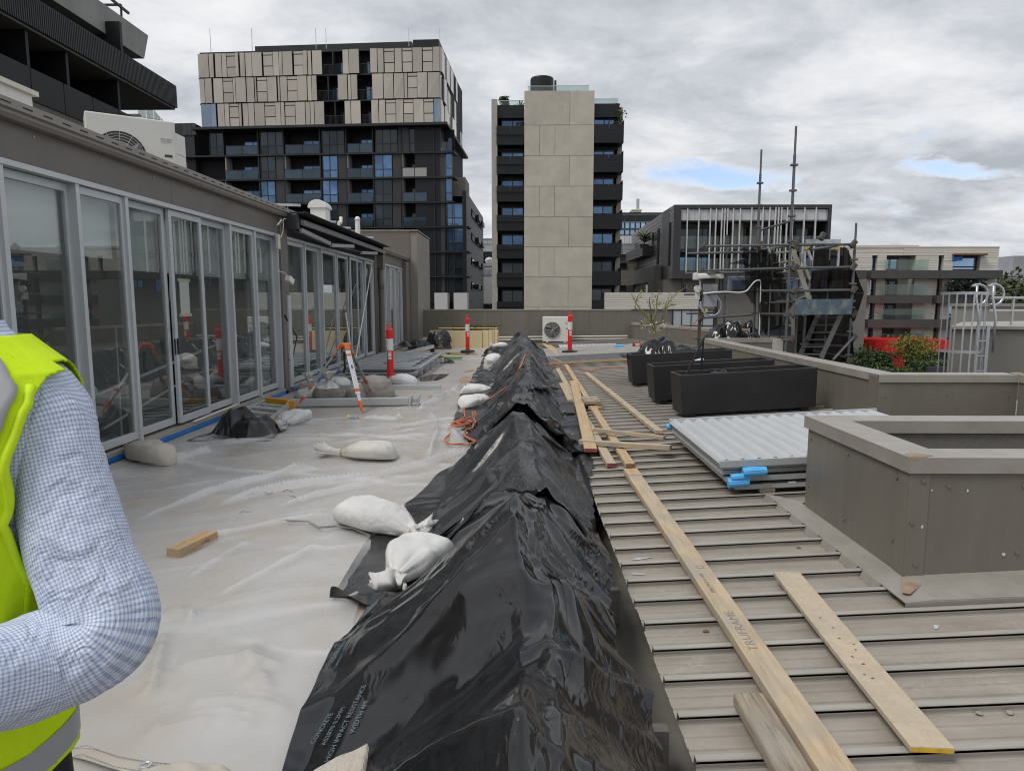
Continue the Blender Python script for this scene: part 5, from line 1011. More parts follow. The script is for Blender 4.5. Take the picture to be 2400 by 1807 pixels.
pk('greyed batten with red end beneath the broad plank', (278, 450), (310, 450), (612, 1065), (680, 1065), .09, .09, .042, 'pine_pale', 'red_end')
pk('golden-ended batten running alongside the greyed batten', (335, 425), (362, 425), (735, 1070), (800, 1065), .091, .09, .042, 'pine', 'brown_end')
pk('long batten on its own whose end meets the corrugated panels', (470, 478), (490, 475), (935, 865), (975, 840), .09, .09, .045, 'pine_pale')
pk('short offcut plank near the black sheet edge under the broad plank', (302, 545), (335, 545), (365, 655), (395, 655), .088, .09, .04, 'pine_pale')
plank('timber_plank', 'thin cross batten lying over the battens, nearer the planters', gr(Y1, 530, 838, .16), gr(Y1, 990, 890, .16), .05, .04, 'pine_pale', group=n_)
plank('timber_plank', 'thick cross batten supporting the corrugated panels', gr(Y1, 440, 912, .15), gr(Y1, 1030, 950, .15), .07, .05, 'pine_pale', group=n_)
a, b = gr(Y1, 455, 645, .17), gr(Y1, 575, 655, .17); plank('timber_offcut', 'square weathered timber offcut sitting on the crossed battens', (a+b)/2+Vector((0, .28, 0)), (a+b)/2-Vector((0, .22, 0)), .24, .05, 'old_wood', bevel=.006)
a = gr(Y1, 540, 700, .10); plank('timber_offcut', 'short reddish timber block wedged under the square offcut', a+Vector((-.06, .1, .0)), a+Vector((.07, -.05, 0)), .09, .06, 'pine_gold')
# curved pale offcuts near the far bollard
for k, (p0, p1) in enumerate((((205, 290), (320, 375)), ((240, 300), (345, 370)), ((250, 380), (320, 408)))):
    a, b = gz(Y1, *p0, .12), gz(Y1, *p1, .12)
    plank('timber_offcut', ('long pale offcut by the far roof bollard', 'stacked pale offcut next to the long offcut by the roof bollard', 'thin stray batten in front of the roof bollard offcuts')[k], a, b, .12 if k < 2 else .04, .04, 'pine', 'red_end' if k == 1 else None)
# timber block on the grey sheet
a = gz(Y4, 230, 520, .07); b = gz(Y4, 430, 425, .07)
bk = plank('timber_block', 'short new pine block with pencilled marks lying on the grey sheet', a, b, .098, .062, 'pine_gold', bevel=.003); o_ = ORG[bk.name]
text('2.1940', .03, 'ink', bk, frame_m((o_.x+.0498, o_.y+.06, o_.z), (0, 1, 0), (1, 0, 0)), name='pencil_mark', thick=.0002)

# ------------------------------------------------------------------ planters
mat('planter_black', (.017, .017, .018), .5, var=.2, vs=2, dirt=.2, dcol=(.05, .05, .05), ds=2, bump=.0006, bs=90); mat('soil', (.05, .04, .03), .95, var=.4, vs=20, bump=.01, bs=40)
def planter(label, x, y, rot, L=1.78, D=.5, H=.53):
    r = thing('planter_box', label, 'planter', (0, 0, 0), 'black fibreglass trough planters'); i_ = .035; tp = .02
    mb = MB()
    ob_, ot, it_, ib = [[(a+s1*e, b+s2*e2, z) for (a, s1, b, s2) in ((0, 1, 0, 1), (L, -1, 0, 1), (L, -1, D, -1), (0, 1, D, -1))] for (e, e2, z) in ((tp, tp, .015), (0, 0, H), (i_, i_, H), (i_, i_, H-.09))]
    b0 = 0
    for ring in (ob_, ot, it_, ib): mb.v += ring
    for lv in range(3):
        for k in range(4): a, c = lv*4+k, lv*4+(k+1) % 4; mb.f.append((a, c, c+4, a+4))
    mb.f.append((3, 2, 1, 0)); mb.f.append((12, 13, 14, 15))
    mb.obj('trough', 'planter_black', r, bevel=.008); MB().box(.05, L-.05, .05, D-.05, H-.088, H-.06).obj('soil', 'soil', r)
    for sx in (.15, L-.15): MB().box(sx-.05, sx+.05, .05, D-.05, -.03, .014).obj('foot', 'planter_black', r)
    r.matrix_world = Matrix.Translation((x, y, zr(x)+.075)) @ Matrix.Rotation(rot, 4, 'Z') @ Matrix.Rotation(-PITCH, 4, 'Y'); ORG[r.name] = Vector((x, y, 0)); return r
c = gr(Y1, 1097, 782, .04); planter('black trough planter with stray stakes and crumpled plastic, beside the corrugated panels', c.x, c.y, R(3))
c = gr(Y1, 920, 687, .04); planter('middle black trough planter with a crumpled drink carton in it', c.x, c.y, R(1))
c = gr(Y1, 776, 572, .04); planter('black trough planter draped with black plastic under the flowering tree', c.x, c.y, R(0))
# stakes and rubbish in the planters
mat('stake_black', (.015, .015, .016), .6); mat('carton_blue', (.45, .6, .72), .5, var=.2, vs=30)
s_ = thing('planter_stakes', 'two thin black stakes leaning together out of the trough planter', 'stakes', (2.3, 9, .6))
ap = gy(Y1, 1245, 255, 9.05); MB().beam(gy(Y1, 1118, 518, 8.95), ap, .022, .022).obj('stake', 'stake_black', s_); MB().beam(gy(Y1, 1222, 505, 9.2), ap+Vector((0, .03, 0)), .022, .022).obj('stake', 'stake_black', s_)
cb_ = gy(Y1, 1200, 415, 10.5); o = MB().beam(cb_+Vector((-.1, 0, -.02)), cb_+Vector((.1, .06, .03)), .09, .07).obj('drink_carton', 'carton_blue', bevel=.008); tag(o, 'crumpled pale blue carton on the middle planter', 'carton')
cb_ = gy(Y1, 1045, 425, 10.5); o = MB().beam(cb_+Vector((-.05, 0, -.02)), cb_+Vector((.06, .03, .0)), .05, .04).obj('paper_scrap', 'paper', bevel=.008); tag(o, 'small white paper scrap on the middle planter rim', 'scrap')

# ------------------------------------------------------------------ stack of corrugated panels
mat('panel_silver', (.50, .515, .53), .38, metal=.25, var=.05, vs=2, rvar=.06); mat('panel_side', (.45, .46, .465), .45, metal=.2, var=.08, vs=3); mat('foam_blue', (.10, .42, .82), .55, var=.12, vs=12, bump=.002, bs=60)
lx0, lx1, ly0, ly1 = 1.58, 3.75, 5.29, 7.15
def lz(x): return zr(x)
ls = thing('louvre_panel_stack', 'stack of silver louvre roof panels with blue foam corner wraps', 'panel stack', (lx0, ly0, .1))
def slab(x0, x1, y0, y1, h0, h1, name, m, par, **k): return MB().hexa([(x0, y0, lz(x0)+h0), (x1, y0, lz(x1)+h0), (x1, y1, lz(x1)+h0), (x0, y1, lz(x0)+h0), (x0, y0, lz(x0)+h1), (x1, y0, lz(x1)+h1), (x1, y1, lz(x1)+h1), (x0, y1, lz(x0)+h1)]).obj(name, m, par, **k)
for k, (h0, h1, dx, dy) in enumerate(((.075, .115, .13, .0), (.135, .175, .06, .02), (.19, .225, .03, .05), (.235, .262, .03, .03))):
    pn = slab(lx0+dx, lx1+dx, ly0+dy, ly0+dy+.035, h0, h1, 'panel_frame', 'panel_side', ls, bevel=.002); slab(lx0+dx, lx1+dx, ly1+dy-.03, ly1+dy, h0, h1, 'panel_frame', 'panel_side', ls)
    slab(lx0+dx, lx0+dx+.03, ly0+dy+.036, ly1+dy-.031, h0+.002, h1-.002, 'panel_frame', 'panel_side', ls); slab(lx0+dx+.031, lx1+dx-.03, ly0+dy+.036, ly1+dy-.031, h0+.012, h1-.008, 'panel_sheet', 'panel_side', ls)
for k in range(9): slab(lx0+.2+k*.2, lx0+.2+k*.2+.14, ly0-.003, ly0-.001, .118, .132, 'rail_slot', 'dark_slot', ls)
slab(lx0, lx1, ly0-.01, ly0+.02, .262, .318, 'front_rail', 'panel_side', ls, bevel=.002); slab(lx0, lx1, ly1-.02, ly1+.01, .262, .33, 'back_rail', 'panel_silver', ls)
nb = 17; pw = (lx1-lx0)/nb
for k in range(nb):
    mb = MB(); x0 = lx0+k*pw; pr = []
    for j in range(9): f = j/8; pr.append((x0+pw*f, .285+.034*math.sin(math.pi*min(1, f*1.15))**.8 if f < .87 else .285+.034*max(0, math.sin(math.pi*min(1, f*1.15)))))
    P = np.zeros((2, 9, 3))
    for jj, y in enumerate((ly0+.021, ly1-.021)):
        for i, (x, h) in enumerate(pr): P[jj, i] = (x, y, lz(x)+h+.004)
    mb.grid(P); mb.obj('louvre_blade', 'panel_silver', ls, smooth=True)
for (x, y, h, l_, rr) in ((lx0+.17, ly0-.035, .225, .18, .040), (lx0+.08, ly0-.03, .185, .15, .03), (lx0+.06, ly0-.02, .14, .16, .042), (lx0-.02, ly1+.02, .24, .10, .035)):
    MB().tube([(x, y, lz(x)+h), (x+l_*.3, y-.003, lz(x)+h+.006), (x+l_, y+.002, lz(x)+h+.012)], [rr*.95, rr, rr*.9], 10).obj('foam_wrap', 'foam_blue', ls)
for x in (lx0+.32, lx1-.5):
    wbk = MB().box(x, x+.12, ly0-.01, ly0+.2, zr(x)+.046, zr(x)+.074); wbk.obj('packing_block', 'old_wood', ls, bevel=.003)
    MB().box(x, x+.12, ly1-.3, ly1-.1, zr(x)+.046, zr(x)+.074).obj('packing_block', 'old_wood', ls)
# flat panels near the far bollard
a, b, c, d_ = gz(Y1, 300, 298, .13), gz(Y1, 320, 330, .12), gz(Y1, 675, 290, .2), gz(Y1, 690, 318, .2)
fp2 = thing('flat_louvre_panel', 'thin silver corrugated panel lying flat near the far roof bollard', 'panel', (a.x, a.y, .1)); nb = 14
for k in range(nb):
    f0, f1 = k/nb, (k+.93)/nb; p = [b.lerp(d_, f0), b.lerp(d_, f1), a.lerp(c, f1), a.lerp(c, f0)]; MB().hexa([v-Vector((0, 0, .02)) for v in p]+p).obj('louvre_blade', 'panel_silver', fp2)
o = d_; MB().box(o.x-.12, o.x+.16, o.y-.1, o.y+.1, o.z-.03, o.z+.09).obj('foam_wrap', 'foam_blue', fp2, bevel=.02)
# raised sheeted deck strip across the roof
mat('deck_grey', (.26, .25, .235), .8, var=.15, vs=4, dirt=.5, dcol=(.4, .38, .34), ds=6, bump=.002, bs=40); mat('membrane', (.07, .072, .076), .7, var=.2, vs=5, dirt=.4, dcol=(.3, .29, .27), ds=9)
a, b = gr(Y1, 240, 420, .06), gr(Y1, 742, 400, .06); dk = thing('plywood_deck_strip', 'dark sheeted walk deck laid across the far ribbed roof with brown edge', 'deck', (1, a.y, .05))
ya = 16.9; 
def dslab(x0, x1, y0, y1, h0, h1, n, m): MB().hexa([(x0, y0, zr(x0)+h0), (x1, y0, zr(x1)+h0), (x1, y1, zr(x1)+h0), (x0, y1, zr(x0)+h0), (x0, y0, zr(x0)+h1), (x1, y0, zr(x1)+h1), (x1, y1, zr(x1)+h1), (x0, y1, zr(x0)+h1)]).obj(n, m, dk)
dslab(.72, 3.3, ya, ya+.04, .045, .10, 'edge_timber', 'pine_gold'); dslab(.72, 3.3, ya+.041, ya+1.9, .05, .098, 'sheet', 'membrane'); dslab(.74, 3.6, ya+1.91, ya+5.2, .05, .093, 'sheet', 'deck_grey')
# winch / red tool on the deck by the tree
a = gz(Y1, 805, 330, .15); wn_ = thing('cable_reel', 'small red reel tool on the far roof deck beside the draped planter', 'tool', a); mat('red_tool', (.35, .03, .05), .4)
for dx in (-.09, .09): MB().tube([a+Vector((dx, 0, .1)), a+Vector((dx+.02, 0, .1))], .16, 16).obj('reel_flange', 'red_tool', wn_)
MB().tube([a+Vector((-.09, 0, .1)), a+Vector((.09, 0, .1))], .09, 12).obj('reel_core', 'pine_pale', wn_)

# ------------------------------------------------------------------ bollards
mat('bollard_red', (.72, .022, .018), .4, var=.07, vs=6, dirt=.15, dcol=(.35, .05, .04), ds=6); mat('reflective_white', (.74, .73, .72), .4, var=.05, vs=20)
def bollard(label, loc, base=True):
    r = thing('safety_bollard', label, 'bollard', (0, 0, 0), 'red safety bollards')
    MB().lathe([(.045, .02), (.050, .06), (.050, .50), (.0505, .72), (.0505, .9), (.062, .91), (.062, .93), (.055, .935), (.055, 1.05), (.05, 1.075), (.03, 1.085), (.022, 1.10), (.022, 1.115)], n=18).obj('post', 'bollard_red', r, smooth=False)
    MB().lathe([(.0515, .66), (.0515, .895)], n=18).obj('reflective_band', 'reflective_white', r)
    hd = MB().tube([(0, 0, 1.11), (0, 0, 1.125)], .022, 10); hd.tube([Vector((.035*math.cos(a), 0, 1.145+.03*math.sin(a))) for a in np.linspace(-.6, math.pi+.6, 14)], .011, 6); hd.obj('handle', 'bollard_red', r)
    lb = MB(); n = 6
    P = np.array([[(.0512*math.sin(a), -.0512*math.cos(a), z) for a in np.linspace(-.55, .55, 7)] for z in (.55, .64)]); lb.grid(P); l1 = lb.obj('maker_label', 'reflective_white', r)
    P = np.array([[(.0512*math.sin(a), -.0512*math.cos(a), z) for a in np.linspace(-.55, .55, 7)] for z in (.49, .535)]); MB().grid(P).obj('maker_label', 'reflective_white', r)
    for z in (.625, .605): MB().grid(np.array([[(.0516*math.sin(a), -.0516*math.cos(a), zz) for a in np.linspace(-.4, .4, 7)] for zz in (z, z+.009)])).obj('label_line', 'bollard_red', l1)
    if base: MB().lathe([(.19, 0), (.19, .035), (.17, .05), (.07, .06), (.06, .075)], n=8).obj('rubber_base', 'black_rubber', r)
    r.location = loc; r.scale = (1.28, 1.28, 1.0); return r
b0 = bollard('red safety bollard standing among sandbags beside the stacked aluminium frames', gz(Z8, 1150, 552))
copy_tree(b0, gz(Z8, 1648, 345), (0, 0, .4), 'red safety bollard on black base in front of the yellow foam box'); copy_tree(b0, gz(Z8, 1335, 290), (0, 0, -.4), 'red safety bollard with tape scraps beside the far corner of the glass doors')
c = gz(Y1, 375, 348, .13); copy_tree(b0, c, (0, 0, .2), 'red safety bollard on the roof deck in front of the floor air conditioner')
tp_ = gz(Z8, 1352, 200, .0); q_ = gz(Z8, 1335, 290); o = thing('barrier_tape', 'scrap of red and white tape hanging on the far bollard', 'tape', q_+Vector((.08, 0, .5)))
for k in range(5): MB().beam(q_+Vector((.06+.02*(k % 2), -.05, 1.0-k*.09)), q_+Vector((.09-.02*(k % 2), -.05, .92-k*.09)), .05, .002, (0, 1, 0)).obj('tape_piece', 'bollard_red' if k % 2 else 'reflective_white', o)

# ------------------------------------------------------------------ survey tripod
mat('orange_plastic', (.62, .14, .035), .45, var=.06); mat('alu_bright', (.62, .63, .64), .3, metal=.6, var=.06); mat('alu_grey', (.32, .33, .335), .4, metal=.4, var=.06)
hd = Vector((-2.69, 10.48, .95)); tr = thing('survey_tripod', 'aluminium survey tripod with orange head and spiked orange feet', 'tripod', (hd.x, hd.y, 0))
feet = [gz(Z8, 968, 748), gz(Z8, 537, 708), gz(Z8, 1040, 640)]
MB().lathe([(.05, -.03), (.085, -.02), (.085, .012), (.06, .03), (.02, .035)], hd, 18).obj('head_plate', 'orange_plastic', tr); MB().lathe([(.07, .013), (.07, .03)], hd, 18).obj('head_top', 'alu_bright', tr)
for i, f in enumerate(feet):
    dr = Vector((f.x-hd.x, f.y-hd.y, 0)).normalized(); top = hd+dr*.085-Vector((0, 0, .02)); ax = (f-top).normalized(); m_ = ('alu_bright', 'alu_grey', 'alu_grey')[i]
    def at_(s): return top.lerp(f, s)
    sd_ = dr.cross(Vector((0, 0, 1)))
    MB().beam(top-ax*.02, at_(.06), .08, .05).obj('hinge_block', 'orange_plastic', tr, bevel=.006)
    lg = MB().beam(at_(.06), at_(.72), .075 if i == 0 else .05, .03, dr).obj('leg', m_, tr, bevel=.004)
    MB().beam(at_(.12), at_(.15), .085, .04, dr).obj('clamp', 'orange_plastic', lg, bevel=.004); MB().beam(at_(.64), at_(.68), .085, .045, dr).obj('clamp', 'orange_plastic', lg, bevel=.004)
    MB().beam(at_(.3), at_(.34), .012, .07, dr).obj('clamp_lever', 'black_rubber', lg)
    MB().beam(at_(.70), at_(.84), .045, .022, dr).obj('lower_leg', 'alu_bright', lg); ft_ = MB().tube([at_(.82), at_(.86), at_(.97)], [.03, .034, .010], 8); ft_.obj('spiked_foot', 'orange_plastic', lg); MB().tube([at_(.97), at_(1.0)], [.007, .002], 6).obj('spike', 'screw', lg)
MB().tube([hd+Vector((0, -.09, -.1)), hd+Vector((.01, -.1, -.35)), hd+Vector((-.02, -.09, -.42))], .02, 6).obj('strap', 'black_rubber', tr)

# ------------------------------------------------------------------ aluminium beams, frame stack, step ladder
mat('alu_dull', (.50, .525, .53), .4, metal=.3, var=.06, vs=3, dirt=.2, dcol=(.3, .29, .27), ds=4)
a, b = gz(Z8, 505, 672, .08), gz(Z8, 1268, 660, .08); bm = thing('aluminium_beam', 'long grey aluminium beam with flanged end lying in front of the sandbags', 'beam', a)
MB().beam(a, b, .12, .10).obj('section', 'alu_dull', bm, bevel=.004)
for k in (0, .12): MB().beam(b+Vector((.02+k, 0, -.09)), b+Vector((.05+k, 0.0, .09)), .16, .02, (1, 0, 0)).obj('flange', 'alu_dull', bm)
MB().box(b.x+.03, b.x+.13, b.y-.04, b.y+.04, b.z-.03, b.z+.03).obj('spigot', 'alu_dull', bm)
a, b = gz(Z8, 745, 572, .04), gz(Z8, 1475, 575, .04); bm = thing('aluminium_beam', 'square aluminium tube lying behind the tripod at the bollard foot', 'beam', a); MB().beam(a, b, .08, .08).obj('section', 'alu_dull', bm, bevel=.004)
fs_ = thing('door_frame_stack', 'stack of dismantled aluminium door frames lying by the glass doors', 'frame stack', (-3, 16, 0))
x0, x1, y0, y1 = -3.72, -2.22, 14.1, 18.2
for k in range(4):
    z = .03+k*.06; ox, oy = .05*k*(1 if k % 2 else -1), .12*(k % 3)
    fr2 = MB(); fr2.box(x0+ox, x1+ox, y0+oy, y0+oy+.06, z, z+.05); fr2.box(x0+ox, x1+ox, y1+oy-.06, y1+oy, z, z+.05); fr2.box(x0+ox, x0+ox+.06, y0+oy+.061, y1+oy-.061, z, z+.05); fr2.box(x1+ox-.06, x1+ox, y0+oy+.061, y1+oy-.061, z, z+.05); f_ = fr2.obj('door_frame', 'alu_dull', fs_, bevel=.003)
    for j in range(5):
        yy = y0+oy+.5+j*.7; MB().box(x0+ox+.061, x1+ox-.061, yy, yy+.05, z+.005, z+.045).obj('cross_rail', 'alu_dull', f_)
MB().box(x0+.05, x1-.05, y0+.1, y1-.1, .262, .268).obj('sheet', 'galv', fs_)
for j in range(6): yy = y0+.3+j*.65; MB().box(x0+.05, x1-.06, yy, yy+.03, .269, .285).obj('sheet_rib', 'alu_dull', fs_)
for j in range(5): MB().box(x1-.1+.03*j, x1+.10+.04*j, y0+.6+j*.7, y0+.68+j*.7, .05, .25-.02*j).obj('end_bracket', 'alu_dull', fs_)
MB().beam((-2.9, 14.6, .30), (-2.3, 15.9, .30), .09, .05).obj('perforated_strip', 'galv', fs_)
a, b = gz(Z8, 1230, 360, .15), gz(Z8, 1420, 310, .2); bb = thing('aluminium_beam', 'white aluminium beam propped beyond the frame stack near the black bags', 'beam', a); MB().beam(a, b, .12, .1).obj('section', 'alu_bright', bb, bevel=.004); MB().box(b.x-.06, b.x+.06, b.y-.06, b.y+.06, .0, b.z-.04).obj('end_cap', 'black_rubber', bb)
a, b = gz(Z8, 1200, 330, .12), gz(Z8, 1470, 385, .05); br_ = thing('push_broom', 'wooden-handled broom with yellow and green head beyond the frame stack', 'broom', b); MB().tube([a, b], .014, 8).obj('handle', 'pine', br_)
mat('broom_green', (.05, .42, .34), .6); mat('broom_yellow', (.75, .6, .08), .6)
p = gz(Z8, 1515, 385, .05); MB().beam(p+Vector((-.3, 0, .04)), p+Vector((.42, 0, .04)), .08, .03).obj('broom_head', 'broom_yellow', br_); MB().beam(p+Vector((-.3, 0, 0)), p+Vector((.42, 0, 0)), .07, .045).obj('bristles', 'broom_green', br_)
# step ladder lying down
mat('ladder_yellow', (.68, .33, .02), .5, var=.06); ld = thing('step_ladder', 'aluminium step ladder with yellow caps lying on the sheet by the doors', 'ladder', (-3.6, 9.6, 0))
def l2(x, y, z): return gz((500, 780, 300/1784), x, y, z)
A0, A1, B0, B1 = l2(785, 1240, .1), l2(1060, 1000, .1), l2(520, 1090, .1), l2(735, 965, .1)
for (p, q_) in ((A0, A1), (B0+Vector((-.1, -.5, 0)), B1)): MB().beam(p, q_, .03, .09).obj('stile', 'alu_bright', ld, bevel=.003)
for f in (.12, .37, .62, .86): MB().beam(A0.lerp(A1, f), (B0+Vector((-.1, -.5, 0))).lerp(B1, f), .08, .02).obj('tread', 'alu_dull', ld)
MB().beam(A1+Vector((.0, .02, .02)), B1+Vector((0, .02, .02)), .07, .1).obj('top_cap', 'ladder_yellow', ld, bevel=.005); MB().beam(A0+Vector((-.03, -.05, -.04)), A0+Vector((.03, -.05, .06)), .09, .06).obj('foot_cap', 'ladder_yellow', ld, bevel=.005); MB().beam(A0+Vector((-.02, -.12, -.08)), A0+Vector((.04, -.12, -.01)), .09, .06).obj('foot_cap', 'ladder_yellow', ld, bevel=.005)
MB().beam(A1+Vector((.04, -.06, -.06)), A1+Vector((.04, -.06, .06)), .04, .12).obj('corner_guard', 'ladder_yellow', ld)
# spray can
p0, p1 = gz(Z8, 872, 768, .034), gz(Z8, 945, 776, .034); cn = thing('spray_can', 'grey spray paint can with yellow cap lying on the sheet', 'spray can', p0); mat('can_blue', (.25, .4, .62), .4, var=.3, vs=40); dv = (p1-p0)*.85
MB().tube([p0+dv*.28, p0+dv*.66], .033, 14).obj('label_wrap', 'can_blue', cn); MB().tube([p0+dv*.66, p0+dv*.97, p0+dv], [.033, .033, .028], 14).obj('can_body', 'galv', cn); MB().tube([p0, p0+dv*.03, p0+dv*.28], [.026, .031, .031], 14).obj('cap', 'broom_yellow', cn)
# yellow foam-board box planter at the back
mat('foam_board', (.66, .54, .33), .7, var=.05, vs=2, island=.05); mat('foam_edge', (.68, .55, .20), .7); mat('twigs', (.06, .04, .025), .9)
fb2 = thing('foam_clad_planter', 'yellow foam-board clad planter box with bare twigs on top by the far wall', 'planter', (-2, 24, 0)); fx0, fx1 = -3.17, -.80
cuts = [fx0, -1.33, -1.10, -.98, -.90, fx1]
for k in range(5): MB().box(cuts[k]+.006, cuts[k+1]-.006, 24.0-.03*(k == 0), 24.06, 0, .60+.012*k).obj('foam_board', 'foam_board', fb2)
MB().box(fx0, fx1, 24.062, 25.4, 0, .55).obj('box_body', 'foam_edge', fb2); MB().box(fx0+.3, fx1+.01, 24.0, 24.058, .665, .70).obj('top_strip', 'foam_edge', fb2)
mb = MB()
for k in range(160):
    x = random.uniform(fx0+.8, fx1-.1); y = random.uniform(24.1, 25.2); p = Vector((x, y, .55)); q_ = p+Vector((random.gauss(0, .15), random.gauss(0, .1), random.uniform(.05, .22))); mb.tube([p, p.lerp(q_, .5)+Vector((random.gauss(0, .04), 0, .03)), q_], .012, 4)
o = mb.obj('dry_twigs', 'twigs', fb2); o['kind'] = 'stuff'
pi = thing('wall_pipes', 'pair of pale pipes running along the foot of the far parapet', 'pipes', (0, 26, 0))
for z in (.12, .22): MB().tube([(-3.7, 26.16, z), (4.1, 26.16, z+.08)], .03, 8).obj('pipe', 'off_white', pi)
pts = [gy(Z8, x, y, 25.9) for x, y in ((1290, 235), (1310, 260), (1340, 268), (1400, 262))]; MB().tube(pts, .04, 8).obj('loose_hose', 'off_white', pi)
# ------------------------------------------------------------------ scaffold beyond the parapet
mat('scaffold_steel', (.13, .14, .15), .5, metal=.5, var=.25, vs=5, dirt=.5, dcol=(.2, .17, .13), ds=6); mat('scaffold_blue', (.12, .17, .21), .5, metal=.3, var=.25, vs=5, dirt=.75, dcol=(.42, .39, .30), ds=5); mat('stair_cream', (.42, .40, .33), .55, var=.12, vs=5, dirt=.3, dcol=(.2, .19, .17)); mat('stair_grey', (.24, .24, .235), .55, metal=.2, var=.15, vs=6, dirt=.3, dcol=(.12, .11, .1)); mat('clamp_rust', (.10, .085, .07), .7, metal=.3, var=.4, vs=20)
def netmat(name, c, a):
    m = bpy.data.materials.new(name); m.use_nodes = True; t = m.node_tree; t.nodes.clear(); o = t.nodes.new('ShaderNodeOutputMaterial'); d = t.nodes.new('ShaderNodeBsdfDiffuse'); d.inputs[0].default_value = (*c, 1); tr = t.nodes.new('ShaderNodeBsdfTransparent'); mx = t.nodes.new('ShaderNodeMixShader')
    mx.inputs[0].default_value = a; t.links.new(tr.outputs[0], mx.inputs[1]); t.links.new(d.outputs[0], mx.inputs[2]); t.links.new(mx.outputs[0], o.inputs[0]); MATS[name] = m
netmat('debris_net', (.012, .012, .012), .76); netmat('shade_cloth', (.017, .016, .015), .95)
sf = thing('scaffold_tower', 'steel scaffold stair tower with black debris netting beyond the roof parapet', 'scaffold', (5.6, 15, GZ))
def dep(x): return float(np.interp(x, (120, 400, 800, 1215, 1900), (18.2, 17.6, 16.4, 14.2, 14.6)))
def sp(x, y, Y=None): return gy(S2, x, y, Y or dep(x))
def post(x0, y0, x1=None, y1=None, Y=None, r_=.028, m='scaffold_steel', Z=S2, sleeve=True, rings=True, zb=-3.5):
    t = gy(Z, x0, y0, Y); o = MB().tube([(t.x, Y, zb), (t.x, Y, t.z-.55)], r_, 10); o.tube([(t.x, Y, t.z-.55), (t.x, Y, t.z)], r_*.8, 10); o = o.obj('standard', m, sf)
    z = t.z-.75
    while rings and z > zb+.3:
        MB().box(t.x-.07, t.x+.07, Y-.035, Y+.035, z-.02, z+.02).obj('coupling_cup', 'scaffold_steel', o, bevel=.006); z -= .5
    return o
post(762, 330, Y=16.4, Z=S1); post(1138, 75, Y=14.2, Z=S1); post(1790, 1125, Y=14.6, Z=S1)
post(420, 110, Y=17.6, rings=False); post(1095, 90, Y=16.2, rings=False); post(1410, 250, Y=15.8, m='scaffold_blue', rings=False)
for (x, yt, wd) in ((118, 375, .07), (310, 390, .07)):
    t = gy(S2, x, yt, 18.2); MB().box(t.x-wd/2, t.x+wd/2, 18.2-wd/2, 18.2+wd/2, -.1, t.z).obj('square_post', 'clamp_rust', sf)
def led(x0, y0, x1, y1, Y0=None, Y1=None, r_=.028, m='scaffold_steel'): return MB().tube([sp(x0, y0, Y0), sp(x1, y1, Y1)], r_, 10).obj('ledger', m, sf)
led(150, 88, 1215, 72); led(-40, 172, 800, 155, 18, 16.4); led(1215, 72, 1900, 66); led(130, 375, 1215, 345); led(-60, 408, 790, 392, 18.4, 16.4); led(1215, 345, 1900, 335); led(130, 655, 800, 615); led(830, 612, 1200, 612, 15.5, 14.2); led(1215, 612, 1890, 605); led(110, 935, 745, 892); led(830, 885, 1190, 890, 16, 14.2, m='clamp_rust'); led(-80, 655, 100, 650, 18.4, 18.2); led(-60, 878, 300, 872, 18.4, 18.2)
led(820, 130, 1190, 78, 16.3, 15.6); led(1410, 130, 1720, 80, 14.6, 15.4); led(1420, 372, 1900, 330, 15.6, 14.7); led(1225, 1098, 1870, 1140, 15.8, 14.6); led(1370, 1310, 1850, 1400, 15.8, 14.6)
MB().tube([gy(S1, 765, 1198, 15.4), gy(S1, 1115, 1092, 14.2)], .024, 10).obj('brace', 'scaffold_steel', sf); MB().tube([sp(1670, 1425, 14.1), sp(1905, 1170, 14.5)], .026, 10).obj('brace', 'scaffold_steel', sf)
for (x, y) in ((150, 85), (430, 150), (800, 70), (800, 320), (800, 150), (1215, 75), (1215, 345), (1215, 612), (1215, 890), (1900, 65), (1900, 335), (1905, 605), (1905, 890), (120, 380), (130, 655), (120, 935), (1905, 1170), (1870, 1440), (410, 395), (1185, 1180)):
    c = sp(x, y); MB().beam(c+Vector((-.05, -.04, -.06)), c+Vector((.05, -.03, .07)), .09, .09).obj('clamp', 'clamp_rust', sf, bevel=.01)
# guard frame on the right bay and its yellow hooks
for x in (1345, 1740): MB().beam(sp(x, 60, 14.55), sp(x-15, 350, 14.55), .04, .04).obj('guard_post', 'galv', sf)
MB().beam(sp(1350, 36, 14.55), sp(1755, 36, 14.55), .05, .10).obj('guard_rail', 'galv', sf)
mat('hook_yellow', (.62, .42, .03), .5)
for x in (1375, 1725): MB().beam(sp(x+20, 85, 14.5), sp(x-25, 130, 14.5), .05, .03).obj('hook', 'hook_yellow', sf)
# beam/landing plank, upper and lower stairs
a, b = sp(1228, 805, 14.1), sp(1885, 800, 14.45); MB().beam(a, b, .04, .32).obj('landing_beam', 'scaffold_blue', sf, bevel=.004); MB().beam(a+Vector((0, .4, .12)), b+Vector((0, .4, .12)), .75, .05).obj('landing', 'scaffold_steel', sf); 
def flight(tl, bl, tr_, br, n, m, Yl, Yr):
    l0, l1, r0, r1 = sp(*tl, Yl), sp(*bl, Yl), sp(*tr_, Yr), sp(*br, Yr); st = MB().beam(l0, l1, .03, .10).obj('stringer', m, sf); MB().beam(r0, r1, .03, .10).obj('stringer', m, sf)
    for k in range(n): f = (k+.5)/n; MB().beam(l0.lerp(l1, f), r0.lerp(r1, f), .16, .03).obj('stair_tread', m, sf)
flight((1185, 95), (1395, 730), (930, 110), (1120, 830), 6, 'stair_cream', 14.9, 16.0)
flight((1770, 880), (1530, 1400), (1500, 890), (1270, 1400), 6, 'stair_grey', 14.75, 15.3)
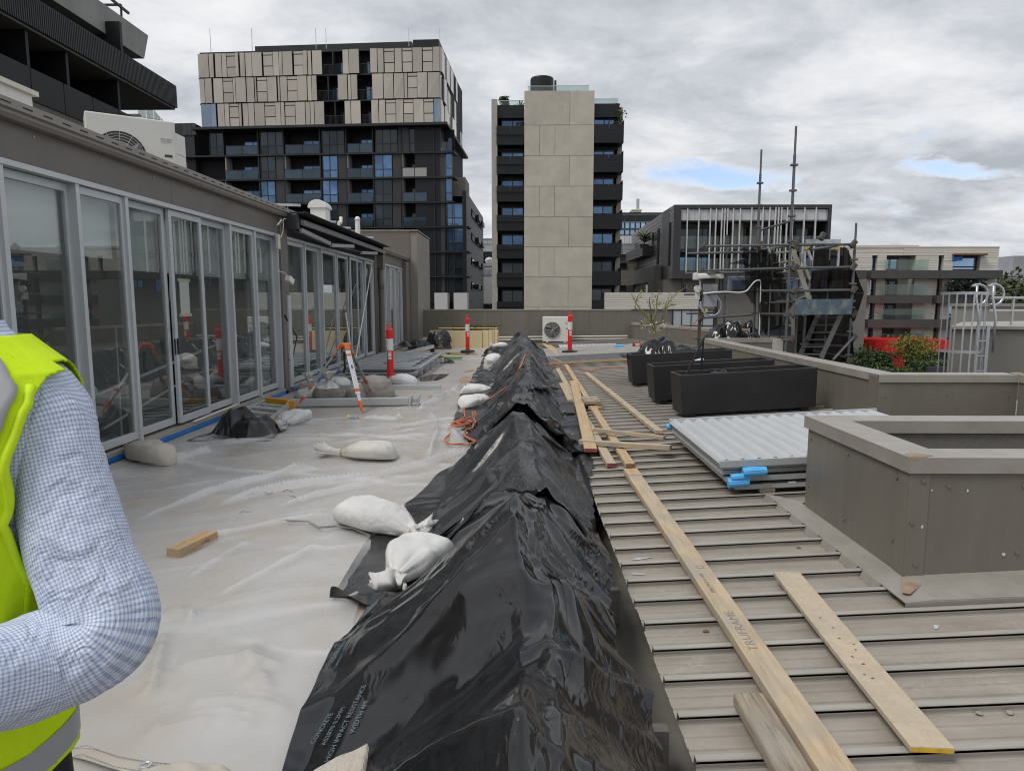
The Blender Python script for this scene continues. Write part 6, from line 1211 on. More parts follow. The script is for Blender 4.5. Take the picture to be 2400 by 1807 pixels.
MB().beam(sp(1290, 170, 14.8), sp(1395, 480, 14.8), .05, .05).obj('handrail', 'stair_cream', sf); MB().beam(sp(1375, 140, 14.6), sp(1415, 250, 14.6), .06, .05).obj('handrail', 'galv', sf)
MB().beam(sp(1345, 880, 15.2), sp(1320, 1240, 15.2), .05, .05).obj('newel', 'scaffold_steel', sf)
def net(name, corners, nu, nv, amp, m, par, seed=0, pleat=0.):
    tl, tr_, bl, br = corners; P = np.zeros((nv, nu, 3))
    for j in range(nv):
        for i in range(nu):
            u, v = i/(nu-1), j/(nv-1); p = tl.lerp(tr_, u).lerp(bl.lerp(br, u), v)
            k = noise.noise(Vector((u*5+seed, v*3, seed)))*amp+math.sin(u*nu*.55+seed+2*v)*pleat*(.3+v)
            P[j, i] = (p.x+k*.4, p.y+k, p.z+noise.noise(Vector((u*4, seed, v)))*amp*.5)
    return MB().grid(P).obj(name, m, par, smooth=True, fix=False)
net('debris_net', (sp(610, 110, 16.5), sp(790, 140, 16.3), sp(640, 640, 16.5), sp(745, 800, 16.3)), 16, 20, .12, 'debris_net', sf, 1)
net('debris_net', (sp(430, 295, 17.4), sp(620, 240, 16.5), sp(620, 300, 16.5), sp(760, 360, 16.4)), 12, 8, .08, 'debris_net', sf, 3)
net('debris_net', (sp(790, 120, 16.3), sp(930, 150, 15.4), sp(790, 1130, 16.3), sp(1000, 1010, 15.4)), 18, 24, .15, 'debris_net', sf, 5)
net('debris_net', (sp(930, 110, 15.3), sp(985, 150, 15.2), sp(960, 400, 15.1), sp(1130, 520, 14.8)), 10, 16, .08, 'debris_net', sf, 7)
net('debris_net', (sp(960, 400, 15.1), sp(1090, 420, 14.9), sp(1130, 860, 14.9), sp(1200, 780, 14.5)), 12, 14, .1, 'debris_net', sf, 9)
net('shade_net', (sp(1450, 130, 16.4), sp(1800, 110, 15.6), sp(1400, 600, 16.2), sp(1800, 600, 15.5)), 40, 20, .1, 'shade_cloth', sf, 11, .04)
net('shade_net', (sp(1390, 600, 16.3), sp(1800, 600, 15.6), sp(1250, 1440, 16.6), sp(1800, 1440, 15.7)), 30, 16, .1, 'shade_cloth', sf, 13, .03)
net('shade_net', (sp(1790, 90, 15.6), sp(1860, 130, 14.9), sp(1800, 1450, 15.7), sp(1920, 1470, 15.0)), 12, 24, .1, 'shade_cloth', sf, 15)
net('shade_net', (sp(1850, 130, 15.0), sp(1930, 360, 14.9), sp(1860, 640, 15.2), sp(2040, 640, 15.0)), 12, 12, .05, 'shade_cloth', sf, 17)
net('shade_net', (sp(1860, 640, 15.2), sp(2038, 640, 15.0), sp(1900, 980, 15.2), sp(1930, 960, 15.0)), 12, 12, .05, 'shade_cloth', sf, 19)
net('debris_net', (sp(700, 90, 16.7), sp(1000, 120, 15.9), sp(690, 560, 16.7), sp(1080, 640, 15.7)), 18, 20, .16, 'debris_net', sf, 21)
net('debris_net', (sp(820, 560, 16.6), sp(1010, 600, 16.0), sp(830, 1120, 16.6), sp(1180, 1000, 15.6)), 18, 20, .16, 'debris_net', sf, 23)
net('shade_net', (sp(1225, 890, 15.4), sp(1500, 890, 15.3), sp(1215, 1330, 15.6), sp(1420, 1420, 15.5)), 18, 16, .12, 'shade_cloth', sf, 25)
for (x, Y_) in ((960, 15.6), (1290, 15.2), (1640, 15.9)): post(x, 110, Y=Y_, rings=False, r_=.024)
led(800, 480, 1215, 470, 16.4, 14.3); led(830, 760, 1215, 740, 16.2, 14.3); led(1230, 1240, 1880, 1270, 15.6, 15.0); led(420, 500, 800, 480, 17.6, 16.4)
# kit fixed on or standing in the scaffold
eb = thing('switchboard', 'grey electrical board strapped between scaffold posts with white conduit', 'switchboard', sp(210, 660, 18.1)); a, b = sp(133, 800, 18.1), sp(300, 535, 18.1)
MB().box(a.x, b.x, 18.0, 18.12, a.z, b.z).obj('board', 'light_grey_clad', eb); a, b = sp(50, 715, 18), sp(100, 625, 18); MB().box(a.x, b.x, 17.95, 18.1, a.z, b.z).obj('socket_box', 'white_plastic', eb, bevel=.01)
a = sp(70, 590, 18); MB().tube([a, a+Vector((0, -.1, 0))], .09, 12).obj('socket', 'white_plastic', eb)
def curve(pts, r_, m, name, par, Y=None): 
    P_ = [sp(x, y, Y or 17.9) for x, y in pts]; out_ = []
    for i in range(len(P_)-1):
        p0, p1, p2, p3 = P_[max(i-1, 0)], P_[i], P_[i+1], P_[min(i+2, len(P_)-1)]
        for t in np.linspace(0, 1, 7)[:-1]: t = float(t); out_.append(.5*((2*p1)+(p2-p0)*t+(2*p0-5*p1+4*p2-p3)*t*t+(3*p1-p0-3*p2+p3)*t**3))
    out_.append(P_[-1]); return MB().tube(out_, r_, 8).obj(name, m, par, smooth=True)
curve([(110, 740), (125, 830), (170, 885), (230, 905), (300, 890), (345, 830), (350, 760), (310, 690), (290, 665)], .022, 'light_grey_clad', 'conduit', eb); curve([(85, 710), (95, 790), (130, 840), (150, 830)], .018, 'light_grey_clad', 'conduit', eb)
curve([(140, 645), (300, 630), (420, 625), (560, 635), (650, 615), (700, 560), (750, 505), (800, 490), (825, 520), (820, 600), (812, 900), (802, 1140)], .018, 'white_plastic', 'conduit', eb, 16.2)
curve([(100, 600), (105, 520), (85, 480), (45, 478), (35, 450), (60, 435)], .022, 'white_plastic', 'conduit', eb)
lt = thing('batten_light', 'white weatherproof batten light fixed at the scaffold top rail', 'light fitting', sp(200, 440, 17.9)); a, b = sp(45, 445, 17.9), sp(362, 430, 17.7); MB().beam(a, b, .14, .14).obj('diffuser', 'white_plastic', lt, bevel=.03); 
for f in (.02, .98): c = a.lerp(b, f); MB().beam(c-Vector((.06, 0, 0)), c+Vector((.06, 0, 0)), .17, .18).obj('end_cap', 'white_plastic', lt, bevel=.02)
mat('acrylic_blue', (.17, .20, .26), .25, var=.1); mat('acrylic_dark', (.07, .085, .115), .15, var=.1)
ps = thing('tinted_window_panel', 'blue-grey moulded window panel leaning behind the scaffold', 'panel', sp(590, 620, 17)); a, b = sp(428, 618, 17), sp(745, 440, 17); MB().box(a.x, b.x, 17, 17.06, a.z, b.z).obj('frame', 'acrylic_blue', ps, bevel=.03); a, b = sp(475, 600, 16.98), sp(690, 480, 16.98); MB().box(a.x, b.x, 16.96, 16.995, a.z, b.z).obj('pane', 'acrylic_dark', ps, bevel=.015)
tg_ = MB().box(sp(160, 860, 17.9).x, sp(185, 860, 17.9).x, 17.85, 17.86, sp(170, 862, 17.9).z, sp(170, 825, 17.9).z).obj('inspection_tag', 'broom_yellow', eb)
for (x0, y0, x1, y1, lab, m, hh) in ((410, 1085, 755, 1085, 'thick weathered plank on the stack beneath the wrapped bundle', 'old_wood', .06), (390, 1120, 700, 1150, 'long grey plank at the bottom of the wrapped stack', 'pine_pale', .05), (440, 1058, 665, 1058, 'short orange board on top of the plank stack', 'pine_gold', .05)):
    a, b = sp(x0, y0, 16.9), sp(x1, y1, 16.9); plank('stacked_plank', lab, a, b, .3, hh, m, group='planks by the scaffold')
a, b = sp(815, 1145, 16.6), sp(1180, 1145, 16.4); t_ = sp(1180, 1030, 16.4); t0 = sp(820, 1075, 16.6)
mat('ply_blue', (.17, .20, .24), .6, var=.1, dirt=.3); o = MB().prism([a, b, t_, sp(1040, 1018, 16.45), t0], (0, .04, 0)).obj('grey_sheet', 'ply_blue'); tag(o, 'blue-grey sheet leaning against the scaffold foot', 'sheet')
sg = thing('board_clad_pier', 'pale board-marked pier below the scaffold posts', 'pier', sp(1000, 1300, 15.5)); a, b = sp(945, 1148, 15.7), sp(1055, 1400, 15.7)
for k in range(6): MB().box(a.x, b.x, 15.6, 16.0, -1.2+k*.33, -1.2+k*.33+.32).obj('board', 'boards_white', sg)
a, b = sp(1057, 1148, 15.9), sp(1180, 1400, 15.9); MB().box(a.x, b.x, 15.75, 16.1, -3, a.z-.02).obj('side_wall', 'taupe_render', sg)
gp = MB().beam(gy(S1, 1395, 1310, 14.3), gy(S1, 1445, 1230, 14.3), .1, .12); o = gp.obj('canvas_tool_bag', 'band_dark', bevel=.03); tag(o, 'small grey tool pouch hung on the scaffold guard rail', 'pouch')
# orange tie lines
mat('orange_cord', (.52, .15, .06), .55, var=.12, vs=20)
for (p0, p1, lab) in (((110, 905, 18), (-80, 1100, 18.5), 'thin orange cord from the scaffold post down to the low parapet'), ((115, 1090, 17.5), (70, 1200, 17.8), 'short orange cord hanging below the switchboard')):
    a, b = sp(*p0), sp(*p1); tag(MB().tube([a, a.lerp(b, .5)-Vector((0, 0, .06)), b], .008, 6).obj('tie_cord', 'orange_cord'), lab, 'cord')
# ------------------------------------------------------------------ caged access ladder and guard rail on the neighbour roof
mat('ladder_alu', (.52, .54, .56), .32, metal=.6, var=.06)
YC = 12.4; cl = thing('caged_ladder', 'aluminium access ladder with safety cage and looped grab rails on the neighbour wall', 'ladder', gy(S3, 780, 1480, YC))
def cp(x, y, Y=YC): return gy(S3, x, y, Y)
zt_ = cp(700, 485).z; ce = (cp(440, 500)+cp(965, 480))/2; rad = (cp(965, 480)-cp(440, 500)).x/2; zl = 0.0
def hoop(z, r_=.012):
    pts = [Vector((ce.x+rad*math.cos(a), YC+.35-rad*1.5*math.sin(a)*.8, z)) for a in np.linspace(-.2, math.pi+.2, 17)]
    mb = MB()
    for i in range(16): mb.beam(pts[i], pts[i+1], .006, .05)
    mb.obj('cage_hoop', 'ladder_alu', cl)
for z in (zt_, cp(640, 1248).z, -1.2): hoop(z)
for a in np.linspace(.0, math.pi, 10): x, y = ce.x+rad*math.cos(a), YC+.35-rad*1.2*math.sin(a); MB().beam((x, y, -2), (x, y, zt_), .026, .006, (math.cos(a), -math.sin(a), 0)).obj('cage_bar', 'ladder_alu', cl)
for (xt, xb) in ((740, 705), (870, 790)):
    t = cp(xt, 900, YC+.5); MB().beam((t.x, YC+.5, -2), (t.x, YC+.5, t.z), .03, .06).obj('stile', 'ladder_alu', cl)
tz = cp(740, 900, YC+.5); tx1 = cp(870, 900, YC+.5).x
for k in range(9): z = tz.z-.02-k*.28; MB().tube([(tz.x, YC+.5, z), (tx1, YC+.5, z)], .014, 8).obj('rung', 'ladder_alu', cl)
for (x0) in (tz.x, tx1+.12):
    pts = [Vector((x0, YC+.5, tz.z-.5)), Vector((x0, YC+.5, tz.z+.15)), Vector((x0-.05, YC+.55, tz.z+.5)), Vector((x0-.05, YC+.55, tz.z+.72))]+[Vector((x0+.1+.19*math.sin(a)*1.0, YC+.75, tz.z+.56+.2*math.cos(a))) for a in np.linspace(-.6, math.pi+.3, 12)]+[Vector((x0-.02, YC+.6, tz.z+.38))]
    MB().tube(pts, .022, 8).obj('grab_rail', 'ladder_alu', cl, smooth=True)
grl = thing('roof_guard_rail', 'two-rail silver guard rail along the neighbour roof edge', 'guard rail', gy(S3, 1190, 930, 14.2))
for (y, yb) in ((545, 548), (712, 715)): a, b = cp(880 if y > 600 else 900, y, 14.2), cp(1500, yb, 14.2); MB().tube([a, b], .024, 8).obj('rail', 'ladder_alu', grl)
for x in (1195, 1560): a, b = cp(x, 560, 14.2), cp(x, 930, 14.2); MB().beam(a, (a.x, a.y, b.z), .05, .03).obj('post', 'ladder_alu', grl)
# ------------------------------------------------------------------ sheets: vector noise, drape solver
def vnoise(x, y, seed=0):
    r = np.random.default_rng(seed).random((257, 257)); xi, yi = np.floor(x).astype(int), np.floor(y).astype(int); fx, fy = x-xi, y-yi
    fx, fy = fx*fx*(3-2*fx), fy*fy*(3-2*fy); g = lambda a, b: r[a % 257, b % 257]
    return (g(xi, yi)*(1-fx)+g(xi+1, yi)*fx)*(1-fy)+(g(xi, yi+1)*(1-fx)+g(xi+1, yi+1)*fx)*fy-.5
def fbm(x, y, seed=0, o=4): return sum(vnoise(x*2**k+7*k, y*2**k+3*k, seed+k)/2**k for k in range(o))
def drape(P, rest_u, rest_v, H, steps=160, iters=4, bend=.12, fric=.5, pin=None, g=.0035):
    """Settles a rectangular cloth of points P[nv,nu,3] on the height field H by position-based dynamics."""
    nv, nu = P.shape[:2]; V = np.zeros_like(P); rd = np.sqrt(rest_u**2+rest_v**2)
    def con(A, B, L, k=1.):
        d = B-A; l = np.sqrt((d*d).sum(-1, keepdims=True))+1e-9; c = d*(.5*k*(l-L)/l); A += c; B -= c
    for s in range(steps):
        P0 = P.copy(); V[..., 2] -= g; P += V
        for it in range(iters):
            for o in (0, 1):
                a, b = P[:, o:-1:2], P[:, o+1::2]; n = min(a.shape[1], b.shape[1]); con(a[:, :n], b[:, :n], rest_u)
                a, b = P[o:-1:2], P[o+1::2]; n = min(a.shape[0], b.shape[0]); con(a[:n], b[:n], rest_v)
            for o in (0, 1):
                a, b = P[o:-1:2], P[o+1::2]; n = min(a.shape[0], b.shape[0]); con(a[:n, :-1], b[:n, 1:], rd, .5); con(a[:n, 1:], b[:n, :-1], rd, .5)
            if it == iters-1:
                for o in (0, 1, 2, 3):
                    a, b = P[:, o:-2:4], P[:, o+2::4]; n = min(a.shape[1], b.shape[1]); con(a[:, :n], b[:, :n], rest_u*2, bend)
                    a, b = P[o:-2:4], P[o+2::4]; n = min(a.shape[0], b.shape[0]); con(a[:n], b[:n], rest_v*2, bend)
            h = H(P[..., 0], P[..., 1])+.004; m = P[..., 2] < h; P[..., 2] = np.where(m, h, P[..., 2])
            P[..., :2] = np.where(m[..., None], P0[..., :2]*fric+P[..., :2]*(1-fric), P[..., :2])
            if pin is not None: P[pin] = P0[pin]
        V = (P-P0)*.90
    return P
def crease(t, seed): return np.clip(1-3.2*np.abs(vnoise(t, t*0+seed*1.7, seed)), 0, 1)**1.4
def fline(t, seed, w_=9.): return np.clip(1-w_*np.abs(vnoise(t, t*0+seed*1.7, seed)), 0, 1)**1.2
def ridgeH(x, y, peak=.56, seed=3, k=1.):
    """What shapes the black sheets: a low propped ridge along the gutter, the slack folds running off it, the floor and the roof edge."""
    c = .085+.03*np.sin(y*.7)+.09*fbm(y*1.0, y*0+3, 21, 3); pk = peak*(1+.34*fbm(y*1.2, y*0, seed, 3))
    wl = np.interp(y, (3.3, 5.5), (.88, .66))+.16*fbm(y*.9, y*0+9, 22, 2); d = x-c; dl = -d
    t = np.clip(np.where(d < 0, 1-dl/wl, 1-d/.47), 0, 1)
    base = np.where(x < .24, 0., np.where(x < .60, -.25, .046+.055*(x-.62)))
    body = pk*np.where(d < 0, .42*t+.58*t*t, .75*t+.25*t*t)
    w_ = .12*fbm(x*2.2, y*1.6, 41, 3); ph = y+.62*dl+w_; ph2 = y-.35*dl-w_*.7
    fl = np.where(d < 0, .110*crease(ph*1.25, seed+1)+.060*crease(ph2*2.3+5, seed+2)+.020*crease(ph*5.3, seed+3)+.007*crease(ph2*10.3, seed+6)+.035*np.sin(ph*4.1+3*w_)**2, .05*crease((y-d*.8+w_)*1.7, seed+4)+.03*crease((y+d*.5+w_)*4.1, seed+5)+.014*crease((y-d*.3+w_)*9, seed+7))
    env = np.clip(np.abs(d)/.10, .25, 1)*np.clip((x+1.25)/.3, 0, 1)*np.clip(1.3-dl/1.1, 0, 1)
    return np.maximum(base, body)+np.where((x < .24) | (t > 0), fl*env*k*np.clip(.75+t*2, 0, 1), 0)
SHEETS = []
def black_sheet(name, label, y0, y1, left, right, res, m, seed, eu=1.04, ev=1.06, peak=.56, lift=0., steps=150, bend=.12, kf=1.):
    nv = int((y1-y0)/res)+1; S = np.linspace(0, 1, nv); ys = y0+(y1-y0)*S; nu = int(2.6/res*.8)
    xs_f = np.linspace(-1.6, 1.2, 900); P = np.zeros((nv, nu, 3)); lens = []
    for j, y in enumerate(ys):
        # walk the profile under the sheet
        h = ridgeH(xs_f, np.full_like(xs_f, y), peak, k=kf); h = np.maximum(h, np.where((xs_f > .1) & (xs_f < .62), np.interp(xs_f, (.1, .62), (peak*.9, .05)), h))
        yn = np.array([y]); sel = (xs_f >= left(y)+.10*float(fbm(yn*2.7, yn*0, seed+70, 3)[0])) & (xs_f <= right(y)+.06*float(fbm(yn*3.1, yn*0+4, seed+71, 3)[0])); px, pz = xs_f[sel], h[sel]; ds = np.r_[0, np.cumsum(np.hypot(np.diff(px), np.diff(pz)))]; t = np.linspace(0, ds[-1], nu); lens.append(ds[-1])
        P[j, :, 0] = np.interp(t, ds, px); P[j, :, 2] = np.interp(t, ds, pz)+.03+lift; P[j, :, 1] = y
    ue = np.linspace(0, 1, nu)[None, :]; Sg = S[:, None]; P[..., 1] += (Sg**5)*(.55*fbm(ue*2.6, ue*0+1, seed+60, 3)-.12*np.abs(ue-.55))+((1-Sg)**5)*(.5*fbm(ue*2.6, ue*0+7, seed+61, 3))   # raggedly cut ends
    ru = np.array(lens)[:, None, None]/(nu-1)*eu; rv = res*ev
    X, Yg = np.meshgrid(np.arange(nu)*res, np.arange(nv)*res)
    P[..., 2] += .05*np.abs(fbm(X*2.3, Yg*1.7, seed, 4))+.03*fbm(X*6, Yg*5, seed+9, 2); P[..., 0] += .02*fbm(X*3, Yg*3, seed+5, 3); P[..., 1] += .02*fbm(X*3, Yg*3, seed+7, 3)
    def con_ru(): return ru
    gxs_, gys_ = np.arange(-1.9, 1.5, .012), np.arange(y0-.6, y1+.6, .012); HG = ridgeH(*np.meshgrid(gxs_, gys_), peak, k=kf)+lift
    def H(x, y):
        fx, fy = np.clip((x+1.9)/.012, 0, len(gxs_)-1.001), np.clip((y-y0+.6)/.012, 0, len(gys_)-1.001); ix, iy = fx.astype(int), fy.astype(int); fx, fy = fx-ix, fy-iy
        return (HG[iy, ix]*(1-fx)+HG[iy, ix+1]*fx)*(1-fy)+(HG[iy+1, ix]*(1-fx)+HG[iy+1, ix+1]*fx)*fy
    ru_m = float(ru.mean())
    pin = np.zeros((nv, nu), bool); pin[0] = pin[-1] = True
    P = drape(P, ru_m, rv, H, steps, 4, bend, .35, pin)
    mb = MB().grid(P); o = mb.obj(name, m, smooth=True, fix=False); tag(o, label, 'plastic sheet', 'black builders plastic over the ridge')
    sd_ = o.modifiers.new('sub', 'SUBSURF'); sd_.levels = 1; sd_.render_levels = 1
    SHEETS.append(P.reshape(-1, 3)); return o, P
def zsheet(x, y, d=0.):
    best = 0.
    for P in SHEETS:
        r2 = (P[:, 0]-x)**2+(P[:, 1]-y)**2; i = r2 < .004
        if i.any(): best = max(best, float(P[i, 2].max()))
    return best
def plastic(name, c, rough, b1, s1, b2, s2, dust=.0, spec=.5, rv=.08, stain=None):
    m = bpy.data.materials.new(name); m.use_nodes = True; t = m.node_tree; b = t.nodes['Principled BSDF']; L = t.links.new; MATS[name] = m
    tc = t.nodes.new('ShaderNodeTexCoord'); last = None; b.inputs['Specular IOR Level'].default_value = spec
    def nz_(s, kind='FBM', det=5, dist=.4, sx=(1, 1, 1)):
        mp = t.nodes.new('ShaderNodeMapping'); mp.inputs['Scale'].default_value = sx; L(tc.outputs['Object'], mp.inputs[0]); n = t.nodes.new('ShaderNodeTexNoise'); n.noise_type = kind; n.inputs['Scale'].default_value = s; n.inputs['Detail'].default_value = det; n.inputs['Distortion'].default_value = dist; L(mp.outputs[0], n.inputs[0]); return n.outputs[0]
    def vor(s, sx):                                    # faceted creases: distance to cell edges of a warped Voronoi
        mp = t.nodes.new('ShaderNodeMapping'); mp.inputs['Scale'].default_value = sx; L(tc.outputs['Object'], mp.inputs[0]); wn = t.nodes.new('ShaderNodeTexNoise'); wn.inputs['Scale'].default_value = s*.5; wn.inputs['Detail'].default_value = 2; L(mp.outputs[0], wn.inputs[0]); mw = t.nodes.new('ShaderNodeMixRGB'); mw.blend_type = 'ADD'; mw.inputs[0].default_value = .35; L(mp.outputs[0], mw.inputs[1]); L(wn.outputs[1], mw.inputs[2]); vn = t.nodes.new('ShaderNodeTexVoronoi'); vn.feature = 'DISTANCE_TO_EDGE'; vn.inputs['Scale'].default_value = s; L(mw.outputs[0], vn.inputs[0]); return vn.outputs[0]
    def masked(h_, s, lo_, hi_):                        # crinkles gather in patches, leaving taut panels between
        mr_ = t.nodes.new('ShaderNodeMapRange'); mr_.interpolation_type = 'SMOOTHSTEP'; L(nz_(s, 'FBM', 2), mr_.inputs[0]); mr_.inputs[1].default_value = lo_; mr_.inputs[2].default_value = hi_; mm = t.nodes.new('ShaderNodeMath'); mm.operation = 'MULTIPLY'; L(h_, mm.inputs[0]); L(mr_.outputs[0], mm.inputs[1]); return mm.outputs[0]
    for (a, hgt) in ((b1*.7, nz_(s1*.7, 'RIDGED_MULTIFRACTAL', 3, .6, (1, .5, 1))), (b1*2.2, masked(vor(s1*.9, (1, .45, 1)), 1.4, .42, .62)), (b2*2.4, masked(vor(s2, (1, .55, 1)), 2.3, .46, .66))):
        bp = t.nodes.new('ShaderNodeBump'); bp.inputs['Distance'].default_value = a; bp.inputs['Strength'].default_value = 1.; L(hgt, bp.inputs['Height'])
        if last: L(last, bp.inputs['Normal'])
        last = bp.outputs[0]
    L(last, b.inputs['Normal'])
    r = t.nodes.new('ShaderNodeMapRange'); L(nz_(2.2), r.inputs[0]); r.inputs[1].default_value = .3; r.inputs[2].default_value = .7; r.inputs[3].default_value = max(.05, rough-rv); r.inputs[4].default_value = rough+rv; L(r.outputs[0], b.inputs['Roughness'])
    rp = t.nodes.new('ShaderNodeValToRGB'); L(nz_(1.6, 'FBM', 7), rp.inputs[0]); rp.color_ramp.elements[0].position = .45; rp.color_ramp.elements[1].position = .75; rp.color_ramp.elements[0].color = (*c, 1); k = dust; rp.color_ramp.elements[1].color = (*stain, 1) if stain else (c[0]+k, c[1]+k*.97, c[2]+k*.9, 1); L(rp.outputs[0], b.inputs['Base Color'])
    return m
plastic('black_plastic', (.010, .010, .011), .13, .006, 4.5, .0018, 15, .010, rv=.05); plastic('vinyl_grey', (.46, .442, .415), .27, .004, 1.4, .0012, 7, stain=(.41, .345, .25)); plastic('black_plastic_dusty', (.014, .015, .017), .27, .010, 5, .004, 20, .03); plastic('black_bag', (.011, .011, .012), .3, .012, 9, .003, 40, .012)
LF = np.array([(1.0, -.66), (2.2, -.76), (2.6, -.84), (3.0, -.92), (3.6, -.86), (3.95, -.62)]); 
sheetA, PA_ = black_sheet('black_plastic_sheet', 'glossy black builders plastic sheet with printed lettering, draped over the ridge by two tied sandbags', 0.75, 4.05, lambda y: float(np.interp(y, LF[:, 0], LF[:, 1])), lambda y: .50+.05*math.sin(y*4), .024, 'black_plastic', 11, 1.03, 1.06, .50, .012, 120, .05, 1.5)
LF2 = np.array([(3.7, -1.02), (4.0, -1.06), (4.9, -1.0), (5.6, -.85), (6.4, -.55), (7.3, -.30)])
sheetB, PB_ = black_sheet('black_plastic_sheet', 'creased black plastic sheet over the ridge with its flap lying beyond the tied sandbags', 3.6, 7.4, lambda y: float(np.interp(y, LF2[:, 0], LF2[:, 1])), lambda y: float(np.interp(y, (3.6, 4.6, 5.4, 7.4), (.48, .52, .66, .72)))+.05*math.sin(y*5), .030, 'black_plastic_dusty', 31, 1.04, 1.08, .54, .0, 110, .05, 1.2)
LF3 = np.array([(6.8, -.35), (7.6, -.55), (8.6, -.75), (9.6, -.92), (11.0, -1.02), (13, -1.04), (17, -1.0), (21.6, -.98)])
sheetC, PC_ = black_sheet('black_plastic_sheet', 'long dusty black plastic sheet running over the ridge to the far bollards', 6.8, 21.6, lambda y: float(np.interp(y, LF3[:, 0], LF3[:, 1])), lambda y: .78+.05*math.sin(y*2), .05, 'black_plastic_dusty', 51, 1.05, 1.12, .60, .0, 100, .05, 1.1)
# printed lines on the near sheet
mat('print_blue', (.13, .175, .20), .5)
def print_on(P, lines, y, x, size, m='print_blue'):
    """lettering laid along the edge of the sheet, each letter row following the local surface"""
    A = P.reshape(-1, 3); par = sheetA
    for k, s in enumerate(lines):
        cx = x+k*size*1.5; near = A[np.argsort((A[:, 0]-cx)**2+(A[:, 1]-y)**2)[:40]]; c = near.mean(0); u, s_, vt = np.linalg.svd(near-c); n = vt[2]*np.sign(vt[2][2]); top = float(((near-c) @ n).max()); c = c+n*(top+.003)
        text(s, size, m, par, frame_m(c, (.25, 1, 0), n), sx=.95, thick=.0002)
print_on(PA_, ['CONCRETE', 'AS2870 0.2MM', 'HIGH IMPACT RESISTANCE', 'WIDTH 4M'], 2.28, -.71, .030)
print_on(PA_, ['UNDERLAY', 'AS2870 0.2MM', 'IMPACT RESISTANCE', 'LENGTH 50M'], 2.78, -.82, .025)
print_on(PA_, ['GROUP PTY LTD', 'CONCRETE UNDERLAY', 'HIGH IMPACT', 'RESISTANCE'], 3.28, -.85, .022)
# ------------------------------------------------------------------ grey vinyl and clear plastic on the floor
def polydist(X, Yg, pts):
    best = np.full(X.shape, 9.); tpar = np.zeros(X.shape); acc = 0; tot = sum(math.dist(pts[i], pts[i+1]) for i in range(len(pts)-1))
    for i in range(len(pts)-1):
        (ax, ay), (bx, by) = pts[i], pts[i+1]; dx, dy = bx-ax, by-ay; l2 = dx*dx+dy*dy; t = np.clip(((X-ax)*dx+(Yg-ay)*dy)/l2, 0, 1); d = np.hypot(X-ax-t*dx, Yg-ay-t*dy); m = d < best; best = np.where(m, d, best); tpar = np.where(m, (acc+t*math.sqrt(l2))/tot, tpar); acc += math.sqrt(l2)
    return best, tpar
def folds(X, Yg, L):
    h = np.zeros(X.shape)
    for pts, amp, wd in L:
        d, t = polydist(X, Yg, pts); w_ = wd*(.7+.6*vnoise(t*6, t*0, 5)); h += 1.6*amp*np.exp(-np.abs(1.25*d/np.maximum(w_, .01))**1.15)*np.clip(np.minimum(t, 1-t)*8, .0, 1)*(1+.5*vnoise(t*5+amp*99, t*0, 8))
    return h
def wp(Z, *pts): return [tuple(gz(Z, x, y)[:2]) for x, y in pts]
GF = [(wp(Z8, (1290, 750), (1400, 700), (1520, 630), (1640, 560)), .045, .06), (wp(Y4, (240, 820), (330, 870), (330, 940)), .025, .05), (wp(Y4, (200, 1000), (120, 1300)), .03, .07), (wp(Y4, (600, 1060), (680, 1180), (740, 1280)), .022, .05), (wp(Y4, (250, 1130), (560, 1090), (820, 1140)), .02, .06), (wp(Y4, (300, 1330), (600, 1320), (860, 1380)), .022, .06), (wp(Y4, (400, 830), (700, 760), (1000, 720)), .012, .04), (wp(Y4, (60, 1500), (400, 1420), (700, 1460)), .02, .06), (wp(Y3, (620, 500), (700, 480), (811, 450)), .05, .06), (wp(Z8, (0, 960), (300, 920), (800, 910)), .02, .05)]
ng, mg = 175, 345
gxs, gys = np.linspace(-4.05, .2, ng), np.linspace(.75, 9.35, mg); Xg, Yg = np.meshgrid(gxs, gys)
Hg = .006+folds(Xg, Yg, GF)+.016*np.maximum(0, fbm(Xg*.9, Yg*.8, 60, 3))+.010*np.abs(fbm(Xg*2.2+Yg*.7, Yg*1.5, 62, 3))+.020*fline(Yg*1.1-Xg*.55+.5*fbm(Xg, Yg, 67, 3), 3)*np.clip(vnoise(Xg*.8, Yg*.8, 69)*2+.5, 0, 1)+.016*fline(Yg*.9+Xg*.9+.6*fbm(Xg*1.3, Yg*1.3, 68, 3), 5)*np.clip(vnoise(Xg*.9+4, Yg*.9, 70)*2+.45, 0, 1)
def edge_x(y): return 0
P = np.stack([Xg+.02*fbm(Xg, Yg*2, 66, 2), Yg+.05*fbm(Xg*1.3, Yg*0+4, 64, 2), Hg], -1)
# a doubled hem at the near corner by the vest
gv = MB().grid(P).obj('grey_vinyl_sheet', 'vinyl_grey', smooth=True, fix=False); tag(gv, 'wrinkled pale grey vinyl drop sheet covering the near terrace floor', 'drop sheet')
HEM = [gz(Y3, x, y, z) for x, y, z in ((235, 1588, .012), (330, 1565, .05), (450, 1610, .06), (560, 1628, .05), (705, 1640, .03))]
hw = Vector((.02, -.06, -.004)); P = np.zeros((5, 3, 3))
for j, p in enumerate(HEM):
    for i in range(3): P[j, i] = p+hw*i*.5*(1-.6*(j == 0))
hm = MB().grid(P).obj('hem', 'vinyl_grey', gv, smooth=True, fix=False); sm_ = hm.modifiers.new('s', 'SUBSURF'); sm_.levels = 2; sm_.render_levels = 2; hm.modifiers.new('t', 'SOLIDIFY').thickness = .003
ey = gz(Y3, 567, 1627, .062); MB().tube([ey+Vector((.016*math.cos(a), .016*math.sin(a)-.02, .0)) for a in np.linspace(0, 2*math.pi, 17)], .005, 6, False).obj('eyelet', 'alu_bright', gv)
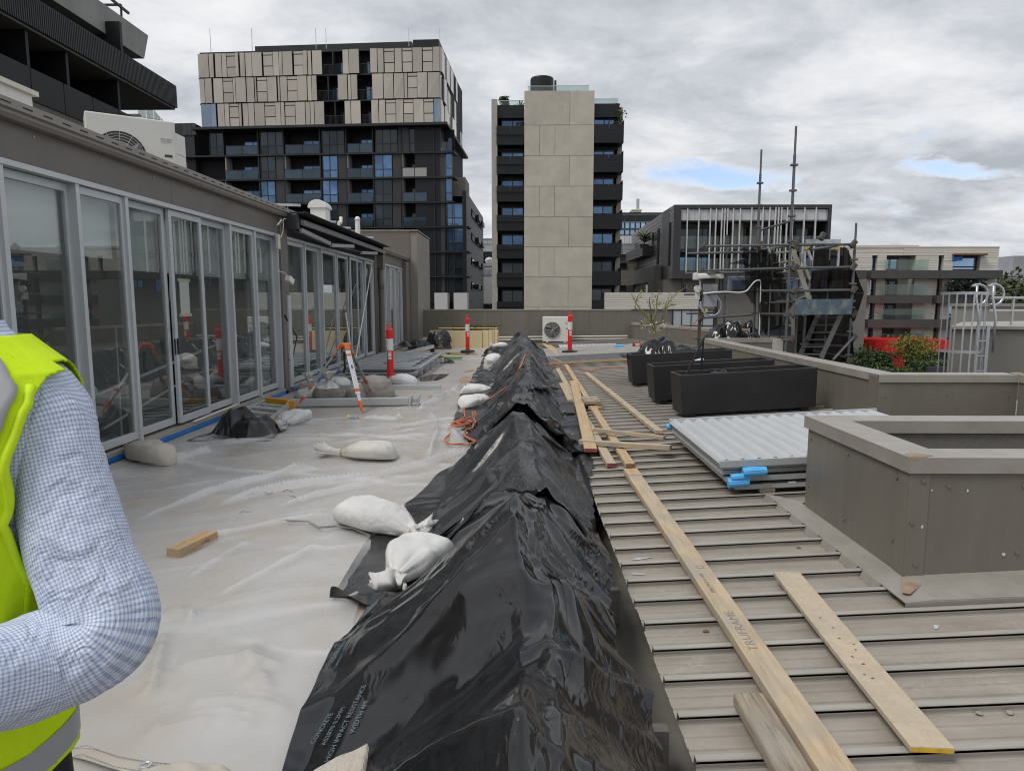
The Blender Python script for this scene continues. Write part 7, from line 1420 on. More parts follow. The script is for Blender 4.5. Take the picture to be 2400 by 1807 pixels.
for off in (.12, .85):
    pts = [p+hw*off+Vector((0, 0, .004)) for p in HEM]
    for j in range(len(pts)-1):
        for k in range(9): a = pts[j].lerp(pts[j+1], k/9); b = pts[j].lerp(pts[j+1], (k+.55)/9); MB().tube([a, b], .0012, 4).obj('stitch', 'ink', hm)
m = bpy.data.materials.new('clear_sheet'); m.use_nodes = True; t = m.node_tree; t.nodes.clear(); L = t.links.new; MATS['clear_sheet'] = m
o_ = t.nodes.new('ShaderNodeOutputMaterial'); tr_ = t.nodes.new('ShaderNodeBsdfTransparent'); df = t.nodes.new('ShaderNodeBsdfPrincipled'); df.inputs['Base Color'].default_value = (.72, .73, .75, 1); df.inputs['Roughness'].default_value = .18
lw = t.nodes.new('ShaderNodeTexNoise'); lw.inputs['Scale'].default_value = 1.6; lw.inputs['Detail'].default_value = 7; tcn = t.nodes.new('ShaderNodeTexCoord'); L(tcn.outputs['Object'], lw.inputs[0]); rp = t.nodes.new('ShaderNodeMapRange'); L(lw.outputs[0], rp.inputs[0]); rp.inputs[1].default_value = .35; rp.inputs[2].default_value = .75; rp.inputs[3].default_value = .03; rp.inputs[4].default_value = .28
bp = t.nodes.new('ShaderNodeBump'); bp.inputs['Distance'].default_value = .006; n3 = t.nodes.new('ShaderNodeTexNoise'); n3.noise_type = 'RIDGED_MULTIFRACTAL'; n3.inputs['Scale'].default_value = 4; n3.inputs['Detail'].default_value = 3; mp = t.nodes.new('ShaderNodeMapping'); mp.inputs['Scale'].default_value = (.5, 1, 1); L(tcn.outputs['Object'], mp.inputs[0]); L(mp.outputs[0], n3.inputs[0]); L(n3.outputs[0], bp.inputs['Height']); L(bp.outputs[0], df.inputs['Normal'])
ga = t.nodes.new('ShaderNodeAttribute'); ga.attribute_name = 'gathered'; gm_ = t.nodes.new('ShaderNodeMath'); gm_.operation = 'MULTIPLY_ADD'; L(ga.outputs['Fac'], gm_.inputs[0]); gm_.inputs[1].default_value = .30; L(rp.outputs[0], gm_.inputs[2]); gm_.use_clamp = True   # gathered film scatters more
mx = t.nodes.new('ShaderNodeMixShader'); L(gm_.outputs[0], mx.inputs[0]); L(tr_.outputs[0], mx.inputs[1]); L(df.outputs[0], mx.inputs[2]); L(mx.outputs[0], o_.inputs[0])
CF = [(wp(Z8, (0, 1370), (450, 1260), (1000, 1190), (1400, 1090), (1690, 980)), .05, .06), (wp(Z8, (0, 1265), (350, 1180), (700, 1120)), .03, .05), (wp(Z8, (400, 1382), (700, 1290), (1150, 1190)), .03, .05), (wp(Z8, (1370, 735), (1440, 820), (1450, 900), (1390, 1050)), .055, .055), (wp(Z8, (1260, 745), (1180, 800), (950, 790)), .04, .06), (wp(Z8, (0, 970), (400, 915), (900, 905), (1380, 930)), .025, .05), (wp(Y4, (0, 410), (450, 240), (1000, 115)), .03, .05), (wp(Y4, (250, 500), (700, 420), (1050, 360)), .02, .05), (wp(Y4, (450, 800), (750, 640), (1000, 520)), .02, .05), (wp(Y4, (300, 700), (520, 560), (640, 500)), .015, .04), (wp(Z8, (1480, 790), (1560, 900), (1680, 980)), .04, .05), (wp(Z8, (1000, 770), (1200, 900), (1330, 930)), .015, .04)]
na, ma = 150, 340
X1, Y1_ = np.meshgrid(np.linspace(0, 1, na), np.linspace(0, 1, ma)); yy = .85+(9.28-.85)*Y1_
lx = np.interp(yy, (.8, 2.2, 3.6, 5.5, 9.3), (-1.7, -2.5, -3.3, -3.8, -3.7))+.12*fbm(yy*1.5, yy*0, 71, 3); rx = np.interp(yy, (.8, 2.2, 3.4, 4.6, 5.4, 7.0, 9.3), (-.5, -.6, -.85, -1.0, -.7, -.30, -.85))+.04*fbm(yy*2, yy*0, 72, 3)
Xc = lx+(rx-lx)*X1; Yc = yy+.12*fbm(X1*4, X1*0+2, 73, 3)*(Y1_ > .02)
Hc = .020+folds(Xc, Yc, CF)+folds(Xc, Yc, GF)+.016*np.maximum(0, fbm(Xc*.9, Yc*.8, 60, 3))+.010*np.abs(fbm(Xc*2.2+Yc*.7, Yc*1.5, 62, 3))
Cr = .028*fline(Yc*1.0-Xc*.75+.6*fbm(Xc, Yc, 77, 3), 23, 8)*np.clip(vnoise(Xc*.9, Yc*.9, 78)*2+.5, 0, 1)+.022*fline(Yc*1.7+Xc*.5+.6*fbm(Xc*1.2, Yc*1.2, 79, 3), 25, 8)*np.clip(vnoise(Xc*1.1+3, Yc*1.1, 80)*2+.4, 0, 1)+.012*fline(Yc*3.1-Xc*2.0+.8*fbm(Xc*1.5, Yc*1.5, 81, 3), 27, 7)*np.clip(vnoise(Xc*1.4+3, Yc*1.4, 84)*2+.4, 0, 1)
Hc = Hc+Cr+.010*np.abs(fbm(Xc*1.6+Yc*.5, Yc*2.6, 75, 3)); film = np.clip(folds(Xc, Yc, CF)/.035, 0, 1)+np.clip(Cr/.018, 0, 1)
cs = MB().grid(np.stack([Xc, Yc, Hc], -1)).obj('clear_plastic_sheet', 'clear_sheet', smooth=True, fix=False); at2 = cs.data.attributes.new('gathered', 'FLOAT', 'POINT'); at2.data.foreach_set('value', np.clip(film, 0, 1).astype(np.float32).ravel()); tag(cs, 'milky clear plastic film rumpled over the grey drop sheet', 'plastic film')
X1, Y1_ = np.meshgrid(np.linspace(0, 1, 70), np.linspace(0, 1, 150)); yy = 9.42+(19-9.42)*Y1_; lx = np.interp(yy, (9.4, 12, 19), (-1.75, -1.55, -1.7))+.3*fbm(yy, yy*0, 81, 3); rx = -.85+.1*fbm(yy, yy*0, 82, 3); Xc = lx+(rx-lx)*X1; Yc = yy+.25*fbm(X1*3, X1*0+2, 83, 3); Hc = .010+.05*np.abs(fbm(Xc*1.4+Yc*.3, Yc*1.2, 85, 4))+folds(Xc, Yc, [(wp(Z8, (1300, 745), (1450, 670), (1640, 555)), .05, .07)])
cs2 = MB().grid(np.stack([Xc, Yc, Hc], -1)).obj('clear_plastic_sheet', 'clear_sheet', smooth=True, fix=False); at2 = cs2.data.attributes.new('gathered', 'FLOAT', 'POINT'); at2.data.foreach_set('value', np.clip(Hc/.06-.1, 0, 1).astype(np.float32).ravel()); tag(cs2, 'crumpled strip of clear plastic film beyond the tripod beside the dusty black sheet', 'plastic film')
mat('puddle', (.10, .085, .07), .03, var=.2, vs=1, spec=.6)
def puddle(lab, Z, pts): tag(MB().prism([gz(Z, x, y, .0045) for x, y in pts], (0, 0, .0006)).obj('puddle', 'puddle'), lab, 'puddle')
puddle('shallow puddle on the floor between frame stack and plastic film', Z8, [(1335, 515), (1420, 490), (1530, 488), (1500, 510), (1450, 530), (1340, 535)]); puddle('thin puddle reflecting the bollard before the foam box', Z8, [(1500, 352), (1620, 346), (1700, 352), (1720, 362), (1600, 366), (1520, 362)])
mat('mud', (.34, .20, .08), .8, var=.35, vs=12); 
for k, pts in enumerate(([(1590, 520), (1640, 505), (1690, 512), (1660, 540), (1600, 548)], [(1620, 470), (1690, 455), (1700, 462), (1650, 478)], [(1385, 640), (1415, 612), (1420, 625), (1400, 648)])):
    tag(MB().prism([gz(Z8, x, y, .0055) for x, y in pts], (0, 0, .0008)).obj('mud_stain', 'mud'), ('broad wet mud patch beside the dusty black sheet', 'far sliver of mud by the dusty black sheet edge', 'narrow mud streak on the floor in front of the beams')[k], 'mud')
# stray wire clips and cord on the drop sheet
mat('wire_dark', (.05, .05, .05), .5); clips = [((610, 245), (650, 240), (640, 232)), ((700, 228), (722, 240), (748, 230)), ((800, 225), (825, 217), (848, 228)), ((832, 250), (868, 258), (850, 248)), ((575, 335), (605, 328), (635, 328))]
for k, c in enumerate(clips):
    pts = [gz(Y4, x, y, .05) for x, y in c]; tag(MB().tube([pts[0], pts[0].lerp(pts[1], .5)+Vector((0, 0, .008)), pts[1], pts[2]], .0022, 5).obj('wire_clip', 'wire_dark'), ('bent dark wire clip nearest the trailing grey cord end', 'curved dark wire scrap on the plastic film', 'arched dark wire scrap farther onto the film', 'small forked wire scrap between the arched scrap and the cord', 'wavy wire scrap beside the timber block')[k], 'wire', 'bent wire clips')
pts = [gz(Y4, x, y, .035+.02*(i % 2)) for i, (x, y) in enumerate(((765, 366), (830, 372), (930, 378), (985, 408), (1080, 402), (1160, 412), (1250, 450)))]; tag(MB().tube(pts, .008, 6).obj('frayed_rope', 'sign_grey'), 'frayed grey cord trailing from the near sandbag across the film', 'cord')
# ------------------------------------------------------------------ sandbags and bin bags
def sack(name, c, rough=.7, bump=.007):
    return plastic(name, (c[0]*.95, c[1]*.95, c[2]*.95), rough, .0055, 8, .0022, 26, -.13*c[0]/.5, spec=.3)
sack('sack_white', (.60, .58, .545)); sack('sack_beige', (.52, .475, .41)); sack('sack_bright', (.68, .675, .66)); sack('sack_gravel', (.33, .31, .28))
mat('gravel_grey', (.24, .225, .20), .9, var=.45, vs=70, bump=.004, bs=90); mat('twine', (.50, .43, .28), .8)
def lying_bag(label, A, B, W=.31, H=.14, m='sack_white', neck=.22, seed=0, z=0., tail=True, twine='twine', flop=0., group='white sandbags', th=1.0):
    """A: closed end, B: mouth (tied neck) end, plan points; rests at height z."""
    A, B = Vector((A[0], A[1], 0)), Vector((B[0], B[1], 0)); L = (B-A).length; x = (B-A).normalized(); y = Vector((-x.y, x.x, 0)); r = thing('sandbag', label, 'sandbag', (A.x, A.y, z), group)
    ns, nt_ = 54, 44; P = np.zeros((ns, nt_, 3)); th_ = np.linspace(0, 2*math.pi, nt_, endpoint=False); sN = 1-neck
    rs = np.random.default_rng(seed+100); ph = rs.random(8)*6.28
    for i in range(ns):
        s = i/(ns-1)
        if s < sN:
            u = s/sN; e = (1-(1-min(1, u/.30))**2.2)**.5; k = 1-.80*np.clip((u-.62)/.38, 0, 1)**1.4; w_ = W/2*max(e, .06)*k*(1+.05*math.sin(u*5+ph[0])); h_ = H*max(e, .10)**1.1*(1-.55*np.clip((u-.6)/.4, 0, 1)**1.5); wr = .10*np.clip((u-.45)/.55, 0, 1)**1.5+.012
        else:
            u = (s-sN)/neck; f = .22+(.50 if tail else .1)*np.clip((u-.25)/.75, 0, 1)**1.2; w_ = W/2*f*(1+(th-1)*.5); h_ = H*(.36+.24*u)*th; wr = .10+.34*u
        cc, ss = np.cos(th_), np.sin(th_); p_ = .72; X_ = np.sign(cc)*np.abs(cc)**p_*w_; Z_ = np.sign(ss)*np.abs(ss)**.85*h_*.5+h_*.5
        Z_ = np.where(ss < 0, np.maximum(Z_, 0)*.55, Z_); wrk = wr*(np.sin(th_*7+ph[1]+s*2)*.5+np.sin(th_*13+ph[2])*.35+np.sin(th_*19+ph[3]+s*4)*.25); X_ = X_*(1+wrk*.55); Z_ = np.maximum(Z_*(1+wrk*.9), 0)
        bend = flop*math.sin(s*3.0)
        P[i] = np.outer(np.ones(nt_), A+x*(L*s))+np.outer(X_+bend, y); P[i, :, 2] = z+Z_+(.02 if s > sN else .0)
    nzv = fbm(P[..., 0]*7+seed, P[..., 1]*7, seed, 3); P[..., 2] += .034*nzv*(P[..., 2]-z > .02)*np.clip((P[..., 2]-z)/.06, 0, 1)
    dx = fbm(P[..., 0]*9+3, P[..., 1]*9+seed, seed+3, 2)*.010; P[..., 0] += dx; P[..., 1] -= dx
    cr_ = crease(P[..., 0]*9+P[..., 1]*5+2*fbm(P[..., 0]*6, P[..., 1]*6, seed+8, 2), seed+2)+.6*crease(P[..., 1]*12-P[..., 0]*6+2*fbm(P[..., 0]*5, P[..., 1]*5, seed+9, 2), seed+4); P[..., 2] += .010*(cr_-.4)*np.clip((P[..., 2]-z-.02)/.05, 0, 1)
    mb = MB().grid(P, close=True); mb.f.append(tuple(range(nt_))); mb.f.append(tuple((ns-1)*nt_+k for k in range(nt_)))
    o = mb.obj('sack', m, r, smooth=True)
    for s in (sN-.005, sN+.012):
        c = A+x*L*s+Vector((0, 0, z+H*.22)); MB().tube([c+y*(W*.125*math.cos(a))+Vector((0, 0, H*.24*math.sin(a))) for a in np.linspace(0, 2*math.pi, 13)], .005, 5, False).obj('twine', twine, r)
    return r
def upright_bag(label, c, Rr=.2, H=.34, m='sack_gravel', top='sack_bright', seed=0, lean=(0, 0), fill=.62, tied=True, group='upright sand sacks'):
    r = thing('sand_sack', label, 'sandbag', (c[0], c[1], c[2] if len(c) > 2 else 0), group); z0 = c[2] if len(c) > 2 else 0; nt_ = 40; ph = np.random.default_rng(seed).random(6)*6.28; th_ = np.linspace(0, 2*math.pi, nt_, endpoint=False)
    prof = [(.80, .0, 0), (1.0, .03, .01), (1.06, .14, .02), (1.0, .28, .03), (.84, .40, .07), (.58, .50, .14), (.32, .58, .25), (.17, .64, .3), (.18, .70, .35), (.32, .82, .45), (.46, 1.0, .6)] if tied else [(.8, 0, 0), (1, .05, .01), (1.05, .25, .02), (1, .5, .03), (.9, .68, .06), (.72, .8, .08), (.5, .88, .12), (.25, .93, .1), (.04, .95, .1)]
    zs = np.linspace(0, 1, 40); pz = [p[1] for p in prof]; rad = np.interp(np.linspace(0, len(prof)-1, 44), range(len(prof)), [p[0] for p in prof]); hz_ = np.interp(np.linspace(0, len(prof)-1, 44), range(len(prof)), pz); wr = np.interp(np.linspace(0, len(prof)-1, 44), range(len(prof)), [p[2] for p in prof])
    P = np.zeros((44, nt_, 3))
    for i in range(44):
        k = Rr*rad[i]*(1+wr[i]*(np.sin(th_*8+ph[0])*.5+np.sin(th_*13+ph[1])*.4+np.sin(th_*5+ph[2])*.2)); P[i, :, 0] = c[0]+k*np.cos(th_)+lean[0]*hz_[i]; P[i, :, 1] = c[1]+k*np.sin(th_)*.85+lean[1]*hz_[i]; P[i, :, 2] = z0+H*hz_[i]
    P[..., 0] += .05*fbm(P[..., 0]*5, P[..., 2]*6+seed, seed, 3); P[..., 1] += .05*fbm(P[..., 0]*6+2, P[..., 2]*7+seed, seed+1, 3); P[..., 2] += .02*fbm(P[..., 0]*5+9, P[..., 1]*5, seed+2, 2)*(P[..., 2] > z0+.03)
    cut = int(44*fill)
    a = MB().grid(P[:cut+1], close=True); a.f.append(tuple(range(nt_))); a.obj('sack', m, r, smooth=True); b = MB().grid(P[cut:], close=True); b.f.append(tuple((43-cut)*nt_+k for k in range(nt_))); b.obj('gathered_top', top, r, smooth=True); return r
def Zp(Z, x, y, h=.08): p = gz(Z, x, y, h); return (p.x, p.y)
lying_bag('white sandbag lying alone on the plastic film with rolled neck', Zp(Z8, 1185, 1005), Zp(Z8, 690, 998, .05), .32, .15, 'sack_white', .3, 1, .03)
lying_bag('plump white sandbag under another one, at the corner of the glossy black sheet', Zp(Y4, 1100, 330), Zp(Y4, 1530, 455), .33, .17, 'sack_bright', .12, 2, .05)
lying_bag('white sandbag with flared tied neck hanging down the glossy black sheet', Zp(Y4, 1600, 470, .2), Zp(Y4, 1340, 775, .08), .32, .17, 'sack_bright', .2, 3, .10, flop=-.03)
lying_bag('big cream sandbag with folded neck under the lettered edge of the black sheet', (-1.33, 1.87), (-.49, 2.0), .30, .12, 'sack_beige', .36, 4, .03, th=1.4)
lying_bag('white sandbag under an orange cord on the dusty black sheet, farther pair', Zp(Z8, 1600, 600), Zp(Z8, 1870, 605), .32, .17, 'sack_bright', .16, 5, .03, twine='orange_cord')
lying_bag('white sandbag wrapped in orange cord beside the coiled cord', Zp(Z8, 1608, 690), Zp(Z8, 1865, 645), .34, .17, 'sack_bright', .28, 6, .03, twine='orange_cord')
lying_bag('white sandbag half tucked under the creased black sheet', Zp(Z8, 1690, 1005), Zp(Z8, 1900, 960), .34, .17, 'sack_bright', .15, 7, .02)
upright_bag('open-topped white sack standing on the dusty black sheet', (-.60, 15.75, .03), .24, .42, 'sack_white', 'sack_bright', 8, fill=.45, tied=False)
lying_bag('white sandbag at the foot of the step ladder with gathered neck', Zp((500, 780, 300/1784), 1270, 1120), Zp((500, 780, 300/1784), 930, 1320, .03), .36, .15, 'sack_bright', .16, 9, .02)
lying_bag('empty creased white sack lying beside the black bin bag', Zp((500, 780, 300/1784), 640, 1300, .03), Zp((500, 780, 300/1784), 980, 1350, .03), .16, .06, 'sack_white', .4, 10, .01)
upright_bag('tied gravel sack with white gathered top behind the long beam', Zp(Z8, 752, 650, .0)+(0,), .25, .46, 'gravel_grey', 'sack_bright', 11, fill=.42)
upright_bag('slumped pale sack leaning on the glass door kerb', Zp(Z8, 612, 640, .0)+(0,), .22, .30, 'sack_white', 'sack_bright', 12, (.05, 0), fill=.4)
upright_bag('smaller crumpled gravel sack tucked behind the slumped pale sack', Zp(Z8, 620, 600, .0)+(0,), .20, .34, 'sack_gravel', 'sack_bright', 20, fill=.45)
lying_bag('white sandbag lying against the kerb behind the gravel sack', Zp(Z8, 870, 555), Zp(Z8, 720, 545), .36, .2, 'sack_bright', .15, 13, .0)
upright_bag('grey sack slumped between the tripod legs', Zp(Z8, 930, 645, .0)+(0,), .18, .26, 'sack_gravel', 'sack_white', 14, tied=False, fill=.75)
upright_bag('large full grey sand sack beside the tripod', Zp(Z8, 1070, 635, .0)+(0,), .30, .40, 'sack_gravel', 'sack_gravel', 15, (-.08, 0), tied=False, fill=.8)
lying_bag('white sandbag holding down the bollard by the frame stack', Zp(Z8, 1312, 540), Zp(Z8, 1090, 520), .34, .2, 'sack_bright', .16, 16, .0)
lying_bag('cream sandbag slumped against the door kerb next to the vest wearer', Zp(Z7, 890, 1610), Zp(Z7, 575, 1480, .2), .3, .2, 'sack_beige', .28, 17, .01)
lying_bag('far white sandbag on the black bundle at the end of the ridge', (-.35, 20.7), (-.9, 20.8), .3, .16, 'sack_bright', .15, 18, .22)
# crumpled black plastic: bin bags and bundles
def crumple(name, label, c, size, seed, m='black_bag', cat='bin bag', ears=(), sub=4, amp=.28, group=None):
    bm = bmesh.new(); bmesh.ops.create_icosphere(bm, subdivisions=sub, radius=1)
    for v in bm.verts:
        p = v.co.copy(); n1 = noise.ridged_multi_fractal(p*1.5+Vector((seed, 0, 0)), 1.0, 2.1, 4, 1.0, 2.0)*.5-.6; n2 = noise.noise(p*3.2+Vector((0, seed, 0)))*.25
        k = 1+amp*(n1+n2)
        for (ed, el) in ears: k += el*max(0, p.dot(Vector(ed).normalized())-.80)*5
        v.co = Vector((p.x*size[0]*k, p.y*size[1]*k, max(-.0, p.z*.5+.5)*size[2]*k if p.z > -.9 else 0))
    me = bpy.data.meshes.new(name); bm.to_mesh(me); bm.free(); me.polygons.foreach_set('use_smooth', [True]*len(me.polygons)); me.materials.append(MATS[m])
    o = bpy.data.objects.new(name, me); col.objects.link(o); o.location = c; ORG[o.name] = Vector(c); tag(o, label, cat, group); return o
def heap(name, label, c, size, h, lumps, seed, res=.028, ex=1.28, m='black_bag', cat='bin bag', floor=None, steps=110):
    """Crumpled black plastic: a slack sheet settled over lumps (dx, dy, radius, height) standing at c."""
    nu, nv = int(size[0]/res), int(size[1]/res); X_, Y_ = np.meshgrid((np.arange(nu)-nu/2)*res/ex, (np.arange(nv)-nv/2)*res/ex); ca, sa = math.cos(seed), math.sin(seed)
    P = np.stack([c[0]+X_*1.0+.05*fbm(X_*4, Y_*4, int(seed*10), 3), c[1]+Y_+.05*fbm(X_*4+5, Y_*4, int(seed*10)+3, 3), np.full_like(X_, c[2]+h+.06)+.10*fbm(X_*5, Y_*5, int(seed*10)+6, 3)], -1)
    def H(x, y):
        z = np.full(x.shape, float(c[2])) if floor is None else floor(x, y)
        for (dx, dy, r_, hh) in lumps: d2 = ((x-c[0]-dx)**2+(y-c[1]-dy)**2)/r_**2; z = np.maximum(z, c[2]+hh*np.clip(1-d2, 0, 1)**.8*(1+.55*fbm((x+seed)*5/max(h, .3), y*5/max(h, .3), 7, 3)))
        return z
    P = drape(P, res, res, H, steps, 4, .05, .6)
    o = MB().grid(P).obj(name, m, smooth=True, fix=False); s_ = o.modifiers.new('s', 'SUBSURF'); s_.levels = 1; s_.render_levels = 1; tag(o, label, cat); return o
c = gz((500, 780, 300/1784), 330, 1480); heap('bin_bag', 'big crumpled black bin bag lying by the door sill next to the step ladder', (c.x-.02, c.y+.22, .012), (1.15, .95), .45, ((-.14, .05, .22, .27), (.14, -.05, .26, .22), (.0, .12, .18, .32), (.26, .05, .16, .2)), 1.3, m='black_plastic')
c = gz(Z8, 1460, 322); heap('bin_bag', 'upright black bin bag with a loose ear before the foam box', (c.x, c.y-.1, .0), (1.5, 1.3), .8, ((0, 0, .36, .62), (.22, 0, .2, .62), (-.12, 0, .25, .7)), 4.1, .05)
c = gz(Z8, 1340, 330); heap('bin_bag', 'low black bin bag under the white beam near the far doors', (c.x, c.y, 0), (1.2, .9), .4, ((-.1, 0, .3, .34), (.2, .05, .2, .26)), 6.2, .05)
c = gz(Z8, 1480, 415); heap('bin_bag', 'small black bag beside the broom head', (c.x, c.y, 0), (.8, .6), .25, ((-.1, 0, .2, .2), (.15, 0, .15, .12)), 8.2, .04)
c = gz(Z8, 1240, 362); heap('bin_bag', 'flat black and white scrap bag on the frame stack', (c.x, c.y, .26), (.7, .5), .2, ((0, 0, .2, .14),), 9.2, .04)
c = gz(Z8, 1850, 368); heap('bin_bag', 'bunched black sheet under the far white sandbag', (c.x, c.y, .02), (1.1, .9), .3, ((-.2, 0, .25, .22), (.1, .1, .3, .2)), 11.2, .05)
pz = zr(3)+.62
heap('plastic_shroud', 'black plastic shroud heaped on the planter under the flowering tree', (2.78, 12.62, .61), (2.1, 1.15), .45, ((-.34, .03, .28, .27), (-.05, .0, .34, .27), (.3, .02, .36, .20), (.6, .0, .3, .12), (-.15, .05, .24, .30)), 13.7, .03, 1.2, 'black_plastic', 'plastic sheet', floor=lambda x, y: np.where((x > 2.05) & (x < 3.78) & (y > 12.36) & (y < 12.86), .60+.05*(x-2.05), .1))
heap('plastic_scrap', 'crumpled black plastic on the planter with the stakes', (2.72, 9.12, .58), (.62, .42), .2, ((-.12, 0, .14, .11), (.06, .02, .16, .07), (.0, .0, .1, .13)), 15.7, .022, 1.25, 'black_plastic', 'plastic sheet')
c = sp(470, 1130, 17.0); heap('wrapped_stack', 'black plastic wrapping a stack of materials at the scaffold foot', (c.x, 16.95, c.z-.12), (2.1, 1.3), .6, ((-.35, 0, .3, .35), (.05, .0, .36, .48), (.42, 0, .3, .42)), 17.7, .04, 1.22, 'black_plastic', 'wrapped stack')
# orange extension cord across the ridge
def cord(name, label, pts, r_=.009):
    out_ = []
    for i in range(len(pts)-1):
        p0, p1, p2, p3 = pts[max(i-1, 0)], pts[i], pts[i+1], pts[min(i+2, len(pts)-1)]
        for t in np.linspace(0, 1, 9)[:-1]: t = float(t); out_.append(.5*((2*p1)+(p2-p0)*t+(2*p0-5*p1+4*p2-p3)*t*t+(3*p1-p0-3*p2+p3)*t**3))
    out_.append(pts[-1]); return tag(MB().tube(out_, r_, 7).obj(name, 'orange_cord', smooth=True), label, 'cord')
def on(Z, x, y, h=.03): 
    p = gz(Z, x, y, h)
    for k in range(6): z_ = max(h, zsheet(p.x, p.y)+.015); p = gz(Z, x, y, z_)
    return p
ZQ = (900, 920, 220/2212)
cord('extension_cord', 'tangled orange extension cord spilling off the black sheet by the wrapped sandbag', [on(ZQ, x, y, .05) for x, y in ((1890, 300), (1890, 480), (1900, 570), (1800, 640), (1640, 690), (1590, 750), (1700, 780), (1900, 770), (2060, 700), (1980, 660), (1800, 690), (1720, 720), (1850, 740), (2000, 690), (2100, 560), (2070, 460), (2120, 450), (2150, 520), (2000, 600), (1850, 650), (1640, 720), (1550, 790), (1520, 850), (1560, 900), (1610, 920), (1550, 980), (1480, 1040), (1430, 1100), (1480, 1180), (1650, 1215), (2000, 1200), (2150, 1170), (2100, 1120), (1920, 1030), (1890, 950), (1960, 870), (2080, 830), (2110, 760), (2160, 690), (2120, 610), (2200, 520))], .011)
cord('extension_cord', 'orange cord running along the black ridge towards the roof', [on(Y6, x, y, .1) for x, y in ((1370, 620), (1400, 590), (1450, 560), (1520, 510), (1555, 470), (1640, 350), (1670, 280), (1690, 258), (1720, 270), (1790, 310), (1860, 335))], .009)
cord('extension_cord', 'thin orange cord lying across the ribbed roof before the dark deck', [gr(Y1, x, y, .06) for x, y in ((235, 430), (330, 455), (420, 450), (500, 468), (600, 450), (740, 440))], .009)

# grit, leaves and paint smears on the roof
mat('pebble', (.3, .28, .25), .9, var=.2); mat('dry_leaf', (.16, .10, .05), .8); mat('paint_smear', (.47, .49, .50), .6)
for k, (x, y, lab, m_) in enumerate(((2002, 1248, 'grey pebble lying in a pan of the ribbed roof near the particleboard strip end', 'pebble'), (2145, 1245, 'pale pebble in the same roof pan beside the grey pebble', 'pebble'), (712, 862, 'curled dry leaf in a roof pan beside the long beam', 'dry_leaf'), (1150, 470, 'dry leaf caught at the notched flashing', 'dry_leaf'), (1750, 1390, 'tiny stone in the pan below the particleboard strip', 'pebble'))):
    p = gr(Y5, x, y, .012); bm = bmesh.new(); bmesh.ops.create_icosphere(bm, subdivisions=2, radius=.011)
    for vv in bm.verts: vv.co = Vector((vv.co.x*1.3, vv.co.y, vv.co.z*.6))*(1+.35*noise.noise(vv.co*120+Vector((k, 0, 0))))
    me = bpy.data.meshes.new('pebble'); bm.to_mesh(me); bm.free(); me.materials.append(MATS[m_]); o = bpy.data.objects.new('roof_pebble' if m_ == 'pebble' else 'dry_leaf', me); col.objects.link(o); o.location = p; tag(o, lab, 'pebble' if m_ == 'pebble' else 'leaf')
for k, (x0, y0, x1, y1) in enumerate(((360, 525, 460, 515), (350, 592, 430, 596), (1790, 850, 1810, 836))):
    a, b = gr(Y5, x0, y0, .0075), gr(Y5, x1, y1, .0075); w_ = Vector((0, .028, 0)); pts = [a, a.lerp(b, .3)-w_*.5, a.lerp(b, .7)-w_*.3, b, a.lerp(b, .8)+w_*.6, a.lerp(b, .4)+w_*.8]
    MB().prism(pts, (0, 0, .0006)).obj('paint_smear', 'paint_smear', rib)
# ------------------------------------------------------------------ the person in the hi-vis vest (head and legs are outside the photo's frame)
def fabric_check(name):
    m = bpy.data.materials.new(name); m.use_nodes = True; t = m.node_tree; b = t.nodes['Principled BSDF']; L = t.links.new; MATS[name] = m
    b.inputs['Roughness'].default_value = .85; b.inputs['Specular IOR Level'].default_value = .2; b.inputs['Sheen Weight'].default_value = .15
    uv = t.nodes.new('ShaderNodeUVMap'); sp_ = t.nodes.new('ShaderNodeSeparateXYZ'); L(uv.outputs[0], sp_.inputs[0])
    def M(op, a, b_=None):
        n = t.nodes.new('ShaderNodeMath'); n.operation = op
        for i, v in enumerate((a, b_)):
            if v is None: continue
            if isinstance(v, (int, float)): n.inputs[i].default_value = v
            else: L(v, n.inputs[i])
        return n.outputs[0]
    def stripe(x):                                  # soft-edged woven stripe, 6 mm pitch
        s = M('SINE', M('MULTIPLY', x, 2*math.pi/.0060)); n = t.nodes.new('ShaderNodeMapRange'); n.interpolation_type = 'SMOOTHSTEP'; L(s, n.inputs[0]); n.inputs[1].default_value = -.15; n.inputs[2].default_value = .65; return n.outputs[0]
    k = M('MULTIPLY', M('ADD', stripe(sp_.outputs[0]), stripe(sp_.outputs[1])), .5)
    r = t.nodes.new('ShaderNodeValToRGB'); L(k, r.inputs[0]); e = r.color_ramp.elements; e[0].color = (.66, .71, .82, 1); e[1].color = (.27, .34, .52, 1); e.new(.5).color = (.46, .52, .67, 1); L(r.outputs[0], b.inputs['Base Color'])
    tcc = t.nodes.new('ShaderNodeTexCoord'); nz2 = t.nodes.new('ShaderNodeTexNoise'); nz2.inputs['Scale'].default_value = 22; nz2.inputs['Detail'].default_value = 3; nz2.inputs['Distortion'].default_value = 1.2; L(tcc.outputs['Object'], nz2.inputs[0]); bp = t.nodes.new('ShaderNodeBump'); bp.inputs['Distance'].default_value = .012; L(nz2.outputs[0], bp.inputs['Height']); L(bp.outputs[0], b.inputs['Normal'])
    return m
fabric_check('check_shirt'); mat('vest_yellow', (.58, .80, .01), .75, var=.05, vs=6, bump=.0006, bs=500, bump2=.004, b2s=9, spec=.25); mat('vest_binding', (.56, .78, .005), .7, bump=.0005, bs=400); mat('vest_silver', (.36, .36, .38), .45, var=.05, vs=9, bump=.0004, bs=600); mat('trouser', (.012, .012, .014), .85, var=.2, vs=30); mat('skin_tone', (.42, .25, .18), .55, var=.06, vs=14, spec=.4); mat('hair_dark', (.03, .022, .016), .6); mat('boot', (.06, .04, .025), .6)
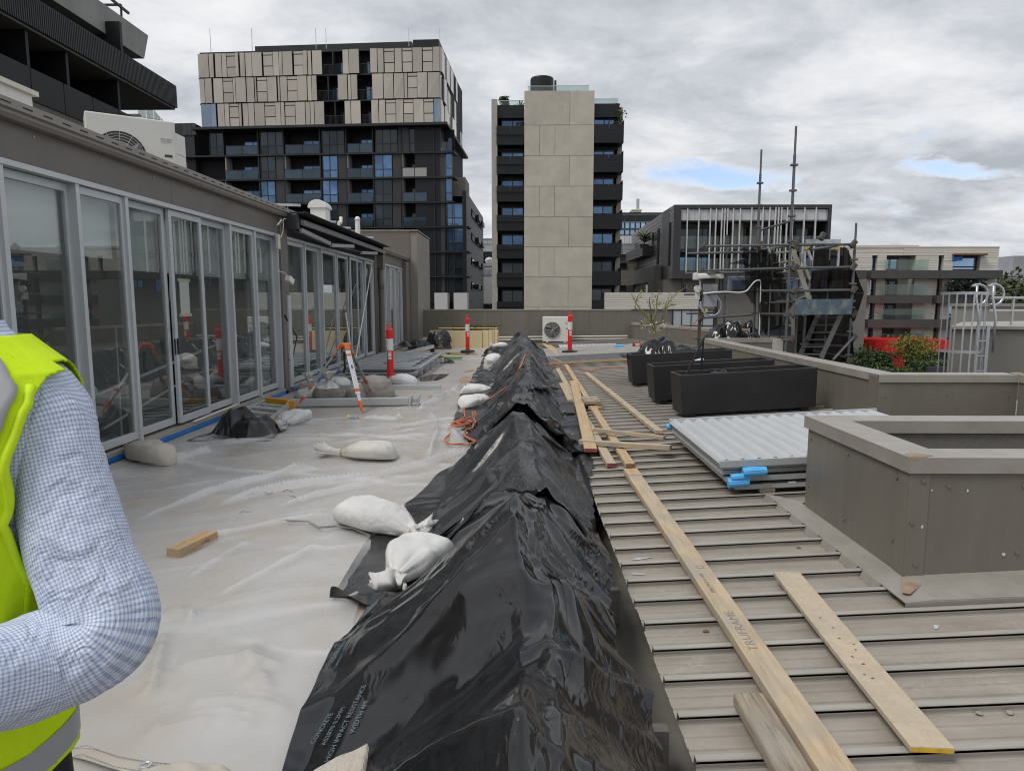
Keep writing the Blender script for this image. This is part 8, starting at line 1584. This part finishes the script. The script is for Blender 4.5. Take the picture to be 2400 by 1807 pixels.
TX, TY = -.890, 1.06; HX = TX-.085
pe = thing('person', 'person in yellow hi-vis vest and blue checked shirt with one arm folded forward', 'person', (TX, TY, 0))
def skin_body(name, verts, edges, m, par, root=0, sub=2):
    me = bpy.data.meshes.new(name); me.from_pydata([v[:3] for v in verts], edges, []); o = bpy.data.objects.new(name, me); sk = o.modifiers.new('skin', 'SKIN'); sk.use_smooth_shade = True; ss = o.modifiers.new('sub', 'SUBSURF'); ss.levels = sub; ss.render_levels = sub
    lay = me.skin_vertices[0].data
    for i, v in enumerate(verts): lay[i].radius = (v[3], v[4] if len(v) > 4 else v[3]); lay[i].use_root = (i == root)
    nm = evaluated_mesh(o); bpy.data.objects.remove(o)
    nm.transform(Matrix.Translation(-ORG[par.name])); nm.materials.clear(); nm.materials.append(MATS[m]); nm.polygons.foreach_set('use_smooth', [True]*len(nm.polygons)); b = bpy.data.objects.new(name, nm); col.objects.link(b); b.parent = par; ORG[b.name] = ORG[par.name]; return b
SH = Vector((TX+.15, TY, 1.43)); EL = gy(ZD0, 238, 1345, .97); WR = Vector((EL.x-.25, .80, EL.z-.085)); WR2 = Vector((TX+.06, .78, EL.z-.03))
SHr = Vector((TX-.19, TY, 1.47)); ELr = Vector((TX-.27, TY-.02, 1.17)); WRr = Vector((TX-.13, .82, 1.10))
V = []; E = []
def v(x, y, z, a, b=None): V.append((x, y, z, a, b or a)); return len(V)-1
def link(*ids):
    for i in range(len(ids)-1): E.append((ids[i], ids[i+1]))
pel = v(TX-.06, TY, .95, .12, .10); wa = v(TX-.04, TY, 1.10, .12, .10); ch = v(TX, TY, 1.30, .14, .10); ut = v(TX, TY, 1.43, .11, .085); nk = v(TX-.02, TY-.005, 1.55, .055); jw = v(HX+.01, TY-.0, 1.64, .052)
link(pel, wa, ch, ut, nk, jw)
def limb(S, E_, W_, s):
    a = v(*S, .058); b = v(*S.lerp(E_, .5), .047); c = v(*E_, .042); d = v(*E_.lerp(W_, .5), .036); w_ = v(*W_, .027); link(ut, a, b, c, d, w_)
    dr = (W_-E_).normalized(); sd = dr.cross(Vector((0, 0, 1))).normalized(); up_ = sd.cross(dr); pm = v(*(W_+dr*.05), .033, .02); link(w_, pm)
    for k, (off, ln) in enumerate(((-.03, .062), (-.01, .072), (.01, .068), (.028, .052))):
        k0 = v(*(W_+dr*.09+sd*off*s), .0095); k1 = v(*(W_+dr*(.09+ln*.5)+sd*off*s-up_*.012), .0088); k2 = v(*(W_+dr*(.09+ln*.85)+sd*off*s-up_*.035), .0075); link(pm, k0, k1, k2)
    t0 = v(*(W_+dr*.035-sd*.036*s-up_*.008), .011); t1 = v(*(W_+dr*.07-sd*.05*s-up_*.022), .0095); link(pm, t0, t1)
limb(SH, EL, WR, 1); limb(SHr, ELr, WRr, -1)
for s in (-1, 1):
    a = v(TX-.06+s*.085, TY, .87, .08); b = v(TX-.05+s*.10, TY-.01, .50, .056); c = v(TX-.04+s*.11, TY+.02, .10, .04); d = v(TX-.04+s*.115, TY-.09, .035, .04, .03); link(pel, a, b, c, d)
body = skin_body('body', V, E, 'skin_tone', pe)
HC = Vector((HX, TY-.015, 1.715)); HR = Matrix.Rotation(R(-28), 4, 'Z')
def head_pt(d, off=0.):
    """Face towards -y: jaw, chin, nose, eye sockets, brow and lips shaped on an egg."""
    x, y, z = d; r = Vector((x*(.075+off), y*(.095+off), z*(.116+off)))
    if z < 0: r.x *= 1-.30*(-z)**1.4; r.y *= 1-.22*(-z)**1.5 if y < 0 else 1-.38*(-z)**1.1
    if y < 0:
        g = lambda cx, cz, sx, sz: math.exp(-((x-cx)/sx)**2-((z-cz)/sz)**2)
        r.y -= .024*g(0, -.20, .13, .16)+.010*g(0, .02, .11, .2)+.006*g(0, .22, .5, .1)+.006*g(0, -.56, .22, .06)+.008*g(0, -.86, .3, .14)-.004*g(0, -.50, .25, .03)
        for s_ in (-1, 1): r.y += .012*g(s_*.40, .04, .17, .11); r.y -= .005*g(s_*.5, -.25, .2, .2)
    return HC+HR @ r
hb_ = MB(); nu_, nv_ = 56, 44; P = np.zeros((nv_, nu_, 3))
for j in range(nv_):
    for i in range(nu_): t_, f_ = math.pi*(j+.5)/nv_, 2*math.pi*i/nu_; P[j, i] = head_pt((math.sin(t_)*math.cos(f_), math.sin(t_)*math.sin(f_), -math.cos(t_)))
hb_.grid(P, True); hb_.f.append(tuple(range(nu_))); hb_.f.append(tuple((nv_-1)*nu_+k for k in range(nu_)))
for s_ in (-1, 1):
    E0 = HC+HR @ Vector((s_*.073, .004, -.002)); hb_.tube([E0+HR @ Vector((s_*(.006+.010*math.sin(a)), .010*math.cos(a)*.9+.006, .030*math.sin(a-.3))) for a in np.linspace(-1.4, 2.6, 9)], [.006, .009, .010, .010, .010, .009, .008, .007, .005], 7)
hm_ = hb_.mesh('head', ORG[pe.name], True); bm = bmesh.new(); bm.from_mesh(body.data); bm.from_mesh(hm_); bm.to_mesh(body.data); bm.free(); body.data.polygons.foreach_set('use_smooth', [True]*len(body.data.polygons))
mat('eye_white', (.7, .68, .65), .2); mat('iris', (.06, .04, .025), .2); mat('lip', (.34, .15, .12), .5)
for s_ in (-1, 1):
    ec = head_pt(Vector((s_*.40, -.91, .05)).normalized())+HR @ Vector((0, .0075, 0)); e1 = MB().lathe([(.001, -.0115), (.008, -.008), (.0115, 0), (.008, .008), (.001, .0115)], ec, 14).obj('eye', 'eye_white', pe, smooth=True); f0 = ec+HR @ Vector((0, -.0105, 0)); MB().tube([f0, f0+HR @ Vector((0, -.0014, 0))], .0052, 12).obj('iris', 'iris', e1)
    MB().tube([head_pt(Vector((s_*(.22+.09*k), -.92, .245+.02*math.sin(k))).normalized(), .002) for k in range(5)], [.002, .004, .004, .003, .0015], 6).obj('eyebrow', 'hair_dark', pe)
MB().tube([head_pt(Vector((x, -.84, -.50-.04*abs(x))).normalized(), .0005) for x in np.linspace(-.24, .24, 9)], [.001, .003, .0042, .0045, .004, .0045, .0042, .003, .001], 6).obj('lips', 'lip', pe, smooth=True)
V = []; E = []
a0 = v(TX-.06, TY, .97, .135, .11); b0 = v(TX-.06, TY, .90, .145, .12); link(a0, b0)
for s in (-1, 1): a = v(TX-.06+s*.085, TY, .80, .10); b = v(TX-.05+s*.10, TY-.01, .50, .082); c = v(TX-.04+s*.11, TY+.02, .12, .07); link(b0, a, b, c)
skin_body('trousers', V, E, 'trouser', pe)
for s in (-1, 1):
    V = []; E = []; a = v(TX-.04+s*.11, TY+.04, .11, .055); b = v(TX-.04+s*.112, TY+.0, .055, .05, .055); c = v(TX-.04+s*.118, TY-.13, .05, .045, .05); link(a, b, c); skin_body('boot', V, E, 'boot', pe)
hr_ = MB(); P = np.zeros((34, nu_, 3)); keep_ = []
for j in range(34):
    for i in range(nu_):
        f_ = 2*math.pi*i/nu_; front = max(0, -math.sin(f_)); low = .62*front**.7-.42*(1-front)*max(0, math.sin(f_))**.5+(.12 if front < .3 and abs(math.cos(f_)) > .85 else 0); z_ = low+(1-low)*(j/33.)*.999; rr = math.sqrt(max(0, 1-z_*z_)); P[j, i] = head_pt((rr*math.cos(f_), rr*math.sin(f_), z_), .007+.003*noise.noise(Vector((f_*3, z_*5, 1))))
hr_.grid(P, True).obj('hair', 'hair_dark', pe, smooth=True, fix=False)
# torso lofts ------------------------------------------------------------
RZ = np.array([.86, .95, 1.05, 1.18, 1.30, 1.40, 1.46, 1.51, 1.545, 1.575, 1.60]); RA = np.array([.150, .152, .158, .172, .186, .196, .190, .160, .112, .074, .064]); RB = np.array([.13, .13, .125, .128, .135, .13, .115, .095, .078, .066, .060])
def LEAN(z): return -.065*np.clip((1.34-z)/.36, 0, 1)
def torso_pt(ang, z, off=0., sag=0.):
    a, b = np.interp(z, RZ, RA)+off, np.interp(z, RZ, RB)+off; c, s = np.cos(ang), np.sin(ang); k = .82
    return np.stack([TX+LEAN(z)+np.sign(c)*np.abs(c)**k*a, TY+np.sign(s)*np.abs(s)**k*b-.0*z, z+0*ang], -1)
def uvgrid(name, P, UV, m, par, close=False):
    mb = MB().grid(P, close); o = mb.obj(name, m, par, smooth=True, fix=False); me = o.data; ul = me.uv_layers.new(name='UVMap'); nu = P.shape[1]; flat = UV.reshape(-1, 2); nv = P.shape[0]
    idx = np.zeros(len(me.loops), dtype=np.int32); me.loops.foreach_get('vertex_index', idx); uvs = flat[idx].copy()
    if close:                                        # unwrap the seam
        for p in me.polygons:
            li = list(p.loop_indices); us = [uvs[i][0] for i in li]
            if max(us)-min(us) > flat[:, 0].max()*.5:
                for i in li:
                    if uvs[i][0] < flat[:, 0].max()*.5: uvs[i][0] += flat[nu-1, 0]+flat[1, 0]
    ul.data.foreach_set('uv', uvs.astype(np.float32).ravel()); return o
ang = np.linspace(0, 2*math.pi, 64, endpoint=False); zs = np.linspace(.86, 1.59, 60); Ag, Zg = np.meshgrid(ang, zs)
P = torso_pt(Ag, Zg); P[..., 1] += .006*fbm(Ag*2, Zg*14, 90, 3)*1.0; uvgrid('shirt', P, np.stack([Ag*.17, Zg], -1), 'check_shirt', pe, True)
# sleeves: lofted tubes with folds --------------------------------------
def sleeve(pts, radii, seed, name='sleeve', big=1.0):
    pts = [Vector(p) for p in pts]; C = []; RR = []
    for i in range(len(pts)-1):
        p0, p1, p2, p3 = pts[max(i-1, 0)], pts[i], pts[i+1], pts[min(i+2, len(pts)-1)]
        for t in np.linspace(0, 1, 26)[:-1]: t = float(t); C.append(.5*((2*p1)+(p2-p0)*t+(2*p0-5*p1+4*p2-p3)*t*t+(3*p1-p0-3*p2+p3)*t**3)); s = t*t*(3-2*t); RR.append(radii[i]*(1-s)+radii[i+1]*s)
    C.append(pts[-1]); RR.append(radii[-1]); n = len(C); nt_ = 72; th_ = np.linspace(0, 2*math.pi, nt_, endpoint=False); P = np.zeros((n, nt_, 3)); UV = np.zeros((n, nt_, 2)); prev = (C[1]-C[0]).normalized(); nrm = prev.cross(Vector((0, 1, 0))).normalized(); Lacc = 0.
    for i in range(n):
        t = (C[min(i+1, n-1)]-C[max(i-1, 0)]).normalized()
        if i: nrm = prev.rotation_difference(t) @ nrm; Lacc += (C[i]-C[i-1]).length
        prev = t; bi = t.cross(nrm).normalized(); s = i/(n-1)
        wr = .5+.8*math.exp(-((s-.52)/.13)**2)+.5*math.exp(-((s-.12)/.1)**2)
        f = fbm(np.cos(th_)*1.6+seed+s*1.5, np.sin(th_)*1.6+s*9.0, seed, 3); g = fbm(np.cos(th_+s*3)*2.6+seed*2, np.sin(th_+s*3)*2.6+s*17, seed+4, 2); rdg = (1-np.abs(f)*2.6)
        k = RR[i]*(1+wr*(.06*f+.07*np.clip(rdg, -.5, 1)-.03+.045*g))
        for j in range(nt_): P[i, j] = C[i]+(nrm*math.cos(th_[j])+bi*math.sin(th_[j]))*float(k[j])
        UV[i, :, 0] = th_*.075; UV[i, :, 1] = Lacc
    return uvgrid(name, P, UV, 'check_shirt', pe, True)
sv = sleeve([gy(ZD0, 40, 850, 1.06), gy(ZD0, 96, 915, 1.05), gy(ZD0, 128, 1030, 1.03), gy(ZD0, 178, 1200, 1.0), EL+Vector((-.010, 0, -.008)), gy(ZD0, 90, 1432, .92), gy(ZD0, -60, 1478, .84), gy(ZD0, -190, 1505, .78)], [.052, .067, .067, .070, .073, .074, .066, .052], 5)
sleeve([SHr+Vector((.07, 0, .03)), SHr, SHr.lerp(ELr, .5), ELr, ELr.lerp(WRr, .5), WRr], [.04, .07, .07, .07, .06, .046], 9)
# vest: shell over the torso with cut armholes
def keep(xr, z): return abs(xr) < np.interp(z, (1.0, 1.17, 1.22, 1.30, 1.40, 1.47, 1.52, 1.56), (.3, .3, .168, .152, .156, .168, .176, .3))
ang = np.linspace(0, 2*math.pi, 380, endpoint=False); zs = np.linspace(.84, 1.565, 320); Ag, Zg = np.meshgrid(ang, zs); 
def vest_pt(Ag, Zg, off=.014):
    P = torso_pt(Ag, Zg, off); flare = np.clip((1.12-Zg)/.2, 0, 1); P[..., 0] += (P[..., 0]-TX-LEAN(Zg))*.02*flare; P[..., 1] += (P[..., 1]-TY)*.06*flare
    Aw = np.mod(Ag, 2*math.pi); P[..., 1] += .012*fbm(Aw*2.5, Zg*7, 95, 3)+.010*crease(Zg*9+Aw*2.0+1.5*fbm(Aw*2, Zg*5, 99, 2), 17)*np.sign(-np.sin(Ag))*-1; P[..., 0] += .006*fbm(Aw*2.5+9, Zg*6, 97, 3); return P
P = vest_pt(Ag, Zg)
mb = MB(); nv, nu = P.shape[:2]; mb.v = [tuple(x) for x in P.reshape(-1, 3)]; 
for j in range(nv-1):
    for i in range(nu):
        k = (i+1) % nu; c = (P[j, i]+P[j+1, k])/2; front = abs(math.sin(ang[i])) 
        if keep((c[0]-TX-LEAN(c[2]))*(1.0 if c[1] < TY else 1.22), c[2]): mb.f.append((j*nu+i, j*nu+k, (j+1)*nu+k, (j+1)*nu+i))
vest = mb.obj('vest', 'vest_yellow', pe, smooth=True, fix=False); sdf = vest.modifiers.new('t', 'SOLIDIFY'); sdf.thickness = .003; sdf.offset = 1
def front_y(xr, z, off):                            # front surface of the vest at offset xr from the spine line
    a, b = np.interp(z, RZ, RA)+.014, np.interp(z, RZ, RB)+.014; c = min(.999, abs(xr)/a)**(1/.82); return TY-(1-c*c)**.41*b-off
def on_vest(xr, z, off):
    a = np.interp(z, RZ, RA)+.014; c = np.clip(abs(xr)/a, 0, .999)**(1/.82)*np.sign(xr); p = vest_pt(np.array([-math.acos(c)]), np.array([z]), .014+off)[0]; return (float(p[0]), float(p[1])-.002, float(z)+off*.5)
def ribbon(name, rows_, m, off=.004):
    G_ = np.zeros((len(rows_), 7, 3))
    for j, (z, x0, x1) in enumerate(rows_):
        for i in range(7): xr = x0+(x1-x0)*i/6; G_[j, i] = on_vest(xr, z, off)
    o = MB().grid(G_).obj(name, m, vest, smooth=True, fix=False); o.modifiers.new('t', 'SOLIDIFY').thickness = .0015; return o
for s in (1, -1): ribbon('reflective_strip', [(z, s*x0, s*(x0+.05)) for z, x0 in zip(np.linspace(1.0, 1.55, 40), np.interp(np.linspace(1.0, 1.55, 40), (1.02, 1.15, 1.28, 1.38, 1.44, 1.49, 1.53, 1.55), (.045, .048, .06, .082, .100, .105, .075, .05)))], 'vest_silver', .007)
bz = np.linspace(.85, .90, 4); Ab, Zb = np.meshgrid(np.linspace(0, 2*math.pi, 120, endpoint=False), bz); Pb = torso_pt(Ab, Zb, .019); Pb[..., 0] += (Pb[..., 0]-TX-LEAN(Zb))*.03; Pb[..., 1] += (Pb[..., 1]-TY)*.07; MB().grid(Pb, True).obj('reflective_band', 'vest_silver', vest, smooth=True, fix=False)
for s in (1, -1):
    pts = []
    for z in np.linspace(1.19, 1.495, 26): xr = float(np.interp(z, (1.17, 1.22, 1.30, 1.40, 1.47, 1.52, 1.56), (.180, .168, .152, .156, .168, .158, .12))); pts.append(Vector(on_vest(s*xr, z, .001)))
    MB().tube(pts, .007, 6).obj('armhole_binding', 'vest_binding', vest, smooth=True)
# ------------------------------------------------------------------ plants
def leafmat(name, c1, c2, rough=.55):
    m = bpy.data.materials.new(name); m.use_nodes = True; t = m.node_tree; b = t.nodes['Principled BSDF']; MATS[name] = m; b.inputs['Roughness'].default_value = rough
    g = t.nodes.new('ShaderNodeNewGeometry'); r = t.nodes.new('ShaderNodeValToRGB'); t.links.new(g.outputs['Random Per Island'], r.inputs[0]); r.color_ramp.elements[0].color = (*c1, 1); r.color_ramp.elements[1].color = (*c2, 1); t.links.new(r.outputs[0], b.inputs['Base Color']); b.inputs['Subsurface Weight'].default_value = .0
    return m
leafmat('leaf_dark', (.015, .03, .010), (.05, .09, .022)); leafmat('leaf_mid', (.03, .06, .012), (.10, .16, .03)); leafmat('leaf_yellow', (.07, .10, .012), (.22, .24, .035)); leafmat('blossom', (.45, .48, .28), (.78, .78, .66)); leafmat('bud_green', (.14, .17, .03), (.34, .36, .10)); leafmat('leaf_deep', (.008, .016, .010), (.02, .035, .02)); leafmat('leaf_olive', (.035, .05, .02), (.09, .10, .04))
mat('bark', (.11, .085, .05), .85, var=.3, vs=20); mat('bark_green', (.17, .15, .07), .8, var=.3, vs=20)
def leaves(mb, c, d, s, n=1):
    for _ in range(n):
        u = Vector((random.gauss(0, 1), random.gauss(0, 1), random.gauss(0, .8))).normalized(); w_ = u.orthogonal().normalized(); a = random.random()*6.28; w_ = Quaternion(u, a) @ w_; p = Vector(c)+Vector((random.gauss(0, d), random.gauss(0, d), random.gauss(0, d))); l = s*random.uniform(.6, 1.3); b = len(mb.v)
        x = u.cross(w_); mb.v += [tuple(p), tuple(p+w_*l*.5+x*l*.28), tuple(p+w_*l), tuple(p+w_*l*.5-x*l*.28)]; mb.f.append((b, b+1, b+2, b+3))
def shrub(label, c, rx, ry, rz, m, n, ls, name='shrub', clumps=40, cat='shrub', group=None, trunk=None, hollow=.55):
    r = thing(name, label, cat, c, group); c = Vector(c); mb = MB()
    cl = []
    for k in range(clumps):
        u = Vector((random.gauss(0, 1), random.gauss(0, 1), random.gauss(0, 1))).normalized()*random.uniform(hollow, 1.0); cl.append((Vector((u.x*rx, u.y*ry, u.z*rz)), random.uniform(.10, .26)))
    for (o, s) in cl: leaves(mb, c+o+Vector((0, 0, rz if trunk is None else trunk+rz)), s*(rx+rz)/2*.9, ls, n//clumps)
    mb.obj('crown', m, r, fix=False); tb = MB(); zt = rz if trunk is None else trunk+rz
    tb.tube([c-Vector((0, 0, .2)), c+Vector((.05*rx, 0, zt*.5)), c+Vector((0, 0, zt))], [rx*.09, rx*.06, rx*.03], 7)
    for (o, s) in cl[::3]: tb.tube([c+Vector((0, 0, zt*.55)), c+o*.45+Vector((0, 0, zt*.9)), c+o*.9+Vector((0, 0, zt))], [rx*.03, rx*.018, rx*.008], 5)
    tb.obj('trunk', 'bark', r); return r
def wy(Z, x, y, Y): return gy(Z, x, y, Y)
# shrubs and tree by the red pavilion
a, t = wy(ZG, 575, 1345, 66), wy(ZG, 575, 1200, 66); hw = (wy(ZG, 690, 1300, 66)-wy(ZG, 455, 1300, 66)).x/2
shrub('round dense dark green shrub before the red pavilion', (a.x, 66, GZ), hw, hw, (t.z-GZ)/2, 'leaf_dark', 9000, .28, clumps=90)
a, t = wy(ZG, 430, 1300, 68), wy(ZG, 430, 1180, 68); shrub('second dark shrub half behind the scaffold net', (a.x, 68, GZ), 2.3, 2.3, (t.z-GZ)/2, 'leaf_dark', 6000, .28, clumps=70)
a, t = wy(ZG, 890, 1280, 64), wy(ZG, 890, 965, 64); cr = wy(ZG, 890, 1200, 64).z
shrub('airy yellow-green tree in front of the red pavilion', (a.x, 64, GZ), 2.1, 2.0, (t.z-cr)/2+.3, 'leaf_yellow', 2200, .22, 'street_tree', 110, 'tree', trunk=cr-GZ-1.2, hollow=.2)
for (x0, x1, y0, lab, m_) in ((870, 1190, 1275, 'clipped flat-topped hedge beside the dark shopfront', 'leaf_mid'), (600, 950, 1340, 'low clipped hedge along the foot of the red pavilion', 'leaf_mid')):
    p0, p1 = wy(ZG, x0, y0, 62), wy(ZG, x1, y0, 62); hd_ = thing('hedge', lab, 'hedge', (p0.x, 62, GZ)); mb = MB()
    for k in range(2600): leaves(mb, (random.uniform(p0.x, p1.x), 62+random.uniform(-.8, .8), random.uniform(max(GZ, p0.z-1.6), p0.z)), .06, .2)
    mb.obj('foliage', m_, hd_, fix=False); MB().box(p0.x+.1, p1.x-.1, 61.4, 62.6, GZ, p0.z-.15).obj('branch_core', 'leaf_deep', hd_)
p0, p1 = wy(ZG, 1000, 1330, 60.5), wy(ZG, 1195, 1330, 60.5); tag(MB().box(p0.x, p1.x, 60.2, 60.6, GZ, p0.z).obj('planter_wall', 'zinc_dark'), 'dark grey planter wall below the clipped hedge', 'wall')
# dark climber on the second-floor balcony
pl = thing('balcony_climber', 'dense dark climbing plants filling a balcony of the pale apartments', 'plant', wy(ZG, 1330, 690, YG-1.2)); mb = MB()
for k in range(2600):
    x, y = random.uniform(1205, 1500), random.uniform(575, 685); x += random.gauss(0, 12)
    if vnoise(np.array([x/45.]), np.array([y/40.]), 12)[0] > -.24+.3*(y < 600): leaves(mb, wy(ZG, x, y, YG-1.0+random.uniform(-.6, .4)), .08, .34)
mb.obj('foliage', 'leaf_deep', pl, fix=False)
# far trees on the right skyline
for k, (x, y, rx, lab) in enumerate(((1010, 520, 9, 'olive street tree beneath the distant tower, nearer the pale apartments'), (1150, 470, 12, 'broad olive tree crown beside the silver guard rail'), (1290, 450, 12, 'tallest dark tree crown at the foot of the distant tower'), (1400, 470, 12, 'dark tree crown right of the guard rail post'))):
    t = wy(S3, x, y, 150); shrub(lab, (t.x, 150+k*4, GZ), rx, 8, (t.z-GZ)*.55, 'leaf_olive', 5000, 1.1, 'street_tree', 70, 'tree', 'far trees on the skyline', trunk=(t.z-GZ)*.0+.5)
for k in range(0):
    x = -80+k*9.; shrub(f'grey-green tree between buildings, spaced along the far road', (60+k*14., 210, GZ), 7, 6, 5.0, 'leaf_olive', 1200, 1.3, 'street_tree', 30, 'tree', 'trees along the far road', trunk=1.5)
# balcony plants on the concrete tower
def spiky(lab, c, r_, h, m='leaf_mid', n=26):
    p = thing('balcony_plant', lab, 'plant', c); MB().lathe([(r_*.4, 0), (r_*.5, h*.3)], c, 8).obj('pot', 'band_dark', p); mb = MB(); c = Vector(c)
    for k in range(n):
        a = random.random()*6.28; e = random.uniform(.2, 1.3); d = Vector((math.cos(a)*math.cos(e), math.sin(a)*math.cos(e), math.sin(e))); s = d.orthogonal().normalized()*r_*.07; q0 = c+Vector((0, 0, h*random.choice((.55, .9)))); b = len(mb.v); tip = q0+d*r_*1.3-Vector((0, 0, r_*.3)); mb.v += [tuple(q0-s), tuple(q0+s), tuple(q0+d*r_*.7+s), tuple(tip), tuple(q0+d*r_*.7-s)]; mb.f.append((b, b+1, b+2, b+3, b+4))
    mb.tube([c, c+Vector((0, 0, h*.95))], r_*.05, 5); mb.obj('fronds', m, p, fix=False)
fl_z = lambda x, y: gy(ZD, x, y, YD-.0)
q_ = gy(ZD, 330, 405, YD+1); spiky('spiky palm plant on the top left balcony of the concrete tower', (q_.x, YD+1, q_.z-.4), .8, 2.2)
q_ = gy(ZD, 205, 790, YD+1); spiky('bushy plant on a middle left balcony of the concrete tower', (q_.x, YD+1, q_.z-.4), .7, 1.2, 'leaf_dark', 50)
q_ = gy(ZD, 948, 395, YD+1); shrub('tall leafy plant on the top right balcony of the concrete tower', (q_.x, YD+1, q_.z-.6), .75, .5, 1.25, 'leaf_mid', 900, .22, 'balcony_plant', 20, 'plant')
q_ = gy(S6, 290, 690, 82); spiky('spiky plant on the zinc balcony box', (q_.x, 82.6, q_.z-.3), 1.1, 1.3, 'leaf_mid', 40)
q_ = gy(ZD, 205, 262, YD+2); shrub('clipped bush behind the roof glass of the concrete tower', (q_.x+.3, YD+2, q_.z-.3), .5, .4, .5, 'leaf_dark', 700, .2, 'balcony_plant', 16, 'plant')
# flowering tree in the far planter
base = gy(ZF, 455, 1270, 12.75); ft_ = thing('flowering_tree', 'small bare-branched tree with cream blossom and buds growing from the shrouded planter', 'tree', base)
tb, fl1, fl2 = MB(), MB(), MB(); YT = 12.75
def br(pts, r0, r1, tw=True):
    P_ = [gy(ZF, x, y, YT+dy) for x, y, dy in pts]; n = len(P_); tb.tube(P_, [1.4*(r0+(r1-r0)*i/(n-1)) for i in range(n)], 6)
    for i in range(n-1):
        for k in range(int((P_[i+1]-P_[i]).length/.032)+1):
            p = P_[i].lerp(P_[i+1], random.random())
            if random.random() < .55:
                e = p+Vector((random.gauss(0, .04), random.gauss(0, .04), random.uniform(.0, .06))); tb.tube([p, e], .003, 4); leaves(fl2 if random.random() < .85 else fl1, e, .014, .026, 7)
br([(445, 1280, 0), (440, 1220, 0), (425, 1180, 0)], .020, .016); br([(425, 1180, 0), (350, 1100, .1), (300, 1030, .15), (265, 960, .2)], .013, .004); br([(350, 1100, .1), (300, 1080, 0), (285, 1060, -.1)], .007, .003); br([(300, 1030, .15), (320, 970, .1), (345, 955, .1)], .007, .003)
br([(425, 1180, 0), (415, 1080, -.1), (405, 1010, -.15), (415, 990, -.2)], .012, .004); br([(430, 1200, 0), (460, 1100, .05), (465, 1010, .1), (475, 960, .1), (510, 960, .1)], .013, .004); br([(440, 1210, 0), (500, 1180, -.1), (520, 1090, -.15), (570, 1050, -.2), (620, 1045, -.2)], .013, .004)
br([(520, 1090, -.15), (580, 1000, -.1), (620, 960, 0), (660, 930, .1), (705, 905, .1)], .009, .003); br([(500, 1180, -.1), (540, 1020, 0), (555, 1000, .05)], .008, .003); br([(430, 1190, 0), (350, 1200, -.2), (290, 1160, -.3)], .008, .003); br([(460, 1100, .05), (430, 1040, .2), (425, 1000, .2)], .007, .003)
for k in range(24): leaves(fl1, gy(ZF, random.gauss(470, 60), random.gauss(1225, 22), YT+random.gauss(0, .15)), .02, .032, 4)
tb.obj('trunk', 'bark_green', ft_, fix=False); fl1.obj('blossom', 'blossom', ft_, fix=False); fl2.obj('foliage', 'bud_green', ft_, fix=False)

# ------------------------------------------------------------------ done
bpy.data.scenes.remove(TMP)
